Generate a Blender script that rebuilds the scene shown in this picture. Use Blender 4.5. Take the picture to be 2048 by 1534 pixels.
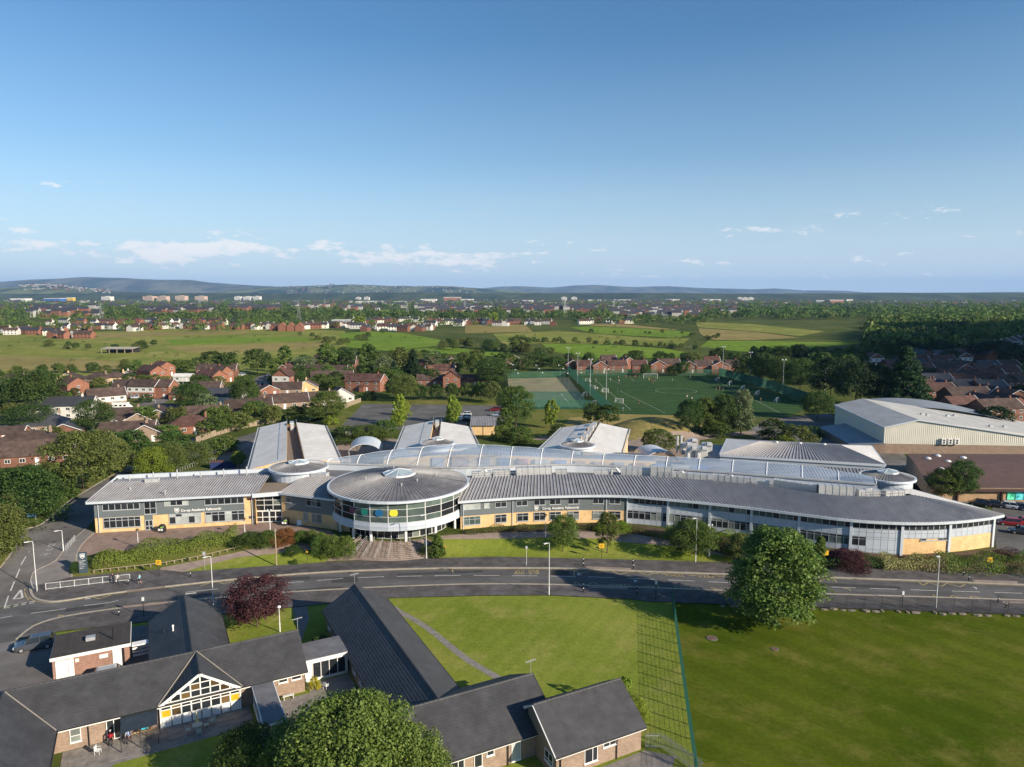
import bpy,bmesh,math,random
import numpy as np
from mathutils import Vector,Matrix
for o in list(bpy.data.objects): bpy.data.objects.remove(o)
SC = bpy.context.scene
COL = SC.collection
F_PX,CAM_H,HORIZON = 1419.0,45.0,590.0
TILT = math.atan((767 - HORIZON) / F_PX)
cam_d = bpy.data.cameras.new('camera');cam = bpy.data.objects.new('camera',cam_d);COL.objects.link(cam)
cam_d.sensor_width = 36;cam_d.lens = 36 * F_PX / 2048;cam_d.clip_end = 60000;cam_d.clip_start = 0.5
cam.location = (0,0,CAM_H);cam.rotation_euler = (math.pi / 2 - TILT,0,0)
SC.camera = cam
SUN_EL = math.radians(22.5);SUN_DIR = Vector((0.84,-0.54,0)).normalized()
SUN_AZ = math.atan2(SUN_DIR.x,SUN_DIR.y)
sd = bpy.data.lights.new('sun','SUN');sun = bpy.data.objects.new('sun',sd);COL.objects.link(sun)
sd.energy = 4.2;sd.angle = math.radians(0.6);sd.color = (1.0,0.88,0.71)
v = Vector((SUN_DIR.x * math.cos(SUN_EL),SUN_DIR.y * math.cos(SUN_EL),math.sin(SUN_EL)))
sun.rotation_euler = v.to_track_quat('Z','Y').to_euler();sun.location = v * 300
SC.view_settings.view_transform = 'Standard';SC.view_settings.look = 'None'
SC.view_settings.exposure = 0.9;SC.view_settings.gamma = 1.0;SC.view_settings.use_curve_mapping = False
SC.cycles.max_bounces = 5;SC.cycles.diffuse_bounces = 2;SC.cycles.glossy_bounces = 2
SC.cycles.transmission_bounces = 4;SC.cycles.transparent_max_bounces = 10;SC.cycles.volume_bounces = 0
SC.cycles.caustics_reflective = False;SC.cycles.caustics_refractive = False
world = bpy.data.worlds.new('World');SC.world = world;world.use_nodes = True
CLOUD_SEED = 1.3
def build_world():
 nt = world.node_tree;N = nt.nodes;L = nt.links
 N.clear()
 out = N.new('ShaderNodeOutputWorld');bg = N.new('ShaderNodeBackground');bg.inputs['Strength'].default_value = 0.072
 sky = N.new('ShaderNodeTexSky');sky.sky_type = 'NISHITA';sky.sun_disc = False
 sky.sun_elevation = SUN_EL;sky.sun_rotation = SUN_AZ;sky.altitude = 60
 sky.air_density = 1.0;sky.dust_density = 0.3;sky.ozone_density = 3.5
 hs = N.new('ShaderNodeHueSaturation');hs.inputs['Saturation'].default_value = 1.15;hs.inputs['Hue'].default_value = .497;hs.inputs['Value'].default_value = 1.0
 L.new(sky.outputs[0],hs.inputs['Color'])
 tc = N.new('ShaderNodeTexCoord');sep = N.new('ShaderNodeSeparateXYZ');L.new(tc.outputs['Generated'],sep.inputs[0])
 def math_(op,a,b=None,clamp=False):
  n = N.new('ShaderNodeMath');n.operation = op;n.use_clamp = clamp
  for i,q in enumerate((a,b)):
   if q is None: continue
   if isinstance(q,(int,float)): n.inputs[i].default_value = q
   else: L.new(q,n.inputs[i])
  return n.outputs[0]
 Z = sep.outputs['Z'];az = math_('ADD',math_('ARCTAN2',sep.outputs['X'],sep.outputs['Y']),.2)
 def noise(kx,kz,off,det,rough=.6):
  c = N.new('ShaderNodeCombineXYZ');L.new(math_('MULTIPLY',az,kx),c.inputs[0]);L.new(math_('MULTIPLY',Z,kz),c.inputs[1]);c.inputs[2].default_value = off
  n = N.new('ShaderNodeTexNoise');n.inputs['Scale'].default_value = 1;n.inputs['Detail'].default_value = det;n.inputs['Roughness'].default_value = rough;L.new(c.outputs[0],n.inputs['Vector']);return n.outputs[0]
 def ramp(x,*st):
  r = N.new('ShaderNodeValToRGB');L.new(x,r.inputs[0]);e = r.color_ramp.elements
  e[0].position,e[1].position = st[0][0],st[-1][0];e[0].color = (st[0][1],) * 3 + (1,);e[1].color = (st[-1][1],) * 3 + (1,)
  for p,v_ in st[1:-1]: k = e.new(p);k.color = (v_,) * 3 + (1,)
  return r.outputs[0]
 puff = noise(30,85,CLOUD_SEED,8,.6);group = noise(3.1,26,CLOUD_SEED + 3.7,2,.5)
 band = ramp(Z,(.0,0.),(.018,.55),(.05,1.),(.085,.75),(.13,.25),(.22,.0),(.45,.0))
 m = math_('ADD',puff,math_('MULTIPLY',math_('SUBTRACT',group,.5),1.15));m = math_('ADD',m,math_('MULTIPLY',math_('SUBTRACT',band,1.),.34))
 m = math_('MULTIPLY',ramp(m,(.575,0.),(.63,.55),(.72,1.)),.8)
 thin = math_('MULTIPLY',ramp(noise(5,60,CLOUD_SEED + 9,5,.65),(.52,0.),(.75,.3)),ramp(Z,(0.,.6),(.06,1.),(.16,.0)))
 veil = ramp(Z,(0.,.97),(.03,.86),(.09,.48),(.18,.16),(.32,0.))
 def mix(f,a,bb):
  x = N.new('ShaderNodeMixRGB');L.new(f,x.inputs[0]);L.new(a,x.inputs[1]);x.inputs[2].default_value = (*bb,1);return x.outputs[0]
 q = 1 / (0.072 * 2 ** .9)
 col = mix(veil,hs.outputs[0],(.62 * q,.76 * q,.91 * q));col = mix(thin,col,(.68 * q,.74 * q,.82 * q));col = mix(m,col,(1.02 * q,1.0 * q,1.0 * q))
 L.new(col,bg.inputs[0]);L.new(bg.outputs[0],out.inputs[0])
build_world()
ct,st = math.cos(TILT),math.sin(TILT)
YK = [(-300,60),(-110,92),(-73,102.5),(-48.2,112.3),(-27.6,116.3),(-5.5,118.4),(19.5,117.9),(40.2,115.1),(83.2,110.6),(200,98),(400,80)]
LK = [(-300,24),(-75,20),(-48,11),(-30,6),(-9,7),(20,10),(48,4.5),(90,4.5),(400,10)]
def lerp(tab,x):
 return float(np.interp(x,[t[0] for t in tab],[t[1] for t in tab]))
MOUND = (45.0,224.0,17.0,15.0,4.5)
def gz(x,y):
 s = (y - lerp(YK,x)) / lerp(LK,x)
 s = min(1.0,max(0.0,s));z = 1.5 * s * s * (3 - 2 * s)
 dx,dy = (x - MOUND[0]) / MOUND[2],(y - MOUND[1]) / MOUND[3];r = dx * dx + dy * dy
 if r < 1: z += MOUND[4] * (1 - r) ** 1.4
 return z
def P(px,py,z=0.0):
 a = (px - 1024) / F_PX;b = (767 - py) / F_PX
 dz = -st + b * ct
 t = (z - CAM_H) / dz
 return Vector((a * t,(ct + b * st) * t,z))
def G(px,py):
 z = 1.0
 for _ in range(6):
  p = P(px,py,z);z = gz(p.x,p.y)
 return P(px,py,z)
def tag(o,label=None,cat=None,group=None,kind=None):
 if label: o['label'] = label
 if cat: o['category'] = cat
 if group: o['group'] = group
 if kind: o['kind'] = kind
 return o
def thing(name,label,cat,loc=(0,0,0),rz=0.0,group=None):
 o = bpy.data.objects.new(name,None);COL.objects.link(o)
 o.location = loc;o.rotation_euler = (0,0,rz);o.empty_display_size = 0.5
 return tag(o,label,cat,group)
def link(name,me,parent=None,loc=None,rz=None,scale=None):
 o = bpy.data.objects.new(name,me);COL.objects.link(o)
 if parent is not None: o.parent = parent
 if loc is not None: o.location = loc
 if rz is not None: o.rotation_euler = (0,0,rz)
 if scale is not None: o.scale = scale if hasattr(scale,'__len__') else (scale,) * 3
 return o
def copy_tree(o,parent=None):
 c = o.copy();COL.objects.link(c);c.parent = parent
 for ch in o.children: copy_tree(ch,c)
 return c
class MB:
 def __init__(s): s.v = [];s.f = [];s.m = [];s.mi = 0
 def add(s,vs,fs):
  n = len(s.v);s.v += [tuple(q) for q in vs]
  for f in fs: s.f.append(tuple(i + n for i in f));s.m.append(s.mi)
  return s
 def poly(s,*ps): return s.add(ps,[tuple(range(len(ps)))])
 def box(s,x0,x1,y0,y1,z0,z1):
  return s.add([(x0,y0,z0),(x1,y0,z0),(x1,y1,z0),(x0,y1,z0),(x0,y0,z1),(x1,y0,z1),(x1,y1,z1),(x0,y1,z1)],
                     [(3,2,1,0),(4,5,6,7),(0,1,5,4),(1,2,6,5),(2,3,7,6),(3,0,4,7)])
 def obox(s,c,d,l,w,z0,z1):
  d = Vector((d[0],d[1])).normalized();n = Vector((-d.y,d.x));c = Vector((c[0],c[1]))
  q = [c + d * (l / 2 * a) + n * (w / 2 * b) for a,b in ((-1,-1),(1,-1),(1,1),(-1,1))]
  return s.prism([(p.x,p.y) for p in q],z0,z1)
 def prism(s,poly,z0,z1):
  n = len(poly);vs = [(p[0],p[1],z0) for p in poly] + [(p[0],p[1],z1) for p in poly]
  fs = [tuple(range(n - 1,-1,-1)),tuple(range(n,2 * n))] + [(i,(i + 1) % n,n + (i + 1) % n,n + i) for i in range(n)]
  return s.add(vs,fs)
 def ring(s,c0,c1,r0,r1,n=12,caps=True):
  c0 = Vector(c0);c1 = Vector(c1);d = (c1 - c0).normalized()
  a = d.orthogonal().normalized();b = d.cross(a)
  vs = []
  for c,r in ((c0,r0),(c1,r1)):
   for i in range(n):
    t = 2 * math.pi * i / n;vs.append(c + a * (r * math.cos(t)) + b * (r * math.sin(t)))
  fs = [(i,(i + 1) % n,n + (i + 1) % n,n + i) for i in range(n)]
  if caps: fs += [tuple(range(n - 1,-1,-1)),tuple(range(n,2 * n))]
  return s.add(vs,fs)
 def tube(s,pts,r,n=6):
  pts = [Vector(p) for p in pts]
  for i in range(len(pts) - 1):
   ra = r if not hasattr(r,'__len__') else r[i];rb = r if not hasattr(r,'__len__') else r[i + 1]
   s.ring(pts[i],pts[i + 1],ra,rb,n)
  return s
 def ball(s,c,r,n=8,m=5):
  rx,ry,rz = r if hasattr(r,'__len__') else (r,r,r)
  vs = [(c[0],c[1],c[2] - rz)]
  for j in range(1,m):
   t = math.pi * j / m
   for i in range(n):
    u = 2 * math.pi * i / n
    vs.append((c[0] + rx * math.sin(t) * math.cos(u),c[1] + ry * math.sin(t) * math.sin(u),c[2] - rz * math.cos(t)))
  vs.append((c[0],c[1],c[2] + rz));top = len(vs) - 1
  fs = [(0,1 + (i + 1) % n,1 + i) for i in range(n)]
  for j in range(m - 2):
   for i in range(n):
    a = 1 + j * n + i;b = 1 + j * n + (i + 1) % n;fs.append((a,b,b + n,a + n))
  k = 1 + (m - 2) * n
  fs += [(k + i,k + (i + 1) % n,top) for i in range(n)]
  return s.add(vs,fs)
 def mesh(s,name,mats,smooth=False):
  me = bpy.data.meshes.new(name);me.from_pydata(s.v,[],s.f)
  for m in (mats if isinstance(mats,(list,tuple)) else [mats]): me.materials.append(m)
  if any(s.m): me.polygons.foreach_set('material_index',s.m)
  if smooth: me.polygons.foreach_set('use_smooth',[True] * len(s.f))
  me.update();return me
 def build(s,name,mats,parent=None,smooth=False,**kw):
  return link(name,s.mesh(name,mats,smooth),parent,**kw)
def mat(name,col,rough=0.8,var=0.12,scale=0.5,bump=0.0,bscale=None,metal=0.0,spec=0.3,col2=None,detail=6,coord='pos',stretch=(1,1,1),rnd=0.0,ramp=(0.3,0.7),coat=0.0,dirt=None):
 m = bpy.data.materials.new(name);m.use_nodes = True
 nt = m.node_tree;N = nt.nodes;L = nt.links;b = N['Principled BSDF']
 b.inputs['Roughness'].default_value = rough;b.inputs['Metallic'].default_value = metal
 b.inputs['Specular IOR Level'].default_value = spec
 if coat: b.inputs['Coat Weight'].default_value = coat
 if coord == 'pos':
  g = N.new('ShaderNodeNewGeometry');src = g.outputs['Position']
 else:
  g = N.new('ShaderNodeTexCoord');src = g.outputs['Object']
 mp = N.new('ShaderNodeMapping');mp.inputs['Scale'].default_value = stretch;L.new(src,mp.inputs[0])
 nz = N.new('ShaderNodeTexNoise');nz.inputs['Scale'].default_value = scale;nz.inputs['Detail'].default_value = detail;nz.inputs['Roughness'].default_value = 0.62
 L.new(mp.outputs[0],nz.inputs['Vector'])
 rp = N.new('ShaderNodeValToRGB');L.new(nz.outputs[0],rp.inputs[0])
 c = Vector(col)
 a1 = col2 if col2 else tuple(c * (1 + var));a0 = col if col2 else tuple(c * (1 - var))
 rp.color_ramp.elements[0].position = ramp[0];rp.color_ramp.elements[0].color = (*a0,1)
 rp.color_ramp.elements[1].position = ramp[1];rp.color_ramp.elements[1].color = (*a1,1)
 out = rp.outputs[0]
 if dirt:
  m3 = N.new('ShaderNodeMapping');m3.inputs['Scale'].default_value = dirt[2];L.new(src,m3.inputs[0])
  n3 = N.new('ShaderNodeTexNoise');n3.inputs['Scale'].default_value = dirt[1];n3.inputs['Detail'].default_value = 8;n3.inputs['Roughness'].default_value = .7;L.new(m3.outputs[0],n3.inputs['Vector'])
  r3 = N.new('ShaderNodeValToRGB');L.new(n3.outputs[0],r3.inputs[0]);r3.color_ramp.elements[0].position = .38;r3.color_ramp.elements[1].position = .62
  r3.color_ramp.elements[0].color = (1 - dirt[0],1 - dirt[0] * 1.05,1 - dirt[0] * 1.15,1);r3.color_ramp.elements[1].color = (1 + dirt[0] * .5,) * 3 + (1,)
  x3 = N.new('ShaderNodeMixRGB');x3.blend_type = 'MULTIPLY';x3.inputs[0].default_value = 1;L.new(out,x3.inputs[1]);L.new(r3.outputs[0],x3.inputs[2]);out = x3.outputs[0]
 if rnd:
  oi = N.new('ShaderNodeObjectInfo');hv = N.new('ShaderNodeHueSaturation')
  mr = N.new('ShaderNodeMapRange');mr.inputs[3].default_value = 1 - rnd;mr.inputs[4].default_value = 1 + rnd
  L.new(oi.outputs['Random'],mr.inputs[0]);L.new(mr.outputs[0],hv.inputs['Value']);L.new(out,hv.inputs['Color']);out = hv.outputs[0]
 L.new(out,b.inputs['Base Color'])
 if bump:
  n2 = N.new('ShaderNodeTexNoise');n2.inputs['Scale'].default_value = bscale or scale * 6;n2.inputs['Detail'].default_value = 4;L.new(mp.outputs[0],n2.inputs['Vector'])
  bp = N.new('ShaderNodeBump');bp.inputs['Strength'].default_value = bump;bp.inputs['Distance'].default_value = 0.1
  L.new(n2.outputs[0],bp.inputs['Height']);L.new(bp.outputs[0],b.inputs['Normal'])
 return m
def leaf_mat(name,c0,c1,rnd=0.18,trans=0.35,gloss=0.6):
 m = bpy.data.materials.new(name);m.use_nodes = True
 nt = m.node_tree;N = nt.nodes;L = nt.links;b = N['Principled BSDF'];out = N['Material Output']
 g = N.new('ShaderNodeNewGeometry');rp = N.new('ShaderNodeValToRGB');L.new(g.outputs['Random Per Island'],rp.inputs[0])
 rp.color_ramp.elements[0].color = (*c0,1);rp.color_ramp.elements[1].color = (*c1,1)
 oi = N.new('ShaderNodeObjectInfo');hv = N.new('ShaderNodeHueSaturation')
 mr = N.new('ShaderNodeMapRange');mr.inputs[3].default_value = 1 - rnd;mr.inputs[4].default_value = 1 + rnd
 L.new(oi.outputs['Random'],mr.inputs[0]);L.new(mr.outputs[0],hv.inputs['Value']);L.new(rp.outputs[0],hv.inputs['Color'])
 mr2 = N.new('ShaderNodeMapRange');mr2.inputs[3].default_value = 0.485;mr2.inputs[4].default_value = 0.515
 ms = N.new('ShaderNodeMath');ms.operation = 'FRACT';mm = N.new('ShaderNodeMath');mm.operation = 'MULTIPLY';mm.inputs[1].default_value = 7.3
 L.new(oi.outputs['Random'],mm.inputs[0]);L.new(mm.outputs[0],ms.inputs[0]);L.new(ms.outputs[0],mr2.inputs[0]);L.new(mr2.outputs[0],hv.inputs['Hue'])
 L.new(hv.outputs[0],b.inputs['Base Color']);b.inputs['Roughness'].default_value = gloss;b.inputs['Specular IOR Level'].default_value = 0.2
 tr = N.new('ShaderNodeBsdfTranslucent');L.new(hv.outputs[0],tr.inputs[0]);mx = N.new('ShaderNodeMixShader');mx.inputs[0].default_value = trans
 L.new(b.outputs[0],mx.inputs[1]);L.new(tr.outputs[0],mx.inputs[2]);L.new(mx.outputs[0],out.inputs[0])
 return m
def grass_mat(name,c0,c1,c2,stripe=0.0,sdir=0.6,swid=3.0,big=0.03,fine=1.6,tuft=9.0,bump=0.6):
 m = bpy.data.materials.new(name);m.use_nodes = True
 nt = m.node_tree;N = nt.nodes;L = nt.links;b = N['Principled BSDF']
 b.inputs['Roughness'].default_value = 0.95;b.inputs['Specular IOR Level'].default_value = 0.02
 g = N.new('ShaderNodeNewGeometry')
 def noise(sc,det,rough=0.6):
  n = N.new('ShaderNodeTexNoise');n.inputs['Scale'].default_value = sc;n.inputs['Detail'].default_value = det;n.inputs['Roughness'].default_value = rough
  L.new(g.outputs['Position'],n.inputs['Vector']);return n.outputs[0]
 def ramp(x,p0,p1,a,bb):
  r = N.new('ShaderNodeValToRGB');L.new(x,r.inputs[0]);r.color_ramp.elements[0].position = p0;r.color_ramp.elements[1].position = p1
  r.color_ramp.elements[0].color = (*a,1);r.color_ramp.elements[1].color = (*bb,1);return r.outputs[0]
 def mix(f,a,bb,bt='MIX'):
  x = N.new('ShaderNodeMixRGB');x.blend_type = bt
  for i,q in enumerate((f,a,bb)):
   if isinstance(q,(int,float)): x.inputs[i].default_value = q
   elif isinstance(q,tuple): x.inputs[i].default_value = (*q,1)
   else: L.new(q,x.inputs[i])
  return x.outputs[0]
 col = ramp(noise(big,5),.35,.65,c0,c1)
 dry = ramp(noise(big * 2.7,6,.7),.5,.72,(0,0,0),(1,1,1))
 col = mix(dry,col,c2)
 col = mix(0.55,col,ramp(noise(fine,5,.7),.25,.75,(.52,.55,.5),(1.35,1.35,1.25)),'MULTIPLY')
 col = mix(0.6,col,ramp(noise(tuft,3,.7),.3,.7,(.55,.6,.5),(1.4,1.35,1.3)),'MULTIPLY')
 if stripe:
  mp = N.new('ShaderNodeMapping');mp.inputs['Rotation'].default_value = (0,0,sdir);L.new(g.outputs['Position'],mp.inputs[0])
  w = N.new('ShaderNodeTexWave');w.inputs['Scale'].default_value = 0.314 / swid * 1.0;w.inputs['Distortion'].default_value = 2.5;w.inputs['Detail'].default_value = 2;w.inputs['Detail Scale'].default_value = 0.4
  L.new(mp.outputs[0],w.inputs['Vector'])
  col = mix(stripe,col,ramp(w.outputs[0],.35,.65,(.7,.72,.68),(1.25,1.25,1.2)),'MULTIPLY')
 L.new(col,b.inputs['Base Color'])
 bp = N.new('ShaderNodeBump');bp.inputs['Strength'].default_value = bump;bp.inputs['Distance'].default_value = 0.15;L.new(noise(tuft * .7,4,.7),bp.inputs['Height']);L.new(bp.outputs[0],b.inputs['Normal'])
 return m
def glass_mat(name,col,rough=0.06,rnd=0.35,spec=0.6):
 m = mat(name,col,rough,0.25,0.6,spec=spec,rnd=rnd);return m
def brick_mat(name,c0,c1,mortar,sc=1.0):
 m = bpy.data.materials.new(name);m.use_nodes = True
 nt = m.node_tree;N = nt.nodes;L = nt.links;b = N['Principled BSDF'];b.inputs['Roughness'].default_value = 0.88;b.inputs['Specular IOR Level'].default_value = 0.2
 tc = N.new('ShaderNodeTexCoord');sp = N.new('ShaderNodeSeparateXYZ');L.new(tc.outputs['Object'],sp.inputs[0])
 ad = N.new('ShaderNodeMath');L.new(sp.outputs[0],ad.inputs[0]);L.new(sp.outputs[1],ad.inputs[1])
 cb = N.new('ShaderNodeCombineXYZ');L.new(ad.outputs[0],cb.inputs[0]);L.new(sp.outputs[2],cb.inputs[1])
 br = N.new('ShaderNodeTexBrick');L.new(cb.outputs[0],br.inputs['Vector']);br.inputs['Scale'].default_value = sc
 br.inputs['Brick Width'].default_value = 0.3;br.inputs['Row Height'].default_value = 0.1;br.inputs['Mortar Size'].default_value = 0.012
 br.inputs['Color1'].default_value = (*c0,1);br.inputs['Color2'].default_value = (*c1,1);br.inputs['Mortar'].default_value = (*mortar,1)
 nz = N.new('ShaderNodeTexNoise');nz.inputs['Scale'].default_value = 0.7;nz.inputs['Detail'].default_value = 8;nz.inputs['Roughness'].default_value = .7;L.new(tc.outputs['Object'],nz.inputs['Vector'])
 rp = N.new('ShaderNodeValToRGB');L.new(nz.outputs[0],rp.inputs[0]);rp.color_ramp.elements[0].position = .3;rp.color_ramp.elements[1].position = .7
 rp.color_ramp.elements[0].color = (.78,.78,.78,1);rp.color_ramp.elements[1].color = (1.15,1.15,1.15,1)
 mx = N.new('ShaderNodeMixRGB');mx.blend_type = 'MULTIPLY';mx.inputs[0].default_value = 1;L.new(br.outputs[0],mx.inputs[1]);L.new(rp.outputs[0],mx.inputs[2])
 L.new(mx.outputs[0],b.inputs['Base Color'])
 return m
M = {}
M['asphalt'] = mat('asphalt',(0.112,0.108,0.107),0.9,0.2,0.35,bump=0.15,bscale=20,detail=9,dirt=(.3,.16,(.5,2.2,1)))
M['asphalt_old'] = mat('worn_asphalt',(0.16,0.148,0.14),0.92,0.15,0.3,bump=0.1,bscale=15,detail=9,dirt=(.3,.12,(1,1,1)))
M['pavement'] = mat('pavement_tarmac',(0.105,0.095,0.093),0.92,0.2,0.6,detail=9,dirt=(.25,.3,(1,1,1)))
M['pavement_pale'] = mat('pale_pavement',(0.20,0.18,0.165),0.92,0.18,0.6,detail=9)
M['carpark'] = mat('car_park_asphalt',(0.125,0.12,0.113),0.92,0.2,0.15,detail=9,dirt=(.3,.1,(1,1,1)))
M['kerb'] = mat('kerb_concrete',(0.36,0.32,0.26),0.85,0.2,1.2)
M['white_paint'] = mat('white_road_paint',(0.55,0.53,0.49),0.7,0.3,2.5,detail=9)
M['yellow_paint'] = mat('yellow_road_paint',(0.42,0.33,0.15),0.75,0.3,2.0,detail=9)
M['paving_red'] = mat('red_block_paving',(0.26,0.185,0.15),0.9,0.2,0.8,detail=10,dirt=(.15,.3,(1,1,1)))
M['paving_pink'] = mat('pinkish_path',(0.29,0.222,0.18),0.9,0.2,0.7,detail=10)
M['slab'] = mat('concrete_slabs',(0.22,0.20,0.18),0.9,0.3,1.2,detail=9)
M['lawn'] = grass_mat('mown_lawn',(0.165,0.212,0.03),(0.24,0.27,0.05),(0.3,0.285,0.085),0.1,0.5,2.2,0.06)
M['field_lawn'] = grass_mat('playing_field_grass',(0.056,0.088,0.006),(0.105,0.128,0.013),(0.165,0.152,0.036),0.22,-0.75,4.5,0.055)
M['bank'] = grass_mat('rough_grass_bank',(0.10,0.13,0.025),(0.17,0.17,0.05),(0.25,0.2,0.08),0,0,1,0.06)
M['meadow'] = grass_mat('meadow_grass',(0.16,0.195,0.04),(0.25,0.25,0.065),(0.36,0.31,0.12),0,0,1,0.012,0.09,0.7,0.3)
M['pasture'] = grass_mat('bright_pasture',(0.135,0.215,0.028),(0.175,0.26,0.035),(0.2,0.25,0.055),0.12,0.2,9,0.01,0.07,0.8,0.3)
M['hay'] = grass_mat('dry_hay_grass',(0.24,0.20,0.075),(0.33,0.26,0.11),(0.22,0.2,0.07),0,0,1,0.012,0.08,0.7,0.3)
M['ground'] = grass_mat('rough_ground',(0.06,0.085,0.022),(0.10,0.12,0.035),(0.15,0.14,0.06),0,0,1,0.008,0.05,0.6,0.3)
M['turf'] = grass_mat('artificial_turf',(0.04,0.085,0.035),(0.055,0.10,0.04),(0.05,0.08,0.035),0.35,1.57,6,0.03,0.2,1.2,0.1)
M['green_court'] = mat('green_court',(0.085,0.16,0.085),0.85,0.15,0.2)
M['sand_court'] = mat('worn_sandy_court',(0.24,0.215,0.12),0.9,0.25,0.12,detail=8)
M['soil'] = mat('mulch_soil',(0.09,0.06,0.04),0.95,0.3,1.0)
M['zinc'] = mat('grey_metal_roof',(0.25,0.25,0.262),0.5,0.14,0.5,spec=0.45,dirt=(.22,.35,(2.5,.5,1)))
M['zinc_seam'] = mat('roof_seam',(0.36,0.34,0.33),0.5,0.12,0.5,spec=0.45)
M['roof_hall'] = mat('pale_sheet_hall_roof',(0.47,0.46,0.43),0.75,0.08,0.25,detail=8,dirt=(.12,.15,(2,.5,1)))
M['zinc_dark'] = mat('weathered_metal_roof',(0.165,0.155,0.155),0.5,0.14,0.5,spec=0.45,dirt=(.3,.3,(1,1,1)))
M['roof_pale'] = mat('pale_membrane_roof',(0.66,0.64,0.60),0.7,0.06,0.25,detail=8,dirt=(.1,.2,(2,.6,1)))
M['roof_blue'] = mat('bluish_grey_roof',(0.24,0.265,0.29),0.6,0.12,0.25,detail=8)
M['fascia'] = mat('pale_blue_grey_fascia',(0.52,0.56,0.60),0.45,0.06,0.4,spec=0.4)
M['panel'] = mat('pale_grey_cladding',(0.46,0.50,0.55),0.5,0.06,0.4,rnd=0.05)
M['panel_dark'] = mat('slate_grey_cladding',(0.135,0.155,0.16),0.55,0.08,0.3)
M['buff'] = brick_mat('buff_brick',(0.66,0.42,0.185),(0.76,0.5,0.235),(0.66,0.5,0.3))
M['redbrick'] = brick_mat('orange_red_brick',(0.235,0.088,0.052),(0.30,0.115,0.068),(0.25,0.16,0.12))
M['darkbrick'] = brick_mat('dark_red_brick',(0.165,0.068,0.045),(0.21,0.088,0.058),(0.2,0.13,0.1))
M['brownbrick'] = brick_mat('mottled_brown_brick',(0.24,0.155,0.11),(0.33,0.23,0.165),(0.32,0.27,0.22))
M['white_render'] = mat('white_render',(0.6,0.58,0.54),0.8,0.06,0.4)
M['cream'] = mat('cream_cladding',(0.80,0.76,0.65),0.6,0.05,0.3,dirt=(.08,.3,(1,1,.3)))
M['white'] = mat('white_gloss_paint',(0.78,0.77,0.74),0.4,0.05,0.6,spec=0.5)
M['white_post'] = mat('white_metal',(0.66,0.66,0.65),0.4,0.06,0.6,spec=0.5)
M['galv'] = mat('galvanised_steel',(0.42,0.43,0.44),0.45,0.12,1.5,metal=0.3,spec=0.5)
M['duct'] = mat('ductwork_metal',(0.52,0.52,0.51),0.4,0.14,0.8,metal=0.25,spec=0.5)
M['black'] = mat('black_paint',(0.018,0.018,0.02),0.5,0.2,1.0)
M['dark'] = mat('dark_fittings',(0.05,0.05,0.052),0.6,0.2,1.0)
M['greenpaint'] = mat('green_fence_paint',(0.03,0.12,0.085),0.5,0.1,1.0)
M['tile_grey'] = mat('grey_concrete_tile',(0.061,0.061,0.065),0.58,0.16,1.3,bump=0.3,bscale=9,detail=10,spec=0.3,dirt=(.2,.45,(1,1,1)))
M['tile_brown'] = mat('brown_concrete_tile',(0.080,0.054,0.045),0.85,0.2,0.6,detail=9,rnd=0.25,dirt=(.3,.3,(1,1,1)))
M['tile_red'] = mat('red_brown_tile',(0.095,0.05,0.04),0.85,0.2,0.6,detail=9,rnd=0.2,dirt=(.3,.3,(1,1,1)))
M['slate'] = mat('dark_slate',(0.05,0.052,0.06),0.6,0.2,0.6,detail=9,rnd=0.2)
M['felt'] = mat('dark_roofing_felt',(0.055,0.048,0.043),0.85,0.3,0.9,detail=9,stretch=(1,1,1))
M['felt_grey'] = mat('grey_roofing_felt',(0.15,0.15,0.16),0.7,0.25,0.7,detail=9)
M['glass'] = glass_mat('dark_window_glass',(0.022,0.026,0.03))
M['glass_green'] = glass_mat('greenish_blind_glass',(0.085,0.115,0.105),0.12,0.3)
M['glass_pale'] = glass_mat('window_with_pale_blind',(0.40,0.43,0.41),0.25,0.2)
M['glass_mid'] = glass_mat('window_with_curtain',(0.18,0.20,0.18),0.15,0.35)
M['bark'] = mat('bark',(0.10,0.075,0.055),0.95,0.3,3.0,coord='obj')
M['wood'] = mat('weathered_wood',(0.32,0.25,0.17),0.9,0.25,2.0)
M['fencewood'] = mat('fence_timber',(0.27,0.215,0.15),0.9,0.25,1.5)
M['yellow'] = mat('yellow_sign',(0.80,0.46,0.02),0.5,0.04,1.0)
M['blue_sign'] = mat('blue_sign',(0.12,0.35,0.62),0.5,0.04,1.0)
M['sign_slate'] = mat('slate_blue_sign',(0.05,0.075,0.095),0.5,0.05,1.0)
# ================================================================ GROUND
def axis(fine0,fine1,step,far0,far1):
 a = list(np.arange(fine0,fine1 + .01,step));g = step * 1.6;x = fine1
 while x < far1: x += g;g *= 1.5;a.append(x)
 g = step * 1.6;x = fine0;pre = []
 while x > far0: x -= g;g *= 1.5;pre.append(x)
 return pre[::-1] + a
GX = axis(-112,112,2,-16000,16000);GY = axis(88,242,1.0,-400,26000)
mb = MB();nx,ny = len(GX),len(GY)
mb.v = [(x,y,gz(x,y)) for y in GY for x in GX]
mb.f = [(j * nx + i,j * nx + i + 1,(j + 1) * nx + i + 1,(j + 1) * nx + i) for j in range(ny - 1) for i in range(nx - 1)];mb.m = [0] * len(mb.f)
tag(mb.build('ground',M['ground']),kind='structure')
def densify(pts,step=4.0):
 out = []
 for i in range(len(pts)):
  a = Vector(pts[i][:2]);b = Vector(pts[(i + 1) % len(pts)][:2]);n = max(1,int((b - a).length / step))
  out += [a + (b - a) * (k / n) for k in range(n)]
 return out
SHEETN = [0]
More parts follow.
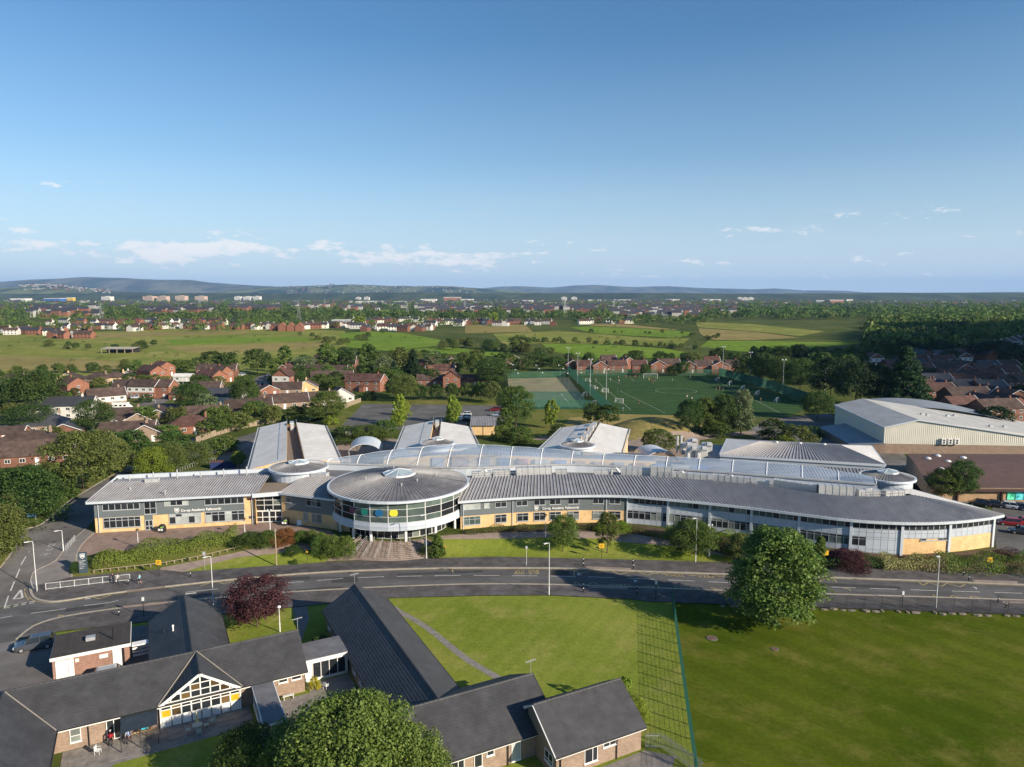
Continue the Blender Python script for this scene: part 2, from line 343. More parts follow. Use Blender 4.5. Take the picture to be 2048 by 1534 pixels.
def sheet(name,pts,m,dz=0.02,kind='structure',label=None,parent=None,cat=None,flatz=None):
 SHEETN[0] += 1;dz += (SHEETN[0] % 23) * 0.0004
 if flatz == 1.5: dz += (SHEETN[0] % 23) * 0.01
 bm = bmesh.new();vs = [bm.verts.new((p[0],p[1],0)) for p in pts];f = bm.faces.new(vs)
 bmesh.ops.triangulate(bm,faces=[f])
 xs = [p[0] for p in pts];ys = [p[1] for p in pts]
 if flatz is None:
  def sloped(x,y):
   s = (y - lerp(YK,x)) / lerp(LK,x)
   return -.3 < s < 1.3 or ((x - MOUND[0]) / MOUND[2]) ** 2 + ((y - MOUND[1]) / MOUND[3]) ** 2 < 1.2
  for y in np.arange(math.floor(max(90,min(ys))),min(242,max(ys)),1.0):
   if min(ys) < y < max(ys) and any(sloped(x,y) for x in np.arange(max(min(xs),-112),min(max(xs),112) + 3,3)):
    bmesh.ops.bisect_plane(bm,geom=bm.verts[:] + bm.edges[:] + bm.faces[:],plane_co=(0,y,0),plane_no=(0,1,0))
  for x in np.arange(math.floor(max(-112,min(xs)) / 2) * 2,min(112,max(xs)),2.0):
   if min(xs) < x < max(xs) and any(sloped(x,y) for y in np.arange(max(min(ys),88),min(max(ys),242) + 2,2)):
    bmesh.ops.bisect_plane(bm,geom=bm.verts[:] + bm.edges[:] + bm.faces[:],plane_co=(x,0,0),plane_no=(1,0,0))
 for q in bm.verts: q.co.z = (gz(q.co.x,q.co.y) if flatz is None else flatz) + dz
 bmesh.ops.recalc_face_normals(bm,faces=bm.faces)
 for q in bm.faces:
  if q.normal.z < 0: q.normal_flip()
 me = bpy.data.meshes.new(name);bm.to_mesh(me);bm.free();me.materials.append(m)
 return tag(link(name,me,parent),label,cat,kind=kind)
def gp(*px): return [G(*p).to_2d() for p in px]
def strip(pts,w,off=0.0):
 pts = [Vector(p[:2]) for p in pts];L_ = [];R_ = []
 for i,p in enumerate(pts):
  d = (pts[min(i + 1,len(pts) - 1)] - pts[max(i - 1,0)]).normalized();n = Vector((-d.y,d.x))
  L_.append(p + n * (off + w / 2));R_.append(p + n * (off - w / 2))
 return L_,R_
def ribbon(name,pts,w,m,dz,off=0.0,mbld=None,close=False,h=0.0):
 pts = [Vector(p[:2]) for p in pts]
 L_,R_ = strip(pts,w,off);b = mbld or MB()
 for i in range(len(pts) - 1):
  q = [R_[i],R_[i + 1],L_[i + 1],L_[i]]
  if h:
   z = [gz(p.x,p.y) for p in q]
   top = [(p.x,p.y,zz + dz + h) for p,zz in zip(q,z)];bot = [(p.x,p.y,zz + dz - .05) for p,zz in zip(q,z)]
   b.add(bot + top,[(4,5,6,7),(0,1,5,4),(2,3,7,6),(3,0,4,7),(1,2,6,5)])
  else: b.add([(p.x,p.y,gz(p.x,p.y) + dz) for p in q],[(0,1,2,3)])
 return b if mbld is not None else b.build(name,m)
def smooth(pts,n=4):
 pts = [Vector(p[:2]) for p in pts];out = []
 for i in range(len(pts) - 1):
  p0,p1,p2,p3 = pts[max(i - 1,0)],pts[i],pts[i + 1],pts[min(i + 2,len(pts) - 1)]
  for k in range(n):
   t = k / n;out.append(0.5 * ((2 * p1) + (p2 - p0) * t + (2 * p0 - 5 * p1 + 4 * p2 - p3) * t * t + (3 * p1 - p0 - 3 * p2 + p3) * t ** 3))
 return out + [pts[-1]]
KN = smooth(gp((61,1165),(62,1185),(70,1197),(86,1202),(119,1203),(225,1187),(420,1164),(600,1148),(760,1140),(904,1136.6),(1020,1136.5),(1149,1137.7),(1350,1145.5),(1665,1155.5),(2048,1170),(2300,1180)))
KS = smooth(gp((34,1279),(66,1254),(116,1237),(205,1222),(335,1206),(441,1196),(600,1184),(783,1174.5),(966,1169),(1149,1171.4),(1350,1178.5),(1618,1188),(1976,1199),(2300,1211)))
EAST = smooth(gp((61,1165),(64,1152),(72,1142),(110,1123),(126,1102),(148,1078),(172,1058)))
sheet('road',list(KN[4:]) + list(reversed(KS)) + gp((-160,1330),(-260,1265),(0,1218),(50,1207)),M['asphalt'],0.016)
sideroad = gp((-260,1262),(0,1216),(50,1206),(119,1203),(86,1200),(66,1190)) + list(EAST) + gp((188,1040),(200,1000),(222,955),(300,930),(360,922),(348,915),(284,925),(249,938),(150,995),(129,1009),(103,1033),(78,1051),(42,1060),(36,1071),(42,1080),(20,1110),(0,1136),(-120,1250))
sheet('side_road',sideroad,M['asphalt_old'],0.024)
PBN = gp((143,1155),(319,1140),(366,1145),(480,1137),(642,1126),(843,1117.5),(1000,1114.5),(1193,1118.5),(1471,1126),(1607,1128.5),(1775,1140.6),(2048,1148.5),(2300,1158))
PBS = gp((118,1264),(300,1243),(480,1226),(640,1210),(776,1197),(966,1192),(1098,1191.5),(1259,1199),(1300,1204.5),(1629,1215.5),(2048,1230),(2300,1239))
pn = list(KN[2:]) + list(reversed(PBN)) + gp((132,1168),(72,1172))
sheet('pavement',pn,M['pavement'],0.11)
ps = list(PBS) + list(reversed(KS))
sheet('pavement',ps,M['pavement'],0.11)
sheet('pavement',list(EAST) + gp((188,1066),(160,1095),(151,1125),(143,1155),(132,1168),(72,1172)),M['pavement_pale'],0.10)
kb = MB()
for line,off in ((KN[2:],.0),(KS,.0)): ribbon('k',line,0.34,None,0.0,off,kb,h=0.135)
tag(kb.build('kerb',M['kerb']),kind='structure')
kb = MB();ribbon('k',EAST,0.2,None,0,0,kb,h=.13)
for line in (((0,1136),(20,1110),(42,1080)),((42,1060),(78,1051),(103,1033),(129,1009),(200,965),(249,938),(287,926)),((188,1066),(160,1095),(151,1125),(143,1155))):
 ribbon('k',smooth(gp(*line)),0.2,None,0,0,kb,h=.12)
tag(kb.build('kerb',M['kerb']),kind='structure')
for px in (((1172,1134),(1262,1137.5),(1262,1141.5),(1172,1138)),((1944,1161),(2035,1164),(2035,1169),(1950,1166)),((1176,1173.5),(1255,1176.5),(1255,1180),(1176,1177)),((2005,1203),(2060,1205),(2060,1210),(2005,1208)),((240,1214),(340,1204),(342,1208),(240,1219)),((255,1186),(330,1177),(330,1174),(255,1182))):
 sheet('tactile_paving',gp(*px),M['paving_pink'],0.135)
paint = MB();pz = 0.026
def ground_quad(b,pts,dz): b.add([(p[0],p[1],gz(p[0],p[1]) + dz) for p in pts],[tuple(range(len(pts)))])
def dash(b,p,q,w,dz=pz):
 L_,R_ = strip([p,q],w);ground_quad(b,[R_[0],R_[1],L_[1],L_[0]],dz)
def along(line,step):
 out = [line[0]];acc = 0
 for i in range(len(line) - 1):
  a,b = line[i],line[i + 1];d = (b - a).length
  n = max(1,int(d / .25))
  for k in range(n):
   acc += d / n
   if acc >= step: out.append(a + (b - a) * ((k + 1) / n));acc = 0
 return out
cline = smooth(gp((-60,1248),(0,1236.5),(31,1231),(62,1227),(122,1219),(154,1213),(215,1206),(247,1199),(313,1192),(342,1188.5),(396,1182),(480,1174),(574,1166),(700,1156.5),(800,1153),(960,1151),(1180,1154),(1360,1161),(1640,1173.5),(2048,1187),(2300,1196)))
cl = along(cline,1.0)
for i in range(0,len(cl) - 5,6):
 for k in range(4): dash(paint,cl[i + k],cl[i + k + 1],0.15)
sline = smooth(gp((8,1217),(20,1183),(28,1164),(40,1135),(52,1113),(70,1090)))
for a in ((8.5,1217,17,1192),(21,1182,29,1163),(32,1156,39.5,1138),(42,1130,52,1113),(57.5,1105,69,1090)): dash(paint,*gp(a[:2],a[2:]),0.18,0.034)
for a in ((10,1216.5,20,1214.5),(26,1213.5,36,1211.5),(42,1210.5,52,1208.5),(58,1207.5,69,1205.5)):
 dash(paint,*gp(a[:2],a[2:]),0.22,0.034);dash(paint,*gp((a[0] + 1,a[1] - 3),(a[2] + 1,a[3] - 3)),0.22,0.034)
tri = gp((42,1180),(27,1198.5),(45,1196))
for i in range(3): dash(paint,tri[i],tri[(i + 1) % 3],0.3,0.034)
for a in ((1155,1148.5,1166,1152),(1268,1162,1279,1166),(1949,1176,1963,1181)):
 p,q = gp(a[:2],a[2:]);d = Vector((q.x - p.x,0));ground_quad(paint,[p + Vector((0,-.55)),p + Vector((d.x,0)) * .9,p + Vector((0,.55))],pz)
for a in ((171,1198,181,1196.5),(371,1188,392,1186)): dash(paint,*gp(a[:2],a[2:]),0.4,pz)
tag(paint.build('road_marking',M['white_paint']),kind='structure')
yel = MB()
def zig(px):
 p = gp(*px)
 for i in range(len(p) - 1): dash(yel,p[i],p[i + 1],0.16)
zig(((118,1203),(139,1196.5),(152,1200),(178,1193),(200,1198),(225,1189)))
zig(((400,1172),(432,1163),(448,1168),(470,1161),(490,1165),(510,1158)))
zig(((116,1236),(118,1230.5),(140,1234),(163,1225),(190,1228),(207,1219),(228,1222),(240,1218)))
zig(((1149,1138),(1156,1146),(1170,1144.5),(1184,1141),(1197,1147),(1205,1141),(1222,1142),(1240,1149),(1262,1143),(1278,1145),(1296,1151),(1306,1147),(1318,1148)))
zig(((1150,1164),(1168,1172),(1186,1165),(1198,1170),(1216,1170)))
zig(((1422,1174.5),(1446,1183),(1462,1176)))
zig(((1615,1156),(1638,1163.5),(1649,1157.5),(1667,1158),(1674,1165)))
zig(((1837,1164),(1846,1171),(1857,1165),(1883,1173),(1893,1167),(1921,1174),(1930,1169)))
zig(((1866,1189),(1875,1197),(1897,1197),(1905,1191),(1935,1199),(1944,1192),(1972,1198)))
zig(((1686,1177),(1697,1177.5),(1702,1182)));zig(((1705,1188),(1708,1192)))
for px in (((904,1137.5),(906,1145)),((1149,1138),(1148,1152)),((1150,1164),(1149,1172))): zig(px)
for line,off in ((KN[6:],-.42),(KS[4:],.42),(KN[2:9],-.75)):
 ribbon('y',line,0.12,None,pz,off,yel)
for a in ((1322,1148.5,1331,1148.8),(1377,1151.3,1394,1151.8),(1434,1153,1450,1153.5),(1200,1170,1218,1170),(1262,1173,1275,1173.4),(1322,1175,1340,1175.5),(325,1205,340,1203)): dash(yel,*gp(a[:2],a[2:]),0.14)
tag(yel.build('road_marking',M['yellow_paint']),kind='structure')
def road_text(txt,p,q,h,m,flip=False,dz=0.03):
 a,b = gp(p,q);d = b - a
 cu = bpy.data.curves.new('lettering','FONT');cu.body = txt;cu.size = 1.0;cu.materials.append(m)
 o = bpy.data.objects.new('road_lettering',cu);COL.objects.link(o)
 bpy.context.view_layer.update();w = max(.1,o.dimensions.x)
 me_ = bpy.data.meshes.new_from_object(o.evaluated_get(bpy.context.evaluated_depsgraph_get()));bpy.data.objects.remove(o);o = bpy.data.objects.new('road_lettering',me_);COL.objects.link(o)
 ang = math.atan2(d.y,d.x);o.rotation_euler = (0,0,ang);o.location = (a.x,a.y,max(gz(a.x,a.y),gz(b.x,b.y)) + dz);o.scale = (d.length / w,h / .7,1)
 return tag(o,kind='structure')
road_text('SCHOOL',(1331,1152.5),(1370,1154),0.9,M['yellow_paint'])
road_text('KEEP',(1397,1155),(1430,1156),0.9,M['yellow_paint'])
road_text('CLEAR',(1460,1156),(1500,1157.5),0.9,M['yellow_paint'])
road_text('SCHOOL',(1395,1173.5),(1346,1171.8),0.9,M['yellow_paint'])
road_text('KEEP',(1319,1171.2),(1285,1170.2),0.9,M['yellow_paint'])
road_text('CLEAR',(1262,1169.5),(1218,1168.3),0.9,M['yellow_paint'])
road_text('KEEP',(319,1203.5),(290,1207.5),1.0,M['yellow_paint'])
road_text('CLEAR',(264,1211),(225,1215.5),1.0,M['yellow_paint'])
road_text('BUS',(1078,1141),(1058,1141),1.6,M['yellow_paint'])
road_text('STOP',(1049,1141),(1029,1141),1.6,M['yellow_paint'])
for t,p,q in (('NOT',(107,1094),(113,1087)),('ALL',(98,1103),(107,1098)),('ONE',(89,1114.5),(102,1106.5))): road_text(t,p,q,1.1,M['white_paint'],dz=.035)
sheet('lawn',gp((366,1145),(410,1131),(470,1116),(557,1106),(640,1098),(668,1108),(690,1112),(642,1126),(480,1137)),M['lawn'],0.03)
sheet('lawn',gp((845,1117),(842,1100),(875,1078),(900,1079),(1087,1075.5),(1193,1077.6),(1334,1091),(1471,1116),(1476,1126),(1193,1118.5),(1000,1114.5)),M['lawn'],0.03)
sheet('lawn',gp((143,1155),(152,1126),(176,1112),(300,1095),(470,1070),(600,1064),(652,1068),(690,1096),(640,1098),(586,1085),(483,1103),(325,1135),(319,1139)),M['bank'],0.03)
sheet('path',gp((319,1139),(325,1135),(483,1102.7),(586,1085),(640,1090),(640,1098),(557,1106),(470,1116),(410,1131),(366,1145),(340,1152)),M['paving_pink'],0.04)
sheet('path',gp((900,1070),(979,1066),(1152,1063),(1252,1067),(1334,1079),(1474,1111),(1476,1116),(1471,1116),(1334,1091),(1193,1077.6),(1087,1075.5),(900,1079),(872,1080),(880,1072)),M['paving_pink'],0.04)
sheet('paved_forecourt',gp((176,1111),(153,1125),(160,1095),(188,1066),(190,1060),(511,1045),(560,1046),(600,1050),(660,1062),(690,1085),(652,1068),(600,1066),(469,1071),(300,1096)),M['paving_red'],0.045)
sheet('paved_forecourt',gp((648,1123),(668,1108),(700,1104),(820,1110),(846,1116)),M['paving_pink'],0.045)
sheet('verge',gp((0,1136),(20,1110),(42,1080),(36,1071),(42,1060),(78,1051),(103,1033),(129,1009),(200,965),(249,938),(287,926),(250,915),(100,960),(-150,1000),(-200,1150)),M['bank'],0.03)
sheet('shrub_bed',gp((926,1062),(1093,1049),(1254,1047),(1400,1068),(1594,1094),(1703,1101),(1802,1109),(1899,1107),(1987,1097),(2048,1120),(2048,1148),(1775,1140),(1607,1128),(1480,1110),(1334,1079),(1252,1067),(1152,1063),(979,1066),(926,1070)),M['soil'],0.025)
sheet('yard',gp((-400,1330),(-160,1322),(34,1280),(118,1265),(300,1250),(310,1330),(0,1400),(-400,1500)),M['asphalt_old'],0.012)
sheet('verge',gp((112,1266),(300,1244),(300,1250),(112,1272)),M['lawn'],0.03)
sheet('lawn',gp((300,1243),(480,1226),(640,1210),(776,1197),(966,1192),(1098,1191.5),(1259,1199),(1345,1206),(1392,1560),(1396,1700),(100,1700),(290,1330)),M['lawn'],0.02)
sheet('playing_field',gp((1345,1206),(1629,1217),(2048,1231),(2400,1243),(2600,1700),(1396,1700),(1392,1560)),M['field_lawn'],0.02)
sheet('path',gp((573,1196),(612,1192),(618,1240),(602,1286),(598,1262),(592,1240),(585,1215)),M['pavement_pale'],0.03)
b = MB();ribbon('p',smooth(gp((786,1214),(800,1224),(856,1257),(930,1316),(1006,1362),(1030,1380))),0.95,None,0.03,0,b);tag(b.build('path',M['slab']),kind='structure')
sheet('car_park',gp((726,808),(1000,811),(1020,830),(1000,858),(640,860),(681,855)),M['carpark'],0.03)
cp = MB()
for a,b_ in (((700,850),(795,812)),((735,853),(812,812)),((830,835),(860,812)),((935,815),(995,815))): pass
for i in range(16):
 t = i / 15;y = 813 + 40 * t ** 1.0
 for x0,x1 in ((722 - 44 * t,745 - 40 * t),(826 - 18 * t,846 - 16 * t)): dash(cp,*gp((x0,y),(x1,y)),0.12,0.04)
tag(cp.build('road_marking',M['white_paint']),kind='structure')
sheet('verge',gp((780,856),(793,811),(823,811),(802,852)),M['lawn'],0.035)
sheet('verge',gp((893,844),(898,811),(926,811),(918,844)),M['lawn'],0.035)
sheet('verge',gp((640,860),(681,855),(726,808),(705,806),(650,838),(600,850)),M['bank'],0.03)
sheet('verge',gp((705,806),(726,808),(1000,811),(1010,800),(900,796),(760,798)),M['bank'],0.03)
sheet('playground',gp((660,920),(680,880),(780,876),(800,880),(790,905),(700,925)),M['paving_pink'],0.03)
sheet('playground',gp((430,940),(440,905),(500,882),(540,870),(500,950)),M['paving_red'],0.03)
sheet('side_road',gp((360,925),(345,912),(430,890),(540,855),(600,850),(600,858),(530,872),(440,905)),M['carpark'],0.03)
sheet('playground',gp((1060,880),(1075,860),(1130,852),(1110,880)),M['paving_pink'],0.03)
sheet('playground',gp((1250,935),(1255,878),(1380,872),(1500,862),(1530,866),(1400,880),(1390,930)),M['paving_pink'],0.03)
sheet('playground',gp((1490,866),(1530,840),(1660,826),(1680,840),(1670,890),(1520,880)),M['asphalt_old'],0.025)
sheet('grass_bank',gp((1100,885),(1140,835),(1230,826),(1300,815),(1390,822),(1420,850),(1380,872),(1255,882),(1180,890)),M['hay'],0.035)
sheet('grass_bank',gp((1040,870),(1060,817),(1180,817),(1240,826),(1140,860),(1060,880)),M['bank'],0.03)
sheet('football_pitch',gp((1140,752),(1436,752),(1625,812),(1570,836),(1225,828)),M['turf'],0.04)
sheet('sand_court',gp((1014,756),(1137,755),(1158,783),(1016,783)),M['sand_court'],0.04)
sheet('hard_court',gp((1016,783),(1158,783),(1186,818),(1030,818)),M['green_court'],0.045)
wl = MB()
def wline(px,w=0.12):
 p = gp(*px)
 for i in range(len(p) - 1): dash(wl,p[i],p[i + 1],w,0.055)
ctr = G(1352,782);wl_r = 9.15
cp_ = [Vector((ctr.x + wl_r * math.cos(t),ctr.y + wl_r * math.sin(t))) for t in np.linspace(0,2 * math.pi,33)]
for i in range(32): dash(wl,cp_[i],cp_[i + 1],.12,.055)
wline(((1190,760),(1430,760)));wline(((1430,760),(1560,826)));wline(((1190,760),(1262,820)));wline(((1216,757),(1240,768)));wline(((1240,782),(1330,826)));wline(((1262,757),(1268,762),(1345,762),(1345,757)))
for x0,x1 in ((1121,1127),(1145,1153),(1129,1136),(1157,1165)): wline(((x0,787 if x0 in (1121,1145) else 797),(x1,793 if x0 in (1121,1145) else 804)),.2)
for y in (787,791,796,802,808,814): wline(((1068,y),(1160,y)),.1)
wline(((1068,800),(1079,814)));wline(((1138,807),(1144,815)))
tag(wl.build('court_marking',M['white_paint']),kind='structure')
sheet('car_park',gp((1992,1097),(1984,1010),(1925,1000),(1960,985),(2100,975),(2300,1020),(2300,1150),(2060,1120)),M['carpark'],0.03)
sheet('yard',gp((1655,885),(1700,880),(1800,896),(1870,1003),(1960,1003),(1925,1010),(1800,985),(1740,930)),M['asphalt_old'],0.026)
for pl in (((360,925),(345,912),(395,870),(440,830)),((270,815),(330,805),(345,796),(300,790)),((488,766),(520,752),(545,745),(540,775),(520,790),(505,790)),((300,800),(360,820),(440,830),(520,820),(600,790),(610,798),(530,826),(430,838),(350,826))):
 sheet('estate_road',gp(*pl),M['asphalt_old'],0.03)
def fieldsheet(m,*px): sheet('field',gp(*px),m,0.06,flatz=1.5)
fieldsheet(M['meadow'],(-200,752),(-200,662),(180,664),(500,652),(690,662),(700,694),(640,742),(330,756),(0,756))
fieldsheet(M['hay'],(-150,716),(60,712),(230,722),(300,734),(170,744),(-100,740))
fieldsheet(M['hay'],(170,668),(330,664),(500,661),(492,667),(330,672),(210,676))
fieldsheet(M['hay'],(330,694),(460,690),(640,684),(655,694),(520,704),(380,706))
fieldsheet(M['pasture'],(330,680),(470,674),(600,674),(650,680),(480,686),(350,690))
fieldsheet(M['hay'],(600,613.5),(705,612),(715,618),(590,621))
fieldsheet(M['pasture'],(700,622),(800,619),(830,624),(690,628))
fieldsheet(M['pasture'],(60,632),(180,628),(200,634),(80,638))
fieldsheet(M['meadow'],(1230,634),(1360,630),(1400,638),(1240,641))
fieldsheet(M['pasture'],(678,667),(740,663),(805,666),(881,680),(873,692),(779,702.5),(698,695),(683,678))
fieldsheet(M['pasture'],(779,703.5),(881,694),(982,702.5),(1020,707.6),(1020,716),(930,709),(800,708))
fieldsheet(M['pasture'],(1081,687),(1228,690),(1330,697.5),(1372,705),(1356,716),(1178,717),(1102,703))
fieldsheet(M['hay'],(930,650),(1050,649.5),(1066,664),(930,667))
fieldsheet(M['meadow'],(985,668),(1120,662),(1310,677.5),(1380,677),(1360,692),(1260,691),(1085,686),(1010,692))
fieldsheet(M['pasture'],(1140,655),(1178,653),(1254,656),(1355,662),(1397,667),(1356,676),(1267,672),(1183,666))
fieldsheet(M['hay'],(1180,648),(1216,647),(1254,649),(1350,659),(1355,661),(1254,655),(1180,652))
fieldsheet(M['hay'],(1396,656.5),(1520,665),(1600,676),(1500,681),(1420,680),(1400,668))
fieldsheet(M['pasture'],(1416,682),(1500,682),(1727,686),(1620,698),(1580,708),(1480,704),(1400,694))
fieldsheet(M['meadow'],(1390,644),(1500,648),(1650,663),(1599,673),(1520,664),(1396,655))
rq = random.Random(9);PATCH = mat('fresh_tarmac_patch',(.055,.053,.053),.92,.2,1.0);PATCH2 = mat('pale_tarmac_patch',(.125,.118,.112),.92,.2,1.0);IRON = mat('drain_iron',(.07,.055,.045),.7,.3,3)
for x,y,l,w,m_ in ((300,1196,6,2.4,PATCH2),(560,1160,9,1.2,PATCH),(690,1160,4,2.2,PATCH),(880,1146,14,.9,PATCH),(1010,1160,5,1.6,PATCH2),(1120,1146,3,2,PATCH),(1560,1176,8,1.0,PATCH2),(1720,1172,12,1.1,PATCH),(1950,1190,6,2.4,PATCH2),(170,1216,5,1.2,PATCH),(640,1178,7,.8,PATCH)):
 p = G(x,y);t = math.atan2(lerp(YK,p.x + 3) - lerp(YK,p.x - 3),6);d = Vector((math.cos(t),math.sin(t)));n = Vector((-d.y,d.x));c = Vector((p.x,p.y))
 sheet('road_patch',[c + d * (l * a / 2) + n * (w * b_ / 2) for a,b_ in ((-1,-1),(1,-1),(1,1),(-1,1))],m_,.018)
for x,y in ((700,1145),(1422,1151),(1710,1158),(1930,1166),(250,1188),(900,1139),(104,1059),(130,1055),(108,1084),(80,1155)):
 p = G(x,y);b = MB();b.box(-.35,.35,-.25,.25,-.02,.012);o = b.build('drain_cover',IRON);o.location = (p.x,p.y,gz(p.x,p.y) + .03);tag(o,kind='structure')
# ================================================================ BUILDING HELPERS
WORLD = {}
_link0 = link
def link(name,me,parent=None,loc=None,rz=None,scale=None):
 if parent is not None and parent.name in WORLD:
  w = Vector(loc) if loc is not None else Vector((0,0,0))
  o = _link0(name,me,parent,w - WORLD[parent.name],rz,scale)
  if rz in (None,0): WORLD[o.name] = w
  return o
 return _link0(name,me,parent,loc,rz,scale)
def wthing(name,label,cat,loc,group=None):
 o = thing(name,label,cat,loc,0,group);WORLD[o.name] = Vector(loc);return o
PANES = {}
def pane(parent,o,d,w,h,m,name='pane',push=0.012):
 key = (round(w,2),round(h,2),m.name)
 if key not in PANES:
  PANES[key] = MB().add([(0,0,0),(w,0,0),(w,0,h),(0,0,h)],[(0,1,2,3)]).mesh('pane',m)
 n = Vector((d.y,-d.x,0))
 return link(name,PANES[key],parent,Vector(o) + n * push,math.atan2(d.y,d.x))
rng = random.Random(7)
def pick(ws):
 r = rng.random() * sum(w for w,_ in ws)
 for w,m in ws:
  r -= w
  if r <= 0: return m
 return ws[-1][1]
def win(parent,o,d,w,h,cols=2,rows=(1.0,),fm=None,glass=None,t=0.06,sill=True,name='window',panes=True,topglass=None):
 d = Vector((d[0],d[1],0)).normalized();n = Vector((d.y,-d.x,0));o = Vector(o)
 fm = fm or M['white'];glass = glass or [(1,M['glass'])]
 fr = [1.0 / cols] * cols if isinstance(cols,int) else cols
 b = MB()
 def bar(x0,x1,z0,z1,p0=-0.02,p1=0.05):
  q = [o + d * x + n * p + Vector((0,0,z)) for z in (z0,z1) for x,p in ((x0,p1),(x1,p1),(x1,p0),(x0,p0))]
  b.add(q,[(0,1,5,4),(1,2,6,5),(2,3,7,6),(3,0,4,7),(4,5,6,7),(3,2,1,0)])
 bar(0,w,0,t);bar(0,w,h - t,h);bar(0,t,t,h - t);bar(w - t,w,t,h - t)
 if sill: bar(-.05,w + .05,-.07,0,-.02,.12)
 xs = [0];zs = [0]
 for f in fr: xs.append(xs[-1] + f * w)
 for f in rows: zs.append(zs[-1] + f * h)
 for x in xs[1:-1]: bar(x - t * .5,x + t * .5,t,h - t,-.02,.045)
 for z in zs[1:-1]: bar(t,w - t,z - t * .5,z + t * .5,-.02,.04)
 fo = b.build(name,fm,parent)
 if panes:
  for i in range(len(xs) - 1):
   for j in range(len(zs) - 1):
    g = pick(topglass if (topglass and j == len(zs) - 2 and len(zs) > 2) else glass)
    pane(fo,o + d * (xs[i] + .01) + Vector((0,0,zs[j] + .01)),d,xs[i + 1] - xs[i] - .02,zs[j + 1] - zs[j] - .02,g)
 return fo
def lettering(txt,parent,o,d,width,m,h=None,depth=0.03,name='lettering'):
 d = Vector((d[0],d[1],0)).normalized();n = Vector((d.y,-d.x,0))
 cu = bpy.data.curves.new('lettering','FONT');cu.body = txt;cu.size = 1.0;cu.extrude = depth;cu.materials.append(m);cu.offset = 0.022
 ob = bpy.data.objects.new(name,cu);COL.objects.link(ob)
 bpy.context.view_layer.update();w0 = ob.dimensions.x;s = width / w0
 off = WORLD.get(parent.name,Vector((0,0,0))) if parent else Vector((0,0,0))
 me_ = bpy.data.meshes.new_from_object(ob.evaluated_get(bpy.context.evaluated_depsgraph_get()));bpy.data.objects.remove(ob);ob = bpy.data.objects.new(name,me_);COL.objects.link(ob)
 ob.parent = parent;ob.location = Vector(o) + n * .05 - off;ob.rotation_euler = (math.pi / 2,0,math.atan2(d.y,d.x));ob.scale = (s,s if h is None else h,1)
 return ob
def shield(parent,o,d,w,h,m,name='crest',m2=None):
 d = Vector((d[0],d[1],0)).normalized();n = Vector((d.y,-d.x,0));o = Vector(o)
 def out(s):
  pts = [(-.5,1),(.5,1),(.5,.45),(.36,.18),(0,0),(-.36,.18),(-.5,.45)]
  return [(x * s,.5 + (z - .5) * s) for x,z in pts]
 b = MB();a_,c_ = out(1),out(.8)
 for i in range(7):
  j = (i + 1) % 7
  b.add([o + d * (q[0] * w) + n * .05 + Vector((0,0,q[1] * h)) for q in (a_[i],a_[j],c_[j],c_[i])],[(0,1,2,3)])
 for cx,cz in ((-.15,.68),(.15,.68),(-.15,.45),(.15,.45)):
  ps = [o + d * ((cx + .17 * math.cos(t)) * w) + n * .05 + Vector((0,0,(cz + .14 * math.sin(t)) * h)) for t in np.linspace(0,2 * math.pi,11)[:-1]]
  b.add(ps,[tuple(range(10))])
 return b.build(name,m,parent)
def poly_at(pts,s):
 for i in range(len(pts) - 1):
  d = pts[i + 1] - pts[i];l = d.length
  if s <= l or i == len(pts) - 2: return pts[i] + d * (s / l),d.normalized()
  s -= l
def plen(pts): return sum((pts[i + 1] - pts[i]).length for i in range(len(pts) - 1))
def s_of_px(pts,px,z):
 best = None;acc = 0
 for i in range(len(pts) - 1):
  a,b = pts[i],pts[i + 1];n = 40
  for k in range(n + 1):
   p = a + (b - a) * (k / n);f = p.y * ct - (z - CAM_H) * st;q = 1024 + F_PX * p.x / f
   e = abs(q - px)
   if best is None or e < best[0]: best = (e,acc + (b - a).length * k / n)
  acc += (b - a).length
 return best[1]
def offset(pts,o):
 L_,_ = strip(pts,0,o);return [Vector(p) for p in L_]
def wallband(b,pts,z0,z1,s0=0.0,s1=None,out=0.0,step=1.5):
 s1 = plen(pts) if s1 is None else s1;n = max(1,int((s1 - s0) / step))
 prev = None
 for k in range(n + 1):
  p,d = poly_at(pts,s0 + (s1 - s0) * k / n);q = p + Vector((d.y,-d.x)) * out
  if prev is not None: b.add([(prev.x,prev.y,z0),(q.x,q.y,z0),(q.x,q.y,z1),(prev.x,prev.y,z1)],[(0,1,2,3)])
  prev = q
def loft(b,A,B,n):
 def smp(P_,t):
  L_ = [0]
  for i in range(len(P_) - 1): L_.append(L_[-1] + (P_[i + 1] - P_[i]).length)
  s = t * L_[-1]
  for i in range(len(P_) - 1):
   if s <= L_[i + 1] or i == len(P_) - 2:
    k = (s - L_[i]) / max(1e-6,L_[i + 1] - L_[i]);return P_[i].lerp(P_[i + 1],k)
 pa = [smp(A,i / n) for i in range(n + 1)];pb = [smp(B,i / n) for i in range(n + 1)]
 for i in range(n): b.add([pa[i],pa[i + 1],pb[i + 1],pb[i]],[(0,1,2,3)])
 return pa,pb
def seams(b,pa,pb,w=0.09,h=0.1):
 for p,q in zip(pa,pb):
  d = q - p
  if d.length < .3: continue
  sd_ = d.cross(Vector((0,0,1))).normalized() * (w / 2);up = Vector((0,0,h))
  b.add([p - sd_,p + sd_,q + sd_,q - sd_,p - sd_ * .5 + up,p + sd_ * .5 + up,q + sd_ * .5 + up,q - sd_ * .5 + up],
              [(4,5,6,7),(0,1,5,4),(1,2,6,5),(3,0,4,7),(2,3,7,6)])
def v3(l,z): return [Vector((p[0],p[1],z)) for p in l]
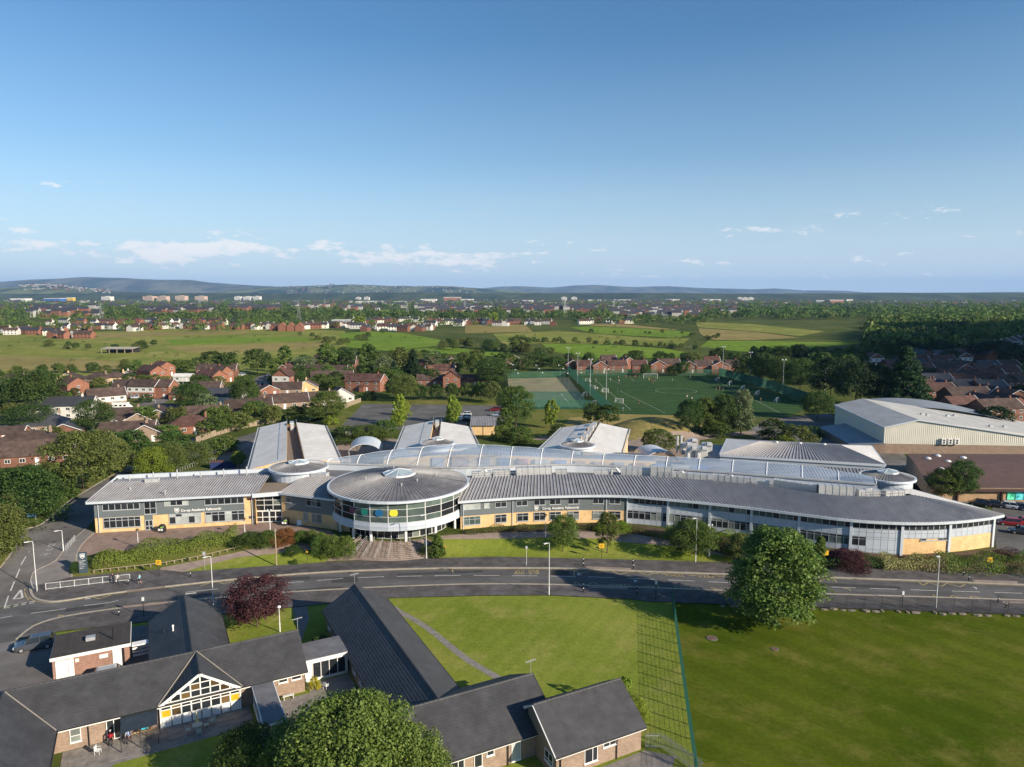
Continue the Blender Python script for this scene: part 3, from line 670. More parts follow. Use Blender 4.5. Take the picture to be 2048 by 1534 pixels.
def edge_beam(b,pts,w,h):
 for i in range(len(pts) - 1):
  p,q = pts[i],pts[i + 1];d = (q - p);s = Vector((d.y,-d.x,0)).normalized() * w
  u = Vector((0,0,h))
  b.add([p,q,q + s,p + s,p - u,q - u,q + s - u,p + s - u],[(0,1,2,3)[::-1],(4,5,6,7),(3,2,6,7)[::-1],(0,1,5,4),(0,3,7,4),(1,2,6,5)])
# ================================================================ SCHOOL
Z0 = 1.5
GL_SCHOOL = [(6,M['glass']),(2,M['glass_pale']),(1.5,M['glass_mid'])]
FRM = mat('grey_window_frame',(0.40,0.42,0.44),0.5,0.05,1.0)
school = wthing('school_building','long curved two-storey school with grey seamed metal roofs, buff brick and a round glazed hall','school',(0,132,Z0))
LW = [Vector((-76.6,126.2)),Vector((-48.9,131.6))];ld = (LW[1] - LW[0]).normalized();ln = Vector((ld.y,-ld.x))
def lw(px,z,out=0.0):
 s = s_of_px(LW,px,z);p = LW[0] + ld * s + ln * out;return Vector((p.x,p.y,z)),s
LWl = plen(LW);back = -ln
b = MB();wallband(b,LW,Z0,4.35);
for i,s in ((0,0),(1,LWl)):
 p = LW[0] + ld * s;q = p + back * 11.5
 b.add([(p.x,p.y,Z0),(q.x,q.y,Z0),(q.x,q.y,4.35),(p.x,p.y,4.35)],[(3,2,1,0) if i == 0 else (0,1,2,3)])
b.build('brick_wall',M['buff'],school)
b = MB();s_end = s_of_px(LW,488,5)
wallband(b,LW,4.35,7.55,0,s_end,0.05)
p = LW[0];q = p + back * 11.5;b.add([(p.x - .05,p.y,4.35),(q.x - .05,q.y,4.35),(q.x - .05,q.y,8.4),(p.x - .05,p.y,7.5)],[(3,2,1,0)])
p = LW[1] + back * .2;q = p + back * 11.5;b.add([(p.x,p.y,4.35),(q.x,q.y,4.35),(q.x,q.y,8.4),(p.x,p.y,7.5)],[(0,1,2,3)])
p = LW[0] + back * 11.5;q = LW[1] + back * 11.5;b.add([(p.x,p.y,Z0),(q.x,q.y,Z0),(q.x,q.y,8.6),(p.x,p.y,8.6)],[(3,2,1,0)])
b.build('upper_wall',M['panel_dark'],school)
b = MB();wallband(b,LW,4.35,7.55,s_end,LWl,0.0);b.build('brick_wall',M['buff'],school)
def lwwin(x0,x1,z0,z1,cols,rows,glass=GL_SCHOOL,name='window',top=None):
 a,s0 = lw(x0,z0,.06);_,s1 = lw(x1,z0,.06)
 return win(school,a,ld,s1 - s0,z1 - z0,cols,rows,FRM,glass,.09,name=name,topglass=top)
PALE = [(1,M['glass_pale'])];DK = [(1,M['glass'])]
lwwin(203,281,5.65,7.35,6,(.68,.32),DK,top=PALE)
lwwin(206,283,2.3,4.3,6,(.7,.3),DK)
lwwin(291,311,4.55,7.35,2,(.4,.42,.18),DK)
lwwin(330,381,5.95,7.35,4,(.68,.32))
lwwin(340,402,2.4,4.35,5,(.7,.3),[(1,M['glass']),(2,M['glass_pale'])])
lwwin(412,486,5.7,7.35,6,(.68,.32),DK)
lwwin(415,488,2.4,4.35,6,(.7,.3),[(5,M['glass']),(1,M['glass_pale'])])
a,s0 = lw(291,Z0,.08);_,s1 = lw(311,Z0,.08)
wd = s1 - s0
dr = win(school,a + Vector((0,0,.03)),ld,wd,1.95,2,(.4,.6),FRM,DK,.13,False,'door')
b = MB();q = a + Vector((ld.x,ld.y,0)) * wd
b.add([a + Vector((0,0,1.98)),q + Vector((0,0,1.98)),q + Vector((0,0,3.05)),a + Vector((0,0,3.05))],[(0,1,2,3)]);b.build('panel',M['panel_dark'],school)
a,s0 = lw(366,4.72,.06);_,s1 = lw(444,4.72,.06)
lettering('Co-op Academy Failsworth',school,a,ld,s1 - s0,M['white'])
a,_ = lw(355,4.5,.06);shield(school,a,ld,.85,.95,M['white'])
for x in (196,507):
 a,_ = lw(x,Z0,.18);MB().tube([(a.x,a.y,Z0),(a.x,a.y,7.4)],.07,8).build('downpipe',M['panel'],school)
a,_ = lw(497,6.2,.03);MB().add([a,a + Vector((ld.x,ld.y,0)) * 1.0,a + Vector((ld.x,ld.y,.3)) * 1.0,a + Vector((0,0,.3))],[(0,1,2,3)]).build('sign_plate',mat('maroon_plate',(.2,.03,.05),.5),school)
a,_ = lw(496,2.6,.03);MB().add([a,a + Vector((ld.x,ld.y,0)) * 1.05,a + Vector((ld.x * 1.05,ld.y * 1.05,.5)),a + Vector((0,0,.5))],[(0,1,2,3)]).build('sign_plate',M['sign_slate'],school)
def seg3(p0,p1,z): return [Vector((p0.x,p0.y,z)),Vector((p1.x,p1.y,z))]
e0 = LW[0] + ln * .8 - ld * 1.0;e1 = LW[1] + ln * .8 + ld * .4
r0 = LW[0] + back * 8.0 + ld * .3;r1 = LW[1] + back * 8.0 + ld * 1.6;k0 = LW[0] + back * 12.2 + ld * .3;k1 = LW[1] + back * 12.2 + ld * 1.6
ro = MB();pa,pb = loft(ro,seg3(e0,e1,7.62),seg3(r0,r1,9.0),60)
loft(ro,seg3(r0,r1,9.0),seg3(r0 + back * .9,r1 + back * .9,8.6),1)
loft(ro,seg3(r0 + back * .9,r1 + back * .9,8.6),seg3(k0,k1,8.6),1)
rf = ro.build('roof',M['zinc'],school)
sm = MB();seams(sm,pa,pb);tag(sm.build('roof_seam',M['zinc_seam'],rf),kind='stuff')
fb = MB();edge_beam(fb,seg3(e0,e1,7.66),.12,.42);edge_beam(fb,[Vector((k0.x,k0.y,9.3)),Vector((r0.x,r0.y,9.15)),Vector((e0.x,e0.y,7.70))],.12,.4)
fb.build('fascia',M['fascia'],school)
pw = MB();m0 = k0 + ld * .2;m1 = k1
pw.obox(((k0 + k1) / 2).to_tuple(),ld,plen([k0,k1]),.5,8.6,9.35);pw.build('parapet',M['fascia'],school)
so = MB();loft(so,seg3(e0,e1,7.24),seg3(LW[0],LW[1],7.4),1);so.build('soffit',M['fascia'],school)
pA = P(513,1050,Z0).to_2d();pB = P(565,1044.6,Z0).to_2d();pd_ = (pB - pA).normalized();pn_ = Vector((pd_.y,-pd_.x))
pA2 = pA - pn_ * 1.6;pB2 = pB - pn_ * .3
b = MB();b.add([(pA.x,pA.y,Z0),(pA2.x,pA2.y,Z0),(pA2.x,pA2.y,7),(pA.x,pA.y,7)],[(0,1,2,3)])
b.add([(pB2.x,pB2.y,Z0),(pB.x,pB.y,Z0),(pB.x,pB.y,7),(pB2.x,pB2.y,7)],[(0,1,2,3)]);b.build('brick_wall',M['buff'],school)
gd = (pB2 - pA2).normalized();gl = (pB2 - pA2).length
win(school,(pA2.x,pA2.y,Z0 + 2.3),gd,gl,3.5,3,(.32,.28,.4),M['white'],[(3,M['glass']),(1,M['glass_mid'])],.09,False,'window')
win(school,(pA2.x,pA2.y,Z0 + .03),gd,gl,2.25,4,(.45,.55),M['white'],DK,.14,False,'door')
b = MB();c_ = (pA + pB) / 2;b.prism([(pA.x - .4,pA.y - .5),(pB.x + .3,pB.y - .5),(pB.x + .5,pB.y + 6.5),(pA.x - 1,pA.y + 7.5)],6.95,7.7)
b.build('porch_roof',M['fascia'],school)
MB().prism([(pA.x - .2,pA.y - .2),(pB.x + .1,pB.y - .2),(pB.x + .3,pB.y + 6.2),(pA.x - .8,pA.y + 7.2)],7.7,7.76).build('gravel_deck',mat('gravel_deck',(.24,.19,.14),.95,.35,4),school)
SB = [P(565,1044.6,Z0).to_2d(),P(700,1064,Z0).to_2d()];sdr = (SB[1] - SB[0]).normalized();sn = Vector((sdr.y,-sdr.x));SBl = plen(SB)
b = MB();wallband(b,SB,Z0,4.2);b.build('brick_wall',M['buff'],school)
b = MB();wallband(b,SB,4.2,7.4,1.0,SBl,.04);b.build('upper_wall',M['panel_dark'],school)
b = MB();wallband(b,SB,4.2,7.4,0,1.0,0);b.build('brick_wall',M['buff'],school)
def sbwin(x0,x1,z0,z1,cols,rows,gl_):
 s0,s1 = s_of_px(SB,x0,z0),s_of_px(SB,x1,z0);p = SB[0] + sdr * s0 + sn * .05
 win(school,(p.x,p.y,z0),sdr,s1 - s0,z1 - z0,cols,rows,FRM,gl_,.08)
sbwin(572,582,5.6,7.0,1,(.7,.3),[(1,M['glass_mid'])]);sbwin(614,643,5.5,7.0,3,(.7,.3),[(1,M['glass']),(1,M['glass_mid'])])
sbwin(608,618,2.5,4.1,1,(1,),[(1,M['glass_mid'])]);sbwin(624,645,2.4,4.1,2,(1,),[(1,M['glass_mid'])])
e0 = SB[0] + sn * .7;e1 = SB[1] + sn * .7;r0 = SB[0] - sn * 8.2;r1 = SB[1] - sn * 8.2
ro = MB();pa,pb = loft(ro,seg3(e0,e1,7.55),seg3(r0,r1,9.1),26);rf = ro.build('roof',M['zinc'],school)
sm = MB();seams(sm,pa,pb);tag(sm.build('roof_seam',M['zinc_seam'],rf),kind='stuff')
fb = MB();edge_beam(fb,seg3(e0,e1,7.6),.12,.36);fb.build('fascia',M['fascia'],school)
b = MB();b.prism([tuple(r0),tuple(r1),tuple(r1 + Vector((4,8))),tuple(r0 + Vector((-2,12)))],7.9,8.5);b.build('flat_roof',M['felt_grey'],school)
p = SB[0] + sdr * SBl * .83 + sn * .12;MB().tube([(p.x,p.y,Z0),(p.x,p.y,7.3)],.06,8).build('downpipe',M['panel'],school)
def circ(c,r,z,n=48,a0=0,a1=2 * math.pi): return [Vector((c[0] + r * math.cos(a0 + (a1 - a0) * i / n),c[1] + r * math.sin(a0 + (a1 - a0) * i / n),z)) for i in range(n + 1)]
def drum_roof(c,r,zr,zt,rl,lz,nseam,rimh=.35,parent=school,lantern=True,facets=8):
 b = MB();pa,pb = loft(b,circ(c,r - .25,zr),circ(c,rl,zt),nseam);rf = b.build('roof',M['zinc_dark'],parent)
 sm = MB();seams(sm,pa,pb,.07,.07);tag(sm.build('roof_seam',M['zinc'],rf),kind='stuff')
 rb = MB()
 for ra,za,rc,zc in ((r - .3,zr + .06,r + .1,zr + .06),(r + .1,zr + .06,r + .12,zr - rimh),(r + .12,zr - rimh,r - .6,zr - rimh + .02)): loft(rb,circ(c,ra,za),circ(c,rc,zc),48)
 rb.build('rim',M['fascia'],parent)
 if lantern:
  lb = MB();loft(lb,circ(c,rl,zt - .1,facets),circ(c,rl,zt + .25,facets),facets);ln_ = lb.build('lantern',M['white_post'],parent)
  ap = Vector((c[0],c[1],lz));bs = circ(c,rl * .97,zt + .25,facets)
  for i in range(facets): MB().poly(bs[i],bs[i + 1],ap).build('pane',GLS_LANTERN,ln_)
  lb = MB()
  for i in range(facets): lb.tube([bs[i],ap],.06,4);lb.tube([bs[i],bs[i + 1]],.07,4)
  lb.build('glazing_bar',M['white_post'],ln_)
GLS_LANTERN = glass_mat('lantern_glass',(0.34,0.42,0.46),0.12,0.25)
RC = (-21.7,133.0);RR = 13.35
drum_roof(RC,RR,9.3,10.9,3.2,12.1,96)
def arc_at(r,deg,z): t = math.radians(deg);return Vector((RC[0] + r * math.cos(t),RC[1] + r * math.sin(t),z))
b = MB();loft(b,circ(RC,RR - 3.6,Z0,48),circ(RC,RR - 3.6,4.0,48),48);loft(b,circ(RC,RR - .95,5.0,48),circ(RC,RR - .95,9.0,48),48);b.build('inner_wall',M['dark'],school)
for i,k in enumerate(range(-12,1)):
 a0,a1 = k * 15 - 0,(k + 1) * 15
 if a1 < -170 or a0 > 0: continue
 p,q = arc_at(RR - .75,a0,5.25),arc_at(RR - .75,a1,5.25);d = (q - p).to_2d()
 right = a0 >= -30;left = a0 < -120
 gl_ = [(1,M['glass_mid']),(1,M['glass'])] if right else ([(2,M['glass']),(1,GLS_WARM)] if left and False else [(5,M['glass_green']),(1,M['glass'])])
 win(school,p,d,d.length,3.7,1,(.3,.36,.34),M['white_post'],DK if a0 < -120 else gl_,.07,False,'window')
 p2,q2 = arc_at(RR - .5,a0,3.9),arc_at(RR - .5,a1,3.9);u1,u2 = arc_at(RR - .62,a0,5.25),arc_at(RR - .62,a1,5.25);m1_,m2_ = arc_at(RR - .5,a0,4.5),arc_at(RR - .5,a1,4.5)
 MB().add([p2,q2,m2_,m1_],[(0,1,2,3)]).build('skirt_panel',M['panel'],school);
 MB().add([m1_ + Vector((0,0,.02)),m2_ + Vector((0,0,.02)),u2,u1],[(0,1,2,3)]).build('skirt_panel',M['panel'],school)
 g0,g1 = arc_at(RR - 3.5,a0,Z0),arc_at(RR - 3.5,a1,Z0)
 if a0 > -160: win(school,g0,(g1 - g0).to_2d(),(g1 - g0).length,2.4,2,(.6,.4),M['white_post'],[(4,M['glass']),(1,M['glass_mid'])],.07,False,'door' if -105 <= a0 <= -90 else 'window')
b = MB();loft(b,circ(RC,RR - .5,3.9,48),circ(RC,RR - 3.6,3.95,48),48);b.build('soffit',M['white'],school)
for deg in (-150,-126,-107,-76,-48,-20):
 r_ = RR - 1.7;p = arc_at(r_,deg,0);zb = Z0 - .95 if -135 < deg < -60 else Z0 - .1
 MB().ring((p.x,p.y,zb),(p.x,p.y,3.95),.27,.27,14).build('column',M['white'],school,smooth=False)
for px,col in ((705,(.16,.05,.11)),(729,(.03,.26,.2)),(758,(.02,.13,.28)),(787,(.62,.58,.05))):
 best = min(((abs((1024 + F_PX * arc_at(RR - .66,dg,7.1).x / (arc_at(RR - .66,dg,7.1).y * ct - (7.1 - CAM_H) * st)) - px),dg) for dg in np.arange(-150,-40,.5)))
 dg = best[1];mdl = math.radians((math.floor(dg / 15) + .5) * 15);c0 = arc_at(RR - .66,dg,7.15);tdir = Vector((-math.sin(mdl),math.cos(mdl),0));nn_ = Vector((math.cos(mdl),math.sin(mdl),0))
 pts = [c0 + nn_ * .04 + tdir * (.72 * math.copysign(abs(math.cos(t)) ** .7,math.cos(t))) + Vector((0,0,.62 * math.copysign(abs(math.sin(t)) ** .7,math.sin(t)))) for t in np.linspace(0,2 * math.pi,25)[:-1]]
 MB().add(pts,[tuple(range(24))]).build('window_graphic',mat('window_graphic',col,.4,.03),school)
for dx,dy in ((-6,-2),(4,-4),(7,1),(-2,6),(1.5,-6.5)):
 r_ = math.hypot(dx,dy);z = 9.3 + (RR - r_) / (RR - 3.2) * 1.6;b = MB();b.tube([(RC[0] + dx,RC[1] + dy,z - .1),(RC[0] + dx,RC[1] + dy,z + .3)],.1,8);b.ball((RC[0] + dx,RC[1] + dy,z + .35),.16);b.build('roof_vent',M['duct'],school)
def small_drum(c,r,z,wallz,lant=1.8):
 b = MB();loft(b,circ(c,r - .5,wallz,32),circ(c,r - .5,z - .2,32),32);b.build('drum_wall',M['panel'],school)
 drum_roof(c,r,z,z + .75,lant,z + 1.5,48,.3)
small_drum((-44.0,143.2),5.9,9.9,7.8,2.2)
small_drum((73.2,135.0),4.9,10.0,7.6,2.0)
def drum_px(xl,xr,y,z): 
 a = P(xl,y,z);c = P(xr,y,z);return (((a.x + c.x) / 2),(a.y + c.y) / 2),(c.x - a.x) / 2
c_,r_ = drum_px(841,909,885,10.3);small_drum(c_,r_,10.3,7.5,1.5)
c_,r_ = drum_px(1119,1190,889,10.3);small_drum(c_,r_,10.3,7.5,1.5)
steps = wthing('entrance_steps','fan of pale brown steps below the round glazed hall','steps',(RC[0],RC[1] - 15,.1))
NS = 10
for k in range(NS):
 r0_ = 17.0 - k * .52;z1_ = .12 + (Z0 - .12 + .06) * (k + 1) / NS
 a0,a1 = math.radians(-118 + k * .1),math.radians(-60 - k * .1);n = 20;b = MB()
 o_ = [(RC[0] + r0_ * math.cos(a0 + (a1 - a0) * i / n),RC[1] + r0_ * math.sin(a0 + (a1 - a0) * i / n)) for i in range(n + 1)]
 i_ = [(RC[0] + 11.2 * math.cos(a0 + (a1 - a0) * i / n),RC[1] + 11.2 * math.sin(a0 + (a1 - a0) * i / n)) for i in range(n,-1,-1)]
 zt = z1_ if k else z1_
 for i in range(n):
  p,q = o_[i],o_[i + 1];p2,q2 = i_[n - i],i_[n - i - 1]
  if k == NS - 1: pass
  else:
   rr = r0_ - .62;p2 = (RC[0] + rr * math.cos(a0 + (a1 - a0) * i / n),RC[1] + rr * math.sin(a0 + (a1 - a0) * i / n));q2 = (RC[0] + rr * math.cos(a0 + (a1 - a0) * (i + 1) / n),RC[1] + rr * math.sin(a0 + (a1 - a0) * (i + 1) / n))
  b.add([(p[0],p[1],z1_ - .2),(q[0],q[1],z1_ - .2),(q[0],q[1],z1_),(p[0],p[1],z1_),(p2[0],p2[1],z1_),(q2[0],q2[1],z1_)],[(0,1,2,3),(3,2,5,4)])
  b.mi = 1;nr = .09
  b.add([(p[0],p[1],z1_ + .012),(q[0],q[1],z1_ + .012),(q[0] + (RC[0] - q[0]) / r0_ * nr,q[1] + (RC[1] - q[1]) / r0_ * nr,z1_ + .012),(p[0] + (RC[0] - p[0]) / r0_ * nr,p[1] + (RC[1] - p[1]) / r0_ * nr,z1_ + .012)],[(0,1,2,3)]);b.mi = 0
 b.build('step',[STEPM,STEPN] if k else [STEPM,STEPN],steps) if False else b.build('step',[M['paving_pink'],M['kerb']],steps)
for dg in (-116,-110,-103,-95.5,-88,-80.5,-73,-62):
 b = MB();t = math.radians(dg)
 A_ = Vector((RC[0] + 16.8 * math.cos(t),RC[1] + 16.8 * math.sin(t),.25));B_ = Vector((RC[0] + 12.0 * math.cos(t),RC[1] + 12.0 * math.sin(t),Z0 + .1))
 for hh in (.95,.5): b.tube([A_ + Vector((0,0,hh)),B_ + Vector((0,0,hh))],.03,5)
 for f in (0,.33,.66,1): p = A_.lerp(B_,f);b.tube([p - Vector((0,0,.3)),p + Vector((0,0,.95))],.03,5)
 b.build('handrail',M['galv'],steps)
for dg in (-119.5,-58.5):
 t = math.radians(dg);A_ = Vector((RC[0] + 17.1 * math.cos(t),RC[1] + 17.1 * math.sin(t)));B_ = Vector((RC[0] + 11.4 * math.cos(t),RC[1] + 11.4 * math.sin(t)))
 b = MB();b.obox((A_ + B_) / 2,B_ - A_,(B_ - A_).length,.35,-.1,1.75);b.build('side_wall',M['brownbrick'],steps)
CW = smooth([(-9.6,128.3),(0,130.6),(6.6,131.6),(15,132.3),(22.2,131.9),(29.5,129.7),(36.5,127.2),(42.9,124.5),(50,121),(58,117.4),(66,115.9),(74.5,116.5),(83.6,119.2)],4)
ZE = 7.15
sA = s_of_px(CW,1254,3);CWl = plen(CW)
b = MB();wallband(b,CW,Z0 - .6,4.0,0,sA,0,1.2);b.build('brick_wall',M['buff'],school)
b = MB();wallband(b,CW,4.0,ZE - .1,0,sA,.04,1.2);b.build('upper_wall',M['panel_dark'],school)
bays = [s_of_px(CW,x,3) for x in (1254,1337,1421,1504,1599,1702,1804,1898,1989)]
b = MB();wallband(b,CW,Z0 - .6,ZE - .1,bays[0],bays[-1],-.1,1.2);b.build('inner_wall',M['panel'],school)
def cww(px0,px1,z0,z1,cols,rows,gl_=GL_SCHOOL,top=None):
 s0,s1 = s_of_px(CW,px0,z0),s_of_px(CW,px1,z0);p,d = poly_at(CW,s0);q,_ = poly_at(CW,s1);d = (q - p);n_ = Vector((d.y,-d.x)).normalized();p = p + n_ * .06
 win(school,(p.x,p.y,z0),d,d.length,z1 - z0,cols,rows,FRM,gl_,.08,topglass=top)
PALER = [(1,M['glass_pale']),(1.2,M['glass'])];CURT = [(1,M['glass']),(1,M['glass_mid'])]
for x0,x1,g_ in ((927,961,PALE),(968,979,PALER),(990,1013,DK),(1032,1055,PALER),(1067.5,1090.5,DK),(1099,1122,DK),(1135,1158,DK),(1185,1208,DK),(1218,1241,DK)):
 cww(x0,x1,5.25,6.75,3 if x1 - x0 > 30 else (1 if x1 - x0 < 15 else 2),(.66,.34),g_)
for x0,x1,g_ in ((927,961,[(1,M['glass_green'])]),(990,1013,DK),(1034,1057,DK),(1067.5,1090.5,DK),(1099,1122,CURT),(1135,1158,CURT),(1185,1208,CURT),(1218,1241,CURT)):
 cww(x0,x1,2.25,3.85,3 if x1 - x0 > 30 else 2,(.66,.34),g_)
s0,s1 = s_of_px(CW,1084,4.4),s_of_px(CW,1157,4.4);p,d = poly_at(CW,s0);q,_ = poly_at(CW,s1);d = (q - p);n_ = Vector((d.y,-d.x)).normalized();p = p + n_ * .16
lettering('Co-op Academy Failsworth',school,(p.x,p.y,4.4),d,d.length,M['white'])
p,d = poly_at(CW,s_of_px(CW,1072.5,4.2));n_ = Vector((d.y,-d.x));p = p + n_ * .08;shield(school,(p.x,p.y,4.15),d,.8,.95,M['white'])
for px in (926,1025,1212): p,d = poly_at(CW,s_of_px(CW,px,3));p = p + Vector((d.y,-d.x)) * .2;MB().tube([(p.x,p.y,Z0),(p.x,p.y,6.9)],.06,8).build('downpipe',M['panel'],school)
for i in range(len(bays) - 1):
 s0,s1 = bays[i],bays[i + 1];n = 7 if i < 6 else 8
 for half in range(1):
  pts = [poly_at(CW,s0 + (s1 - s0) * k / n)[0] for k in range(n + 1)]
  curt = [[(3,M['glass']),(1,M['glass_mid'])],[(5,M['glass_mid']),(1,M['glass'])],[(1,M['glass']),(1.2,M['glass_mid'])],[(4,M['glass_green']),(1,M['glass'])],[(1,M['glass_green']),(1,M['glass'])],DK,DK,DK][i]
  zb = Z0 - .5
  for k in range(n):
   p,q = pts[k],pts[k + 1];d = q - p;nn_ = Vector((d.y,-d.x)).normalized()
   if k == n - 1: q = q - d * .12
   d = q - p
   two = i >= 5
   win(school,(p.x + nn_.x * .03,p.y + nn_.y * .03,5.55),d,d.length,ZE - .2 - 5.55,1,(.66,.34) if two else (1,),FRM,curt,.05,False)
   def pnl(z0,z1):
    bb = MB();u = nn_ * .05;e = d.normalized() * .025
    bb.add([(p.x + u.x + e.x,p.y + u.y + e.y,z0 + .02),(q.x + u.x - e.x,q.y + u.y - e.y,z0 + .02),(q.x + u.x - e.x,q.y + u.y - e.y,z1 - .02),(p.x + u.x + e.x,p.y + u.y + e.y,z1 - .02)],[(0,1,2,3)]);bb.build('panel',M['panel'],school)
   pnl(4.95,5.52);pnl(4.15,4.95)
   if i < 6:
    if i == 5 and k > 1: pnl(2.0,3.75);pnl(3.75,4.15)
    else: win(school,(p.x + nn_.x * .03,p.y + nn_.y * .03,2.5),d,d.length,1.62,1,(.74,.26),FRM,curt,.05,False)
    pnl(1.4 if i == 5 and k > 1 else 1.5,2.0 if i == 5 and k > 1 else 2.48);pnl(zb,1.48 if not (i == 5 and k > 1) else 1.4)
  if i >= 6:
   b = MB();wallband(b,CW,zb,4.12,s0,s1,.06,1.2);b.build('brick_wall',M['buff'],school)
   if i == 6:
    p = poly_at(CW,s0 + (s1 - s0) * .36)[0];q = poly_at(CW,s1 - .3)[0];d = q - p;nn_ = Vector((d.y,-d.x)).normalized() * .12
    win(school,(p.x + nn_.x,p.y + nn_.y,3.72),d,d.length,.4,5,(1,),FRM,DK,.06)
 p,d = poly_at(CW,s1 - .15);nn_ = Vector((d.y,-d.x));c0 = p + nn_ * .12
 MB().obox(c0,d,.45,.35,Z0 - .6,ZE - .15).build('column',M['fascia'],school)
p,d = poly_at(CW,bays[0]);MB().obox(p + Vector((d.y,-d.x)) * .1,d,.2,.3,Z0 - .5,ZE - .15).build('column',M['fascia'],school)
p = CW[-1];q = Vector((76.5,130.0));b = MB();b.add([(p.x,p.y,Z0 - .5),(q.x,q.y,Z0 - .5),(q.x,q.y,7.6),(p.x,p.y,ZE)],[(0,1,2,3)]);b.build('brick_wall',M['buff'],school)
EV = offset(CW,-.85);EV[0] = EV[0] + Vector((-.6,-.2));EV[-1] = Vector((85.3,119.3))
RG = smooth([(-8.4,136.5),(6.3,139.0),(22.7,138.6),(34,135.8),(45.4,131.6),(52,127.4),(58,124.2),(65.5,123.3),(72.3,124.2)],4)
ev3 = v3(EV,ZE + .08);rg3 = v3(RG,9.25)
ro = MB();NSEAM = 150
sT = s_of_px(EV,1960,7);
pa,pb = loft(ro,ev3,rg3 + [Vector((78.0,122.2,8.45))],NSEAM)
back3 = [v + Vector((0,1.1,-1.0)) for v in rg3];loft(ro,rg3,back3,40)
rf = ro.build('roof',M['zinc'],school)
sm = MB();seams(sm,pa,pb,.12,.13);tag(sm.build('roof_seam',M['zinc_seam'],rf),kind='stuff')
hb = MB();hb.add([(72.3,124.2,9.25),(78.0,122.2,8.45),(85.3,119.3,ZE + .08),(75.2,130.4,8.7),(71.5,128.5,9.1)],[(0,1,2,3,4)]);hb.build('roof',M['roof_pale'],school)
fb = MB();edge_beam(fb,ev3,.14,.45);edge_beam(fb,[Vector((85.3,119.3,ZE + .1)),Vector((75.2,130.4,8.75))],.14,.4);fb.build('fascia',M['fascia'],school)
so = MB();loft(so,v3(EV,ZE - .36),v3(CW,ZE - .12),40);so.build('soffit',M['fascia'],school)
CF = smooth([(-38.9,146.2),(-24,144.2),(-9.4,142.2),(9.4,145.0),(22,143.7),(34.5,140.9),(47,136.9),(58,133.0),(68.2,129.4)],5)
CR = smooth([(-38.6,146.8),(-24.5,149.0),(-10.6,152.3),(8.9,149.2),(22.3,147.0),(36,144.8),(49.5,141.8),(60,138.2),(69.5,132.5)],5)
CRZ = [(-39,10.4),(-24.5,12.2),(-10.6,12.6),(8.9,12.1),(22.3,11.5),(36,11.3),(49.5,11.1),(60,11.0),(69.5,10.2)]
b = MB();dk0 = [Vector((p.x,p.y + .9,8.25)) for p in RG];dk1 = [Vector((p.x,p.y - .3,8.25)) for p in CF if p.x > -10];loft(b,dk0,dk1,40);b.build('plant_deck',M['felt_grey'],school)
b = MB();loft(b,[Vector((p.x,p.y - .3,8.2)) for p in CF],[Vector((p.x,p.y - .3,9.75)) for p in CF],48);b.build('upstand',M['fascia'],school)
b = MB();edge_beam(b,[Vector((p.x,p.y,10.05)) for p in CF],.45,.3);b.build('gutter',M['duct'],school)
m = bpy.data.materials.new('clear_cushion_foil');m.use_nodes = True;nt = m.node_tree;N = nt.nodes;pb_ = N['Principled BSDF']
pb_.inputs['Base Color'].default_value = (.5,.6,.72,1);pb_.inputs['Roughness'].default_value = .16;pb_.inputs['Specular IOR Level'].default_value = .6
tr = N.new('ShaderNodeBsdfTransparent');tr.inputs[0].default_value = (.86,.9,.94,1);mx = N.new('ShaderNodeMixShader');g_ = N.new('ShaderNodeNewGeometry');w_ = N.new('ShaderNodeTexNoise');w_.inputs['Scale'].default_value = .5;w_.inputs['Detail'].default_value = 5
mp = N.new('ShaderNodeMapping');mp.inputs['Scale'].default_value = (.25,2.2,2.2);nt.links.new(g_.outputs['Position'],mp.inputs[0]);nt.links.new(mp.outputs[0],w_.inputs['Vector'])
mr = N.new('ShaderNodeMapRange');mr.inputs[3].default_value = .42;mr.inputs[4].default_value = .78;nt.links.new(w_.outputs[0],mr.inputs[0]);nt.links.new(mr.outputs[0],mx.inputs[0])
nt.links.new(tr.outputs[0],mx.inputs[2]);nt.links.new(pb_.outputs[0],mx.inputs[1]);nt.links.new(mx.outputs[0],N['Material Output'].inputs[0]);M['foil'] = m
nB = 17;LF,LR = plen(CF),plen(CR)
def canopy_section(t,sag=0.0):
 f,_ = poly_at(CF,t * LF);r,_ = poly_at(CR,t * LR);zr = lerp(CRZ,r.x);out = []
 for k in range(9):
  u = k / 8
  if u <= .6: w = u / .6;p = f.lerp(r,w);z = 9.95 + (zr - 9.95) * math.sin(w * math.pi / 2)
  else:
   w = (u - .6) / .4;d_ = (r - f).normalized();p = r + d_ * (w * max(2.5,(r - f).length * .6));z = zr - (zr - 10.0) * (w ** 1.6) * .85
  out.append(Vector((p.x,p.y,z - sag)))
 return out
ribs = []
for i in range(nB):
 b = MB();rows_ = []
 for j in range(7):
  w = j / 6;bulge = .14 * math.sin(math.pi * w);rows_.append([v + Vector((0,0,bulge - .0)) for v in canopy_section((i + w) / nB)])
 for j in range(6):
  for k in range(8): b.add([rows_[j][k],rows_[j + 1][k],rows_[j + 1][k + 1],rows_[j][k + 1]],[(0,1,2,3)])
 b.build('cushion',M['foil'],school,smooth=True)
for i in range(nB + 1):
 MB().tube([v + Vector((0,0,.06)) for v in canopy_section(i / nB)],.09,6).build('canopy_rib',M['white'],school)
b = MB();top = [canopy_section(i / 60)[5] + Vector((0,0,-.02 + .16 * abs(math.sin(math.pi * i / 60 * nB)))) for i in range(61)];b.tube(top,.05,4);b.build('canopy_cable',M['white'],school)
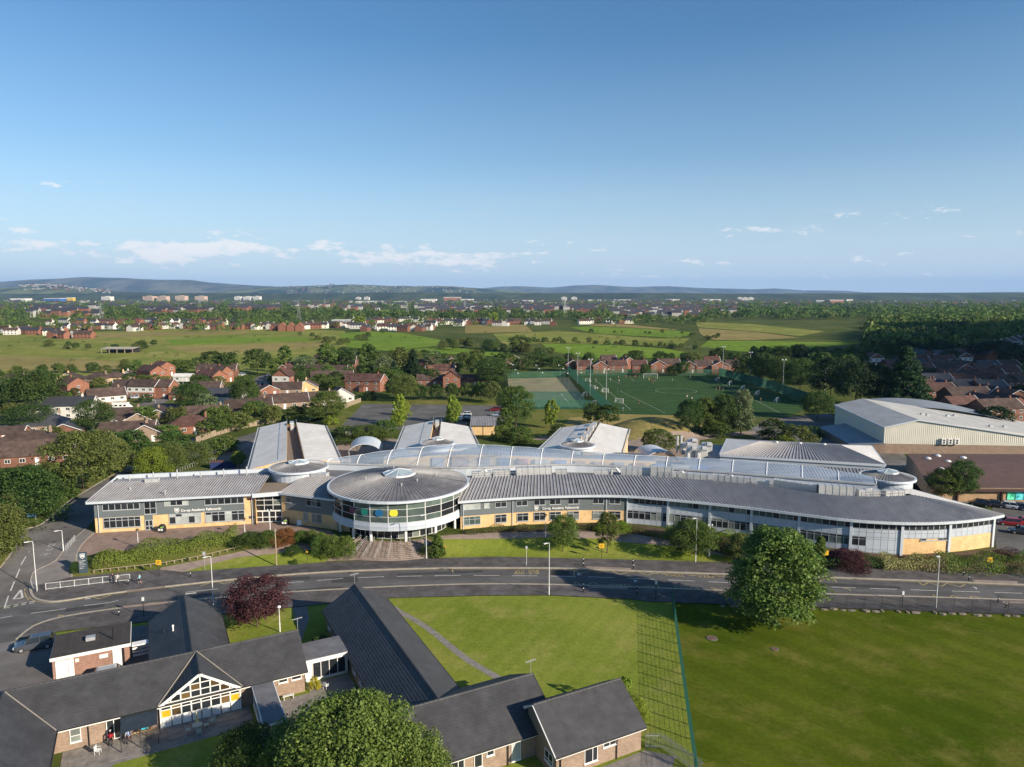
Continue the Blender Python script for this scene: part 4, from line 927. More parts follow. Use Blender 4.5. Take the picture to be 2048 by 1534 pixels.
b = MB();loft(b,[Vector((p.x,p.y + .4,4.5)) for p in CF],[Vector((p.x + .5,p.y + 6,4.5)) for p in CR],40);b.build('atrium_floor',mat('atrium_floor',(.3,.26,.22),.6,.2,.4),school)
for i in range(26):
 t = (i + .5) / 26
 if 0.2 < t < .75:
  r,d = poly_at(CR,t * LR);r = r + Vector((-d.y,d.x)) * 5.2;c_ = rng.choice([(.42,.28,.2),(.12,.2,.4),(.45,.42,.38),(.5,.22,.16),(.35,.36,.38)])
  MB().obox(r,d,LR / 26 * rng.uniform(.5,.95),.3,4.5,8.6).build('atrium_panel',mat('atrium_panel',c_,.6,.1),school)
bk = [Vector((p.x,p.y,9.1)) for p in offset(CR,5.5) if -30 < p.x < 32];bk2 = [Vector((p.x,p.y,8.2)) for p in offset(CR,17) if -30 < p.x < 32]
ro = MB();pa,pb = loft(ro,bk,bk2,80);rf = ro.build('roof',M['zinc'],school);sm = MB();seams(sm,pa,pb);tag(sm.build('roof_seam',M['zinc_seam'],rf),kind='stuff')
b = MB();loft(b,[Vector((p.x,p.y,Z0)) for p in bk2],bk2,40);loft(b,[Vector((p.x,p.y,Z0)) for p in bk],bk,40);b.build('rear_wall',M['buff'],school)
edge = MB();edge_beam(edge,bk2,.15,.3);edge.build('fascia',M['fascia'],school)
random.seed(5)
def plant_box(p,d,l,w,z0,z1,name='air_duct',rib=True):
 b = MB();b.obox(p,d,l,w,z0,z1)
 if rib:
  n = max(2,int(l / 1.1));dd = Vector((d[0],d[1])).normalized()
  for i in range(n + 1): b.obox(Vector(p) + dd * (l * (i / n - .5)),d,.08,w + .1,z0 - .03,z1 + .05)
 return b.build(name,M['duct'],school)
RGl = plen(RG)
for t0,t1,hgt,w in ((.01,.055,.9,1.0),(.06,.1,1.0,1.3),(.115,.2,1.3,1.5),(.21,.235,.7,1),(.3,.335,.6,.9),(.36,.47,1.15,1.4),(.43,.48,1.9,1.4),(.5,.56,.9,1.2),(.57,.655,1.0,1.3),(.665,.69,.7,1.2),(.70,.79,1.3,1.4),(.80,.87,1.6,1.6),(.885,.93,1.0,1.2),(.945,.99,.9,1.2)):
 p,d = poly_at(RG,(t0 + t1) / 2 * RGl);nn_ = Vector((-d.y,d.x));plant_box(p + nn_ * random.uniform(1.6,2.3),d,(t1 - t0) * RGl,w,8.45,8.5 + hgt + .55,'air_duct' if hgt < 1.4 else 'air_handling_unit')
for t in (.03,.17,.34,.49,.6,.74,.9):
 p,d = poly_at(RG,t * RGl);nn_ = Vector((-d.y,d.x));b = MB();c_ = p + nn_ * 1.9;b.tube([(c_.x,c_.y,8.3),(c_.x,c_.y,9.9),(c_.x + d.x * .9,c_.y + d.y * .9,10.2),(c_.x + d.x * 1.6,c_.y + d.y * 1.6,9.3)],.26,10);b.build('pipe',M['duct'],school)
for t0,t1 in ((.0,.12),(.45,.52),(.64,.7),(.9,1.0)):
 b = MB()
 pp = [poly_at(RG,(t0 + (t1 - t0) * k / 5) * RGl) for k in range(6)];pp = [p + Vector((-d.y,d.x)) * .8 for p,d in pp]
 for h_ in (9.6,10.1): b.tube([(p.x,p.y,h_) for p in pp],.03,4)
 for p in pp: b.tube([(p.x,p.y,8.4),(p.x,p.y,10.1)],.03,4)
 b.build('guard_rail',M['galv'],school)
for i in range(6):
 p = r_ = LW[0] + back * 10.3 + ld * (3 + i * 4.4);MB().tube([(p.x,p.y,8.5),(p.x,p.y,9.8 + (i % 3) * .3)],.12,8).build('flue',M['duct'],school)
p = LW[0] + back * 7.4 + ld * 8;plant_box(p,ld,2.4,.9,8.8,9.5)
for px in ((360,968),(260,980),(330,985)): q = P(*px,8.3);b = MB();b.tube([(q.x,q.y,7.8),(q.x,q.y,8.6)],.09,8);b.ball((q.x,q.y,8.65),.18);b.build('roof_vent',M['duct'],school)
q = P(640,952,8.9);plant_box((q.x,q.y),(1,-.2),3.2,1.4,8.4,9.6)
def rear_wing(name,LO,LI,RI,RO,zo,zi,plant=0):
 cx = sum((Vector(q) for pr in (LO,RO) for q in pr),Vector((0,0))) / 4
 w = wthing('school_wing',name,'school wing',(cx.x,cx.y,Z0),'rear wings of the school')
 V = lambda q,z: Vector((q[0],q[1],z))
 for O_,I_,ddx in ((LO,LI,-1),(RO,RI,1)):
  b = MB();b.add([V(O_[0],zo),V(O_[1],zo),V(I_[1],zi),V(I_[0],zi)],[(0,1,2,3)]);th = Vector((0,0,-.3))
  rfs = b.build('roof',M['roof_pale'],w)
  jb = MB();n = 14
  for k in range(1,n):
   p,q = V(O_[0],zo).lerp(V(O_[1],zo),k / n),V(I_[0],zi).lerp(V(I_[1],zi),k / n);u = Vector((0,0,.02));s_ = (V(O_[1],zo) - V(O_[0],zo)).normalized() * .04
   jb.add([p - s_ + u,p + s_ + u,q + s_ + u,q - s_ + u],[(0,1,2,3)])
  tag(jb.build('roof_seam',M['zinc_seam'],rfs),kind='stuff')
  fb = MB();pts = [V(O_[0],zo + .03),V(O_[1],zo + .03)];edge_beam(fb,pts if ddx < 0 else pts[::-1],.2,.35);fb.build('fascia',M['panel_dark'],w)
  fb = MB();o2 = [p + Vector((ddx * .45,0,.02)) for p in pts];edge_beam(fb,o2 if ddx < 0 else o2[::-1],.18,.3);fb.build('fascia',M['fascia'],w)
  b = MB();ii = -ddx * .0
  b.add([V(O_[0],Z0),V(O_[1],Z0),V(O_[1],zo - .3),V(O_[0],zo - .3)],[(0,1,2,3)]);b.add([V(I_[0],7.6),V(I_[1],7.6),V(I_[1],zi),V(I_[0],zi)],[(0,1,2,3)])
  b.add([V(O_[0],Z0),V(I_[0],Z0),V(I_[0],zi - .02),V(O_[0],zo - .02)],[(0,1,2,3)]);b.add([V(O_[1],Z0),V(I_[1],Z0),V(I_[1],zi - .02),V(O_[1],zo - .02)],[(0,1,2,3)])
  b.build('wall',M['buff'],w)
 b = MB();b.add([V(LI[0],8.0),V(LI[1],8.0),V(RI[1],8.0),V(RI[0],8.0)],[(0,1,2,3)]);b.build('plant_deck',mat('plant_deck_felt',(.2,.16,.13),.9,.25,1),w)
 b = MB();b.add([V(LI[0],Z0),V(RI[0],Z0),V(RI[0],8.4),V(LI[0],8.4)],[(0,1,2,3)]);b.build('wall',M['buff'],w)
 for I_ in (LI,RI):
  b = MB()
  for k in range(9):
   p = V(I_[0],zi).lerp(V(I_[1],zi),k / 8);b.tube([p,p + Vector((0,0,.9))],.03,4)
  b.tube([V(I_[0],zi + .9),V(I_[1],zi + .9)],.03,4);b.build('guard_rail',M['galv'],w)
 mid0 = (Vector(LI[0]) + Vector(RI[0])) / 2;mid1 = (Vector(LI[1]) + Vector(RI[1])) / 2
 for k in range(plant):
  p = mid0.lerp(mid1,.1 + .7 * k / max(1,plant));d = mid1 - mid0
  bb = MB();bb.obox(p,d,3.0,1.1,8.0,10.2 + (k % 2) * .5);bb.obox(p + d.normalized() * 1.9,d,.8,.8,8,9.9);bb.build('air_handling_unit',M['duct'],w)
 return w
rear_wing('pale-roofed teaching wing behind the small drum, widest and leftmost of three',((-71,197),(-56.2,148.5)),((-64,199),(-49,151)),((-60.8,197),(-45.2,151.5)),((-53.7,200),(-38.6,156)),8.0,9.4,1)
rear_wing('pale-roofed teaching wing in the middle, its end facing the car park',((-30.3,199),(-27.6,163)),((-22.4,200),(-19.6,163)),((-20.0,198),(-17.3,163)),((-12.4,198.5),(-7.2,163)),8.0,9.4,1)
rear_wing('teaching wing with grey and pale roof slopes and silver plant along its gutter',((14.3,196.6),(6.2,166)),((22.2,195),(13.6,160)),((24.6,195.5),(16.2,159)),((32.3,194.3),(24.6,158.5)),8.0,9.5,4)
for n_,(x0,x1,y,z,dy),lab in ((0,(696,763,905,4.5,10),'white curved canopy beside the basketball court'),(1,(1290,1357,921,4.5,8),'pale blue curved canopy behind the atrium roof')):
 a,c = P(x0,y,z),P(x1,y,z);cx = (a.x + c.x) / 2;r_ = (c.x - a.x) / 2;t = wthing('canopy',lab,'canopy',(cx,a.y,Z0));b = MB();prev = None
 arc = [Vector((cx + r_ * math.cos(u),a.y,4.2 + 2.6 * math.sin(u))) for u in np.linspace(math.pi,0,15)]
 bk_ = [v + Vector((-1.5,dy,0)) for v in arc];loft(b,arc,bk_,14);loft(b,[v - Vector((0,0,.2)) for v in arc],arc,14);b.build('roof',M['fascia'],t,smooth=True)
 for sx in (-1,1):
  for yy in (.3,dy - .3): MB().ring((cx + sx * (r_ - .2),a.y + yy,Z0),(cx + sx * (r_ - .2),a.y + yy,4.5),.1,.1,8).build('post',M['galv'],t)
hall = wthing('assembly_hall','wide two-tier hall with hipped grey seamed roof behind the curved wing','hall',(66,165,Z0))
U = [P(1448,877,11).to_2d(),P(1742,891,11).to_2d(),P(1770,929,11).to_2d(),P(1448,909,11).to_2d()]
fl,fr,nr,nl = [Vector((p.x,p.y,9.6)) for p in (P(1455,877,9.6),P(1742,891,9.6),P(1770,929,9.6),P(1440,909,9.6))]
rl,rr_ = Vector(P(1520,883,11.0)),Vector(P(1680,890,11.0))
ro = MB();pa,pb = loft(ro,[nl,nr],[rl,rr_],46);rf = ro.build('roof',M['zinc'],hall);sm = MB();seams(sm,pa,pb,.12,.12);tag(sm.build('roof_seam',M['zinc_seam'],rf),kind='stuff')
MB().poly(nl,rl,fl).build('roof',M['roof_pale'],hall);MB().poly(nr,fr,rr_).build('roof',M['roof_pale'],hall);MB().add([fl,rl,rr_,fr],[(0,1,2,3)]).build('roof',M['zinc'],hall)
fb = MB();edge_beam(fb,[fl,nl,nr,fr],.25,.45);fb.build('fascia',M['fascia'],hall)
b = MB()
for a,c in ((fl,nl),(nl,nr),(nr,fr),(fr,fl)): b.add([(a.x,a.y,Z0),(c.x,c.y,Z0),(c.x,c.y,9.4),(a.x,a.y,9.4)],[(0,1,2,3)])
b.build('wall',M['panel'],hall)
lo0,lo1 = nl + Vector((-9,-.4,-1.0)),nr + Vector((-1,-.4,-1.0));lf0,lf1 = lo0 + Vector((2.0,-9.5,-1.5)),lo1 + Vector((-3,-8,-1.5))
ro = MB();pa,pb = loft(ro,[lf0,lf1],[lo0,lo1],60);rf = ro.build('roof',M['zinc'],hall);sm = MB();seams(sm,pa,pb,.12,.12);tag(sm.build('roof_seam',M['zinc_seam'],rf),kind='stuff')
b = MB();b.prism([(nl.x - 9,nl.y),(nl.x,nl.y),(fl.x,fl.y),(fl.x - 8,fl.y)],Z0,8.0);b.build('plant_deck',M['roof_blue'],hall)
for k in range(5):
 c_ = Vector((nl.x - 6.5 + (k % 3) * 2.3,nl.y + 3 + (k // 2) * 4.5));b = MB()
 b.tube([(c_.x,c_.y,8),(c_.x,c_.y,9.6),(c_.x + .8,c_.y - .5,10.4),(c_.x + 1.8,c_.y - .6,10.4)],.6,10);b.obox(c_ + Vector((1.4,1.4)),(1,0),2.2,1.6,8,10.4);b.build('air_handling_unit',M['duct'],hall)
for dx in (-7.5,-6.6): b = MB();b.tube([(nl.x + dx,nl.y + 9,8),(nl.x + dx,nl.y + 9,12)],.3,10);b.build('flue',M['duct'],hall)
for t in (.2,.5,.8): p = rl.lerp(rr_,t);MB().ball((p.x,p.y - .5,11.1),(.4,.4,.25)).build('roof_vent',M['white'],hall)
SH = wthing('sports_hall','large cream-clad sports hall with a wide pale shallow-pitched roof','hall',(125,210,Z0))
f0 = Vector((102.6,192.3));fd = Vector((1,-.085)).normalized();bd = Vector((.11,.994)).normalized()
def sh(u,v_,z): p = f0 + fd * u + bd * v_;return Vector((p.x,p.y,z))
prof = [(0,9.0),(8.6,11.2),(62,3.9)]
for (u0,z0_),(u1,z1_) in zip(prof[:-1],prof[1:]):
 b = MB();b.add([sh(u0 - (.3 if u0 == 0 else 0),-.4,z0_),sh(u1,-.4,z1_),sh(u1,40,z1_),sh(u0 - (.3 if u0 == 0 else 0),40,z0_)],[(0,1,2,3)]);b.build('roof',M['roof_hall'],SH)
b = MB();n = 120
for k in range(n):
 u0,u1 = 62 * k / n,62 * (k + .55) / n
 za = lambda u: np.interp(u,[0,8.6,62],[9.0,11.2,3.9]) - .05
 zb_ = 4.3 if u0 < 12.5 or u0 > 14 else 4.3
 if za(u1) > zb_ + .1: b.add([sh(u0,-.06,zb_),sh(u1,-.06,zb_),sh(u1,-.06,za(u1)),sh(u0,-.06,za(u0))],[(0,1,2,3)])
tag(b.build('cladding_rib',M['cream'],SH),kind='stuff')
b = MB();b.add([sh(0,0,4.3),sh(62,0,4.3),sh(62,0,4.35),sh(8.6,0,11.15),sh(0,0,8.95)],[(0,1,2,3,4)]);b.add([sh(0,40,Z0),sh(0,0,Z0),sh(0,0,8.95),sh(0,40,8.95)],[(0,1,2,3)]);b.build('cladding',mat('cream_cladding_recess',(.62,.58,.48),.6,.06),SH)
b = MB();b.add([sh(0,.02,Z0),sh(62,.02,Z0),sh(62,.02,4.3),sh(0,.02,4.3)],[(0,1,2,3)]);b.build('brick_wall',M['brownbrick'],SH)
fb = MB();edge_beam(fb,[sh(-.3,40,9.0),sh(-.3,-.4,9.0)],.15,.4);edge_beam(fb,[sh(-.3,-.4,9.05),sh(8.6,-.4,11.25),sh(62,-.4,3.95)],.12,.35);fb.build('fascia',M['fascia'],SH)
for v_ in (8,18,28): p = sh(-.05,v_,5.5);MB().add([p,p + Vector((bd.x,bd.y,0)) * -1.4,p + Vector((-bd.x * 1.4,-bd.y * 1.4,1.2)),p + Vector((0,0,1.2))],[(0,1,2,3)]).build('louvre',M['fascia'],SH)
b = MB();b.add([sh(-8,0,3.3),sh(0,-1,4.6),sh(0,30,4.6),sh(-8,30,3.3)],[(0,1,2,3)]);b.build('lean_to_roof',M['roof_blue'],SH);b = MB();b.add([sh(-8,30,Z0),sh(-8,0,Z0),sh(-8,0,3.2),sh(-8,30,3.2)],[(0,1,2,3)]);b.add([sh(-8,0,Z0),sh(0,-1,Z0),sh(0,-1,4.5),sh(-8,0,3.2)],[(0,1,2,3)]);b.build('lean_to_wall',M['brownbrick'],SH)
for u,v_ in ((16,14),(17.5,14),(26,20),(32,8),(30,24),(38,12)): zz = float(np.interp(u,[8.6,62],[11.2,3.9]));p = sh(u,v_,zz);b = MB();b.obox(p.to_2d(),fd,.9,.9,zz - .2,zz + .6);b.build('roof_vent',M['duct'],SH)
for k in range(3):
 p = sh(15.5 + k * 1.7,-.5,5.0);t = MB();t.obox(p.to_2d(),fd,1.1,.5,4.5,6.1);u_ = t.build('air_conditioner',M['white'],SH)
 for zz in (4.95,5.6):
  c0 = sh(15.5 + k * 1.7,-.77,zz);ps = [c0 + Vector((fd.x * .3 * math.cos(a),fd.y * .3 * math.cos(a),.3 * math.sin(a))) for a in np.linspace(0,2 * math.pi,13)[:-1]];MB().add(ps,[tuple(range(12))]).build('fan_grille',M['dark'],u_)
b2 = wthing('sports_hall','lower hall with a bluish-grey curved roof behind the cream sports hall','hall',(150,240,Z0))
b = MB();arc = [Vector((118 + 42 * u,252 - 8 * u,Z0 + 4.2 + 3.2 * math.sin(math.pi * (u * .9 + .1)))) for u in np.linspace(0,1,13)];loft(b,arc,[v + Vector((-4,-22,0)) for v in arc],12);b.build('roof',M['roof_blue'],b2)
b = MB();loft(b,[Vector((v.x,v.y,Z0)) for v in arc],arc,12);b.build('wall',M['cream'],b2)
BB = wthing('leisure_block','low brick block with a broad brown roof beside the car park','building',(115,160,Z0))
q0 = P(1860,1003,Z0).to_2d();q1 = P(2048,1004,Z0).to_2d();bdv = (q1 - q0).normalized();q1 = q0 + bdv * 60;bnv = Vector((bdv.y,-bdv.x));
def bb_(u,v_,z): p = q0 + bdv * u - bnv * v_;return Vector((p.x,p.y,z))
b = MB();b.add([bb_(0,0,Z0),bb_(60,0,Z0),bb_(60,0,4.5),bb_(0,0,4.5)],[(0,1,2,3)]);b.build('wall',brick_mat('tan_brick',(.36,.22,.12),(.44,.28,.16),(.4,.3,.2)),BB)
b = MB();b.add([bb_(9,26.8,Z0),bb_(0,0,Z0),bb_(0,0,4.4),bb_(5.6,17,5.9),bb_(9,26.8,5.75)],[(0,1,2,3,4)]);b.add([bb_(9,26.8,Z0),bb_(60,26.8,Z0),bb_(60,26.8,5.75),bb_(9,26.8,5.75)],[(3,2,1,0)]);b.build('wall',M['brownbrick'],BB)
rm = mat('brown_felt_roof',(.115,.07,.06),.9,.16,.5,detail=9)
b = MB();b.add([bb_(-.5,-.9,4.3),bb_(60,-.9,4.3),bb_(60,17,6.0),bb_(5.5,17,6.0)],[(0,1,2,3)]);b.add([bb_(5.5,17,6.0),bb_(60,17,6.0),bb_(60,27,5.8),bb_(9,27,5.8)],[(0,1,2,3)]);b.build('roof',rm,BB)
fb = MB();edge_beam(fb,[bb_(-.5,-.9,4.35),bb_(60,-.9,4.35)],.12,.35);fb.build('fascia',mat('dark_brown_fascia',(.07,.035,.025),.6),BB)
for u in (5.5,14.8,26,32,43): b = MB();c_ = bb_(u,-.25,0);b.obox(c_.to_2d(),bdv,.3,.4,Z0,4.2);b.build('pier',mat('dark_brown_pier',(.07,.03,.025),.6),BB)
muralcols = [(.03,.35,.2),(.02,.28,.3),(.03,.38,.42),(.02,.2,.3)]
for k in range(4):
 p = bb_(16.0 + k * 1.75,-.12,2.0);m_ = mat('mural_print',muralcols[k],.5,.6,1.4,detail=3,col2=tuple(min(1,c * 2.2 + .1) for c in muralcols[k]),ramp=(.45,.55))
 MB().add([p,p + Vector((bdv.x,bdv.y,0)) * 1.65,p + Vector((bdv.x * 1.65,bdv.y * 1.65,2.1)),p + Vector((0,0,2.1))],[(0,1,2,3)]).build('mural_panel',m_,BB)
for u,v_ in ((9,12),(14,18),(11,21),(15,24),(20,22)): z = 5.95 if v_ > 16 else 5.6;p = bb_(u,v_,z);MB().ball((p.x,p.y,p.z),(.7,.7,.4),10,6).build('roof_dome',M['white'],BB)
# ================================================================ PLANTS
LEAF = {
 'deep': leaf_mat('leaves_deep_green',(0.0385,0.0741,0.0178),(0.0919,0.1482,0.0326)),
 'mid': leaf_mat('leaves_mid_green',(0.0622,0.1097,0.0193),(0.1482,0.2104,0.0445)),
 'near': leaf_mat('leaves_glossy_green',(0.0667,0.1186,0.0207),(0.1852,0.2445,0.0534),0.05,0.3,0.5),
 'lime': leaf_mat('leaves_yellow_green',(0.1334,0.2075,0.0237),(0.2816,0.3557,0.0445)),
 'olive': leaf_mat('leaves_olive',(0.0815,0.1111,0.0267),(0.1778,0.2001,0.0519)),
 'yellow': leaf_mat('leaves_golden',(0.3853,0.3705,0.0296),(0.6224,0.5483,0.0445)),
 'purple': leaf_mat('leaves_purple',(0.0519,0.0207,0.0267),(0.126,0.0489,0.0519),0.05),
 'red': leaf_mat('leaves_reddish',(0.1334,0.0889,0.0296),(0.326,0.1334,0.0445)),
 'pale': leaf_mat('leaves_variegated',(0.1778,0.1927,0.0593),(0.4446,0.415,0.1778)),
 'dark': leaf_mat('needles_dark',(0.0178,0.0415,0.0148),(0.0445,0.0815,0.0267)),
 'clip': leaf_mat('leaves_clipped_hedge',(0.0963,0.1482,0.0237),(0.2223,0.289,0.0519)),
 'sage': leaf_mat('leaves_greyish_green',(0.1037,0.1482,0.0667),(0.2075,0.2519,0.1111)),
}
def np_mesh(name,V,Fq,m,nper=4):
 me = bpy.data.meshes.new(name);nv,nf = len(V),len(Fq)
 me.vertices.add(nv);me.vertices.foreach_set('co',np.asarray(V,np.float32).ravel())
 me.loops.add(nf * nper);me.loops.foreach_set('vertex_index',np.asarray(Fq,np.int32).ravel())
 me.polygons.add(nf);me.polygons.foreach_set('loop_start',np.arange(0,nf * nper,nper,dtype=np.int32));me.polygons.foreach_set('loop_total',np.full(nf,nper,np.int32))
 me.update(calc_edges=True);me.materials.append(m);return me
def leaf_quads(C,Nn,S,r):
 n = len(C);Nn = Nn / np.maximum(1e-6,np.linalg.norm(Nn,axis=1,keepdims=True))
 a = r.normal(size=(n,3));t = np.cross(Nn,a);t /= np.maximum(1e-6,np.linalg.norm(t,axis=1,keepdims=True));b = np.cross(Nn,t)
 S = S[:,None];asp = r.uniform(.55,.9,(n,1))
 V = np.stack([C - t * S,C - b * S * asp * .8 ,C + t * S,C + b * S * asp],1).reshape(-1,3)
 return V,np.arange(n * 4).reshape(-1,4)
def clump_points(r,centres,radii,per,flat=.8):
 Cs,Ns = [],[]
 for c,rad in zip(centres,radii):
  d = r.normal(size=(per,3));d /= np.linalg.norm(d,axis=1,keepdims=True)
  d[:,2] = np.where(d[:,2] < -.35,-d[:,2],d[:,2])
  rr = rad * (1 - .55 * r.random((per,1)) ** 2)
  Cs.append(c + d * rr * np.array([1,1,flat]));Ns.append(d * .8 + r.normal(size=(per,3)) * .55 + np.array([0,0,.35]))
 return np.concatenate(Cs),np.concatenate(Ns)
def crown_mesh(name,kind,seed,K,per,leaf,m):
 r = np.random.default_rng(seed);cen = [];rad = []
 lumps = [(r.uniform(0,2 * np.pi),r.uniform(.55,1.3),r.uniform(.1,.95)) for _ in range(9)]
 def wob(az,h):
  s = 1.0
  for a,g,hh in lumps: s += (g - .95) * math.exp(-((math.atan2(math.sin(az - a),math.cos(az - a)) / .7) ** 2) - ((h - hh) / .28) ** 2)
  return s
 tries = 0
 while len(cen) < K and tries < K * 60:
  tries += 1;az = r.uniform(0,2 * np.pi);u = r.random()
  if kind == 'round':
   h = r.random();R_ = .5 * math.sqrt(max(0,1 - ((h - .46) / .56) ** 2));z0 = .22;z = z0 + h * (1 - z0 - .06)
  elif kind == 'tall':
   h = r.random();R_ = .33 * math.sqrt(max(0,1 - ((h - .42) / .6) ** 2)) ;z = .12 + h * .82
  elif kind == 'airy':
   h = r.random();R_ = .36 * math.sqrt(max(0,1 - ((h - .4) / .62) ** 2));z = .2 + h * .74
  elif kind == 'cone':
   h = r.random() ** 1.3;R_ = .30 * (1 - h) ** .8 + .01;z = .05 + h * .92
  elif kind == 'column':
   h = r.random();R_ = .2 * (1 - h ** 3) ;z = .02 + h * .93
  else:
   h = r.random();R_ = .5 * math.sqrt(max(0,1 - (h / 1.05) ** 2)) ;z = .04 + h * .82
  R_ *= wob(az,h);q = R_ * (1 - .45 * u * u)
  cen.append((q * math.cos(az),q * math.sin(az),z))
  base = {'round': .13,'tall': .10,'airy': .075,'cone': .07,'column': .07,'bush': .15}[kind]
  rad.append(base * r.uniform(.65,1.25) * (.55 + .45 * (R_ / .5 + .3)))
 C,Nn = clump_points(r,np.array(cen),rad,per,.75)
 keep = C[:,2] > 0.01;C,Nn = C[keep],Nn[keep]
 V,Fq = leaf_quads(C,Nn,leaf * r.uniform(.5,1.5,len(C)),r)
 return np_mesh(name,V,Fq,m)
def trunk_mesh(seed,r0,split,top,nlimb=5,spread=.28):
 rr = random.Random(seed);b = MB();x = y = 0;pts = [(0,0,-.02)]
 for k in range(1,4): x += rr.uniform(-.015,.015);y += rr.uniform(-.015,.015);pts.append((x,y,split * k / 3))
 pts.append((x * 1.5,y * 1.5,top));b.tube(pts,[r0 * 1.25,r0,r0 * .85,r0 * .75,r0 * .2],7)
 for k in range(nlimb):
  a = 2 * math.pi * (k + rr.random() * .6) / nlimb;z = split * rr.uniform(.75,1.1);L_ = spread * rr.uniform(.7,1.1)
  b.tube([(x,y,z),(x + math.cos(a) * L_ * .5,y + math.sin(a) * L_ * .5,z + L_ * .55),(x + math.cos(a) * L_,y + math.sin(a) * L_,z + L_ * 1.2)],[r0 * .5,r0 * .32,r0 * .1],5)
 return b.mesh('trunk',M['bark'])
TRUNK = [trunk_mesh(i,.016,.32,.75,5,.2) for i in range(3)]
CROWN = {}
def crown_of(kind,lod,v):
 key = (kind,lod,v)
 if key not in CROWN:
  K,per,leaf = {'far': (40,18,.060),'mid': (85,36,.031),'near': (160,85,.0155),'big': (300,120,.0118)}[lod]
  if kind in ('cone','column'): K = int(K * 1.6)
  if kind in ('airy',): K = int(K * .8);leaf *= .8
  CROWN[key] = crown_mesh('crown',kind,hash((kind,v)) % 1000 if False else sum(map(ord,kind)) * 7 + v * 31,K,per,leaf,LEAF['mid'])
 return CROWN[key]
trng = random.Random(11)
def plant(x,y,h,w,kind,col,label,name=None,group=None,lod='mid',z=None,cat=None):
 z = gz(x,y) if z is None else z
 bush = kind == 'bush'
 nominal = {'round': 1.05,'tall': .72,'airy': .78,'cone': .62,'column': .42,'bush': 1.1}[kind]
 sx = w / nominal
 name = name or ('shrub' if bush else {'cone': 'conifer'}.get(kind,'broadleaf_tree'))
 t = thing(name,label,cat or ('shrub' if bush else 'tree'),(x,y,z),trng.uniform(0,6.28),group)
 v = trng.randrange(3)
 c = _link0('foliage' if bush else 'crown',crown_of(kind,lod,v),t,(0,0,0),None,(sx,sx,h))
 c.material_slots[0].link = 'OBJECT';c.material_slots[0].material = LEAF[col]
 if not bush: _link0('trunk',TRUNK[v],t,(0,0,0),None,(min(sx,h * .8),min(sx,h * .8),h))
 return t
def pplant(px,py,top,wpx,kind,col,label,name=None,group=None,lod='mid'):
 p = G(px,py);f = p.y * ct - (p.z - CAM_H) * st
 h = 0
 lo,hi = 0,60
 for _ in range(30):
  mid = (lo + hi) / 2;dz = p.z + mid - CAM_H;yy = 767 - F_PX * (p.y * st + dz * ct) / (p.y * ct - dz * st)
  if yy > top: lo = mid
  else: hi = mid
 return plant(p.x,p.y,lo,wpx * f / F_PX,kind,col,label,name,group,lod)
def hedge(name,pts,w,h,col,label,cat='hedge',n_per_m=60,leaf=.12,lumpy=.25,seed=1,cols=None,group=None,world=False):
 r = np.random.default_rng(seed);line = smooth(pts if world else gp(*pts),3);Ltot = plen(line);n = int(Ltot * n_per_m)
 C = np.zeros((n,3));Nn = np.zeros((n,3));c0 = line[len(line) // 2];z0 = gz(c0.x,c0.y)
 ph = r.uniform(0,6.28,6);fr = r.uniform(.3,1.6,6)
 for i in range(n):
  s = r.random() * Ltot;p,d = poly_at(line,s);a = r.uniform(-.15,math.pi + .15);
  sh_ = 1 + lumpy * sum(math.sin(s * fr[k] + ph[k] + (a if k % 2 else 0)) for k in range(6)) / 2.2
  e = .62;ca,sa = math.cos(a),math.sin(a);u = math.copysign(abs(ca) ** e,ca);v_ = math.copysign(abs(sa) ** e,sa)
  q = 1 - .3 * r.random() ** 2
  off = u * w / 2 * sh_ * q;zz = max(.02,v_ * h * sh_ * q);nn = Vector((-d.y,d.x))
  x,y = p.x + nn.x * off,p.y + nn.y * off
  C[i] = (x - c0.x,y - c0.y,gz(x,y) - z0 + zz);Nn[i] = (nn.x * ca + r.normal() * .6,nn.y * ca + r.normal() * .6,sa + r.normal() * .6)
 V,Fq = leaf_quads(C,Nn,leaf * r.uniform(.6,1.3,n),r)
 o = _link0(name,np_mesh(name,V,Fq,LEAF[col]),None,(c0.x,c0.y,z0))
 return tag(o,label,cat,group)
p = P(690,1650,0);plant(p.x + .2,p.y + 2.0,10.4,10.6,'round','near','large glossy-leaved tree in front of the courtyard, cut off by the bottom edge',lod='big',z=0)
p = P(505,1580,0);plant(p.x,p.y,6.2,6.0,'round','deep','smaller dark green tree beside the patio wall',lod='near',z=0)
p = P(800,1640,0);plant(p.x,p.y + 1.5,7.6,7.0,'round','near','lower glossy tree merging into the right side of the large one',lod='near',z=0)
p = P(590,1630,0);plant(p.x,p.y + 1.5,7.4,6.4,'round','near','lower glossy tree merging into the left side of the large one',lod='near',z=0)
p = P(850,1600,0);plant(p.x,p.y + .5,5.2,5.5,'bush','near','leafy shrub below the eaves of the dark roof',lod='near',z=0)
pplant(1545,1248,1056,172,'tall','near','tall full tree on the playing field next to the road',lod='big')
pplant(515,1254,1152,118,'round','purple','dark purple-leaved tree on the care home lawn',lod='near')
pplant(1268,1440,1392,66,'bush','lime','light green shrub behind the gabled brick house',lod='near')
pplant(1250,1420,1350,30,'airy','lime','thin leggy climber rising behind the gabled brick house',lod='mid')
pplant(1126,1103,1030,64,'round','mid','neat round young tree on the lawn before the lettered wall',lod='near')
pplant(1214,1106,1022,48,'airy','olive','thin sparse young tree beside the yellow sign on the lawn',lod='near')
pplant(1382,1112,1042,96,'round','mid','spreading young tree by the lamp post on the school lawn',lod='near')
pplant(1886,1000,938,62,'round','mid','round-headed tree left of two before the brown roof',lod='near')
pplant(1925,1000,920,64,'round','deep','taller dark tree with bare stem before the brown roof',lod='near')
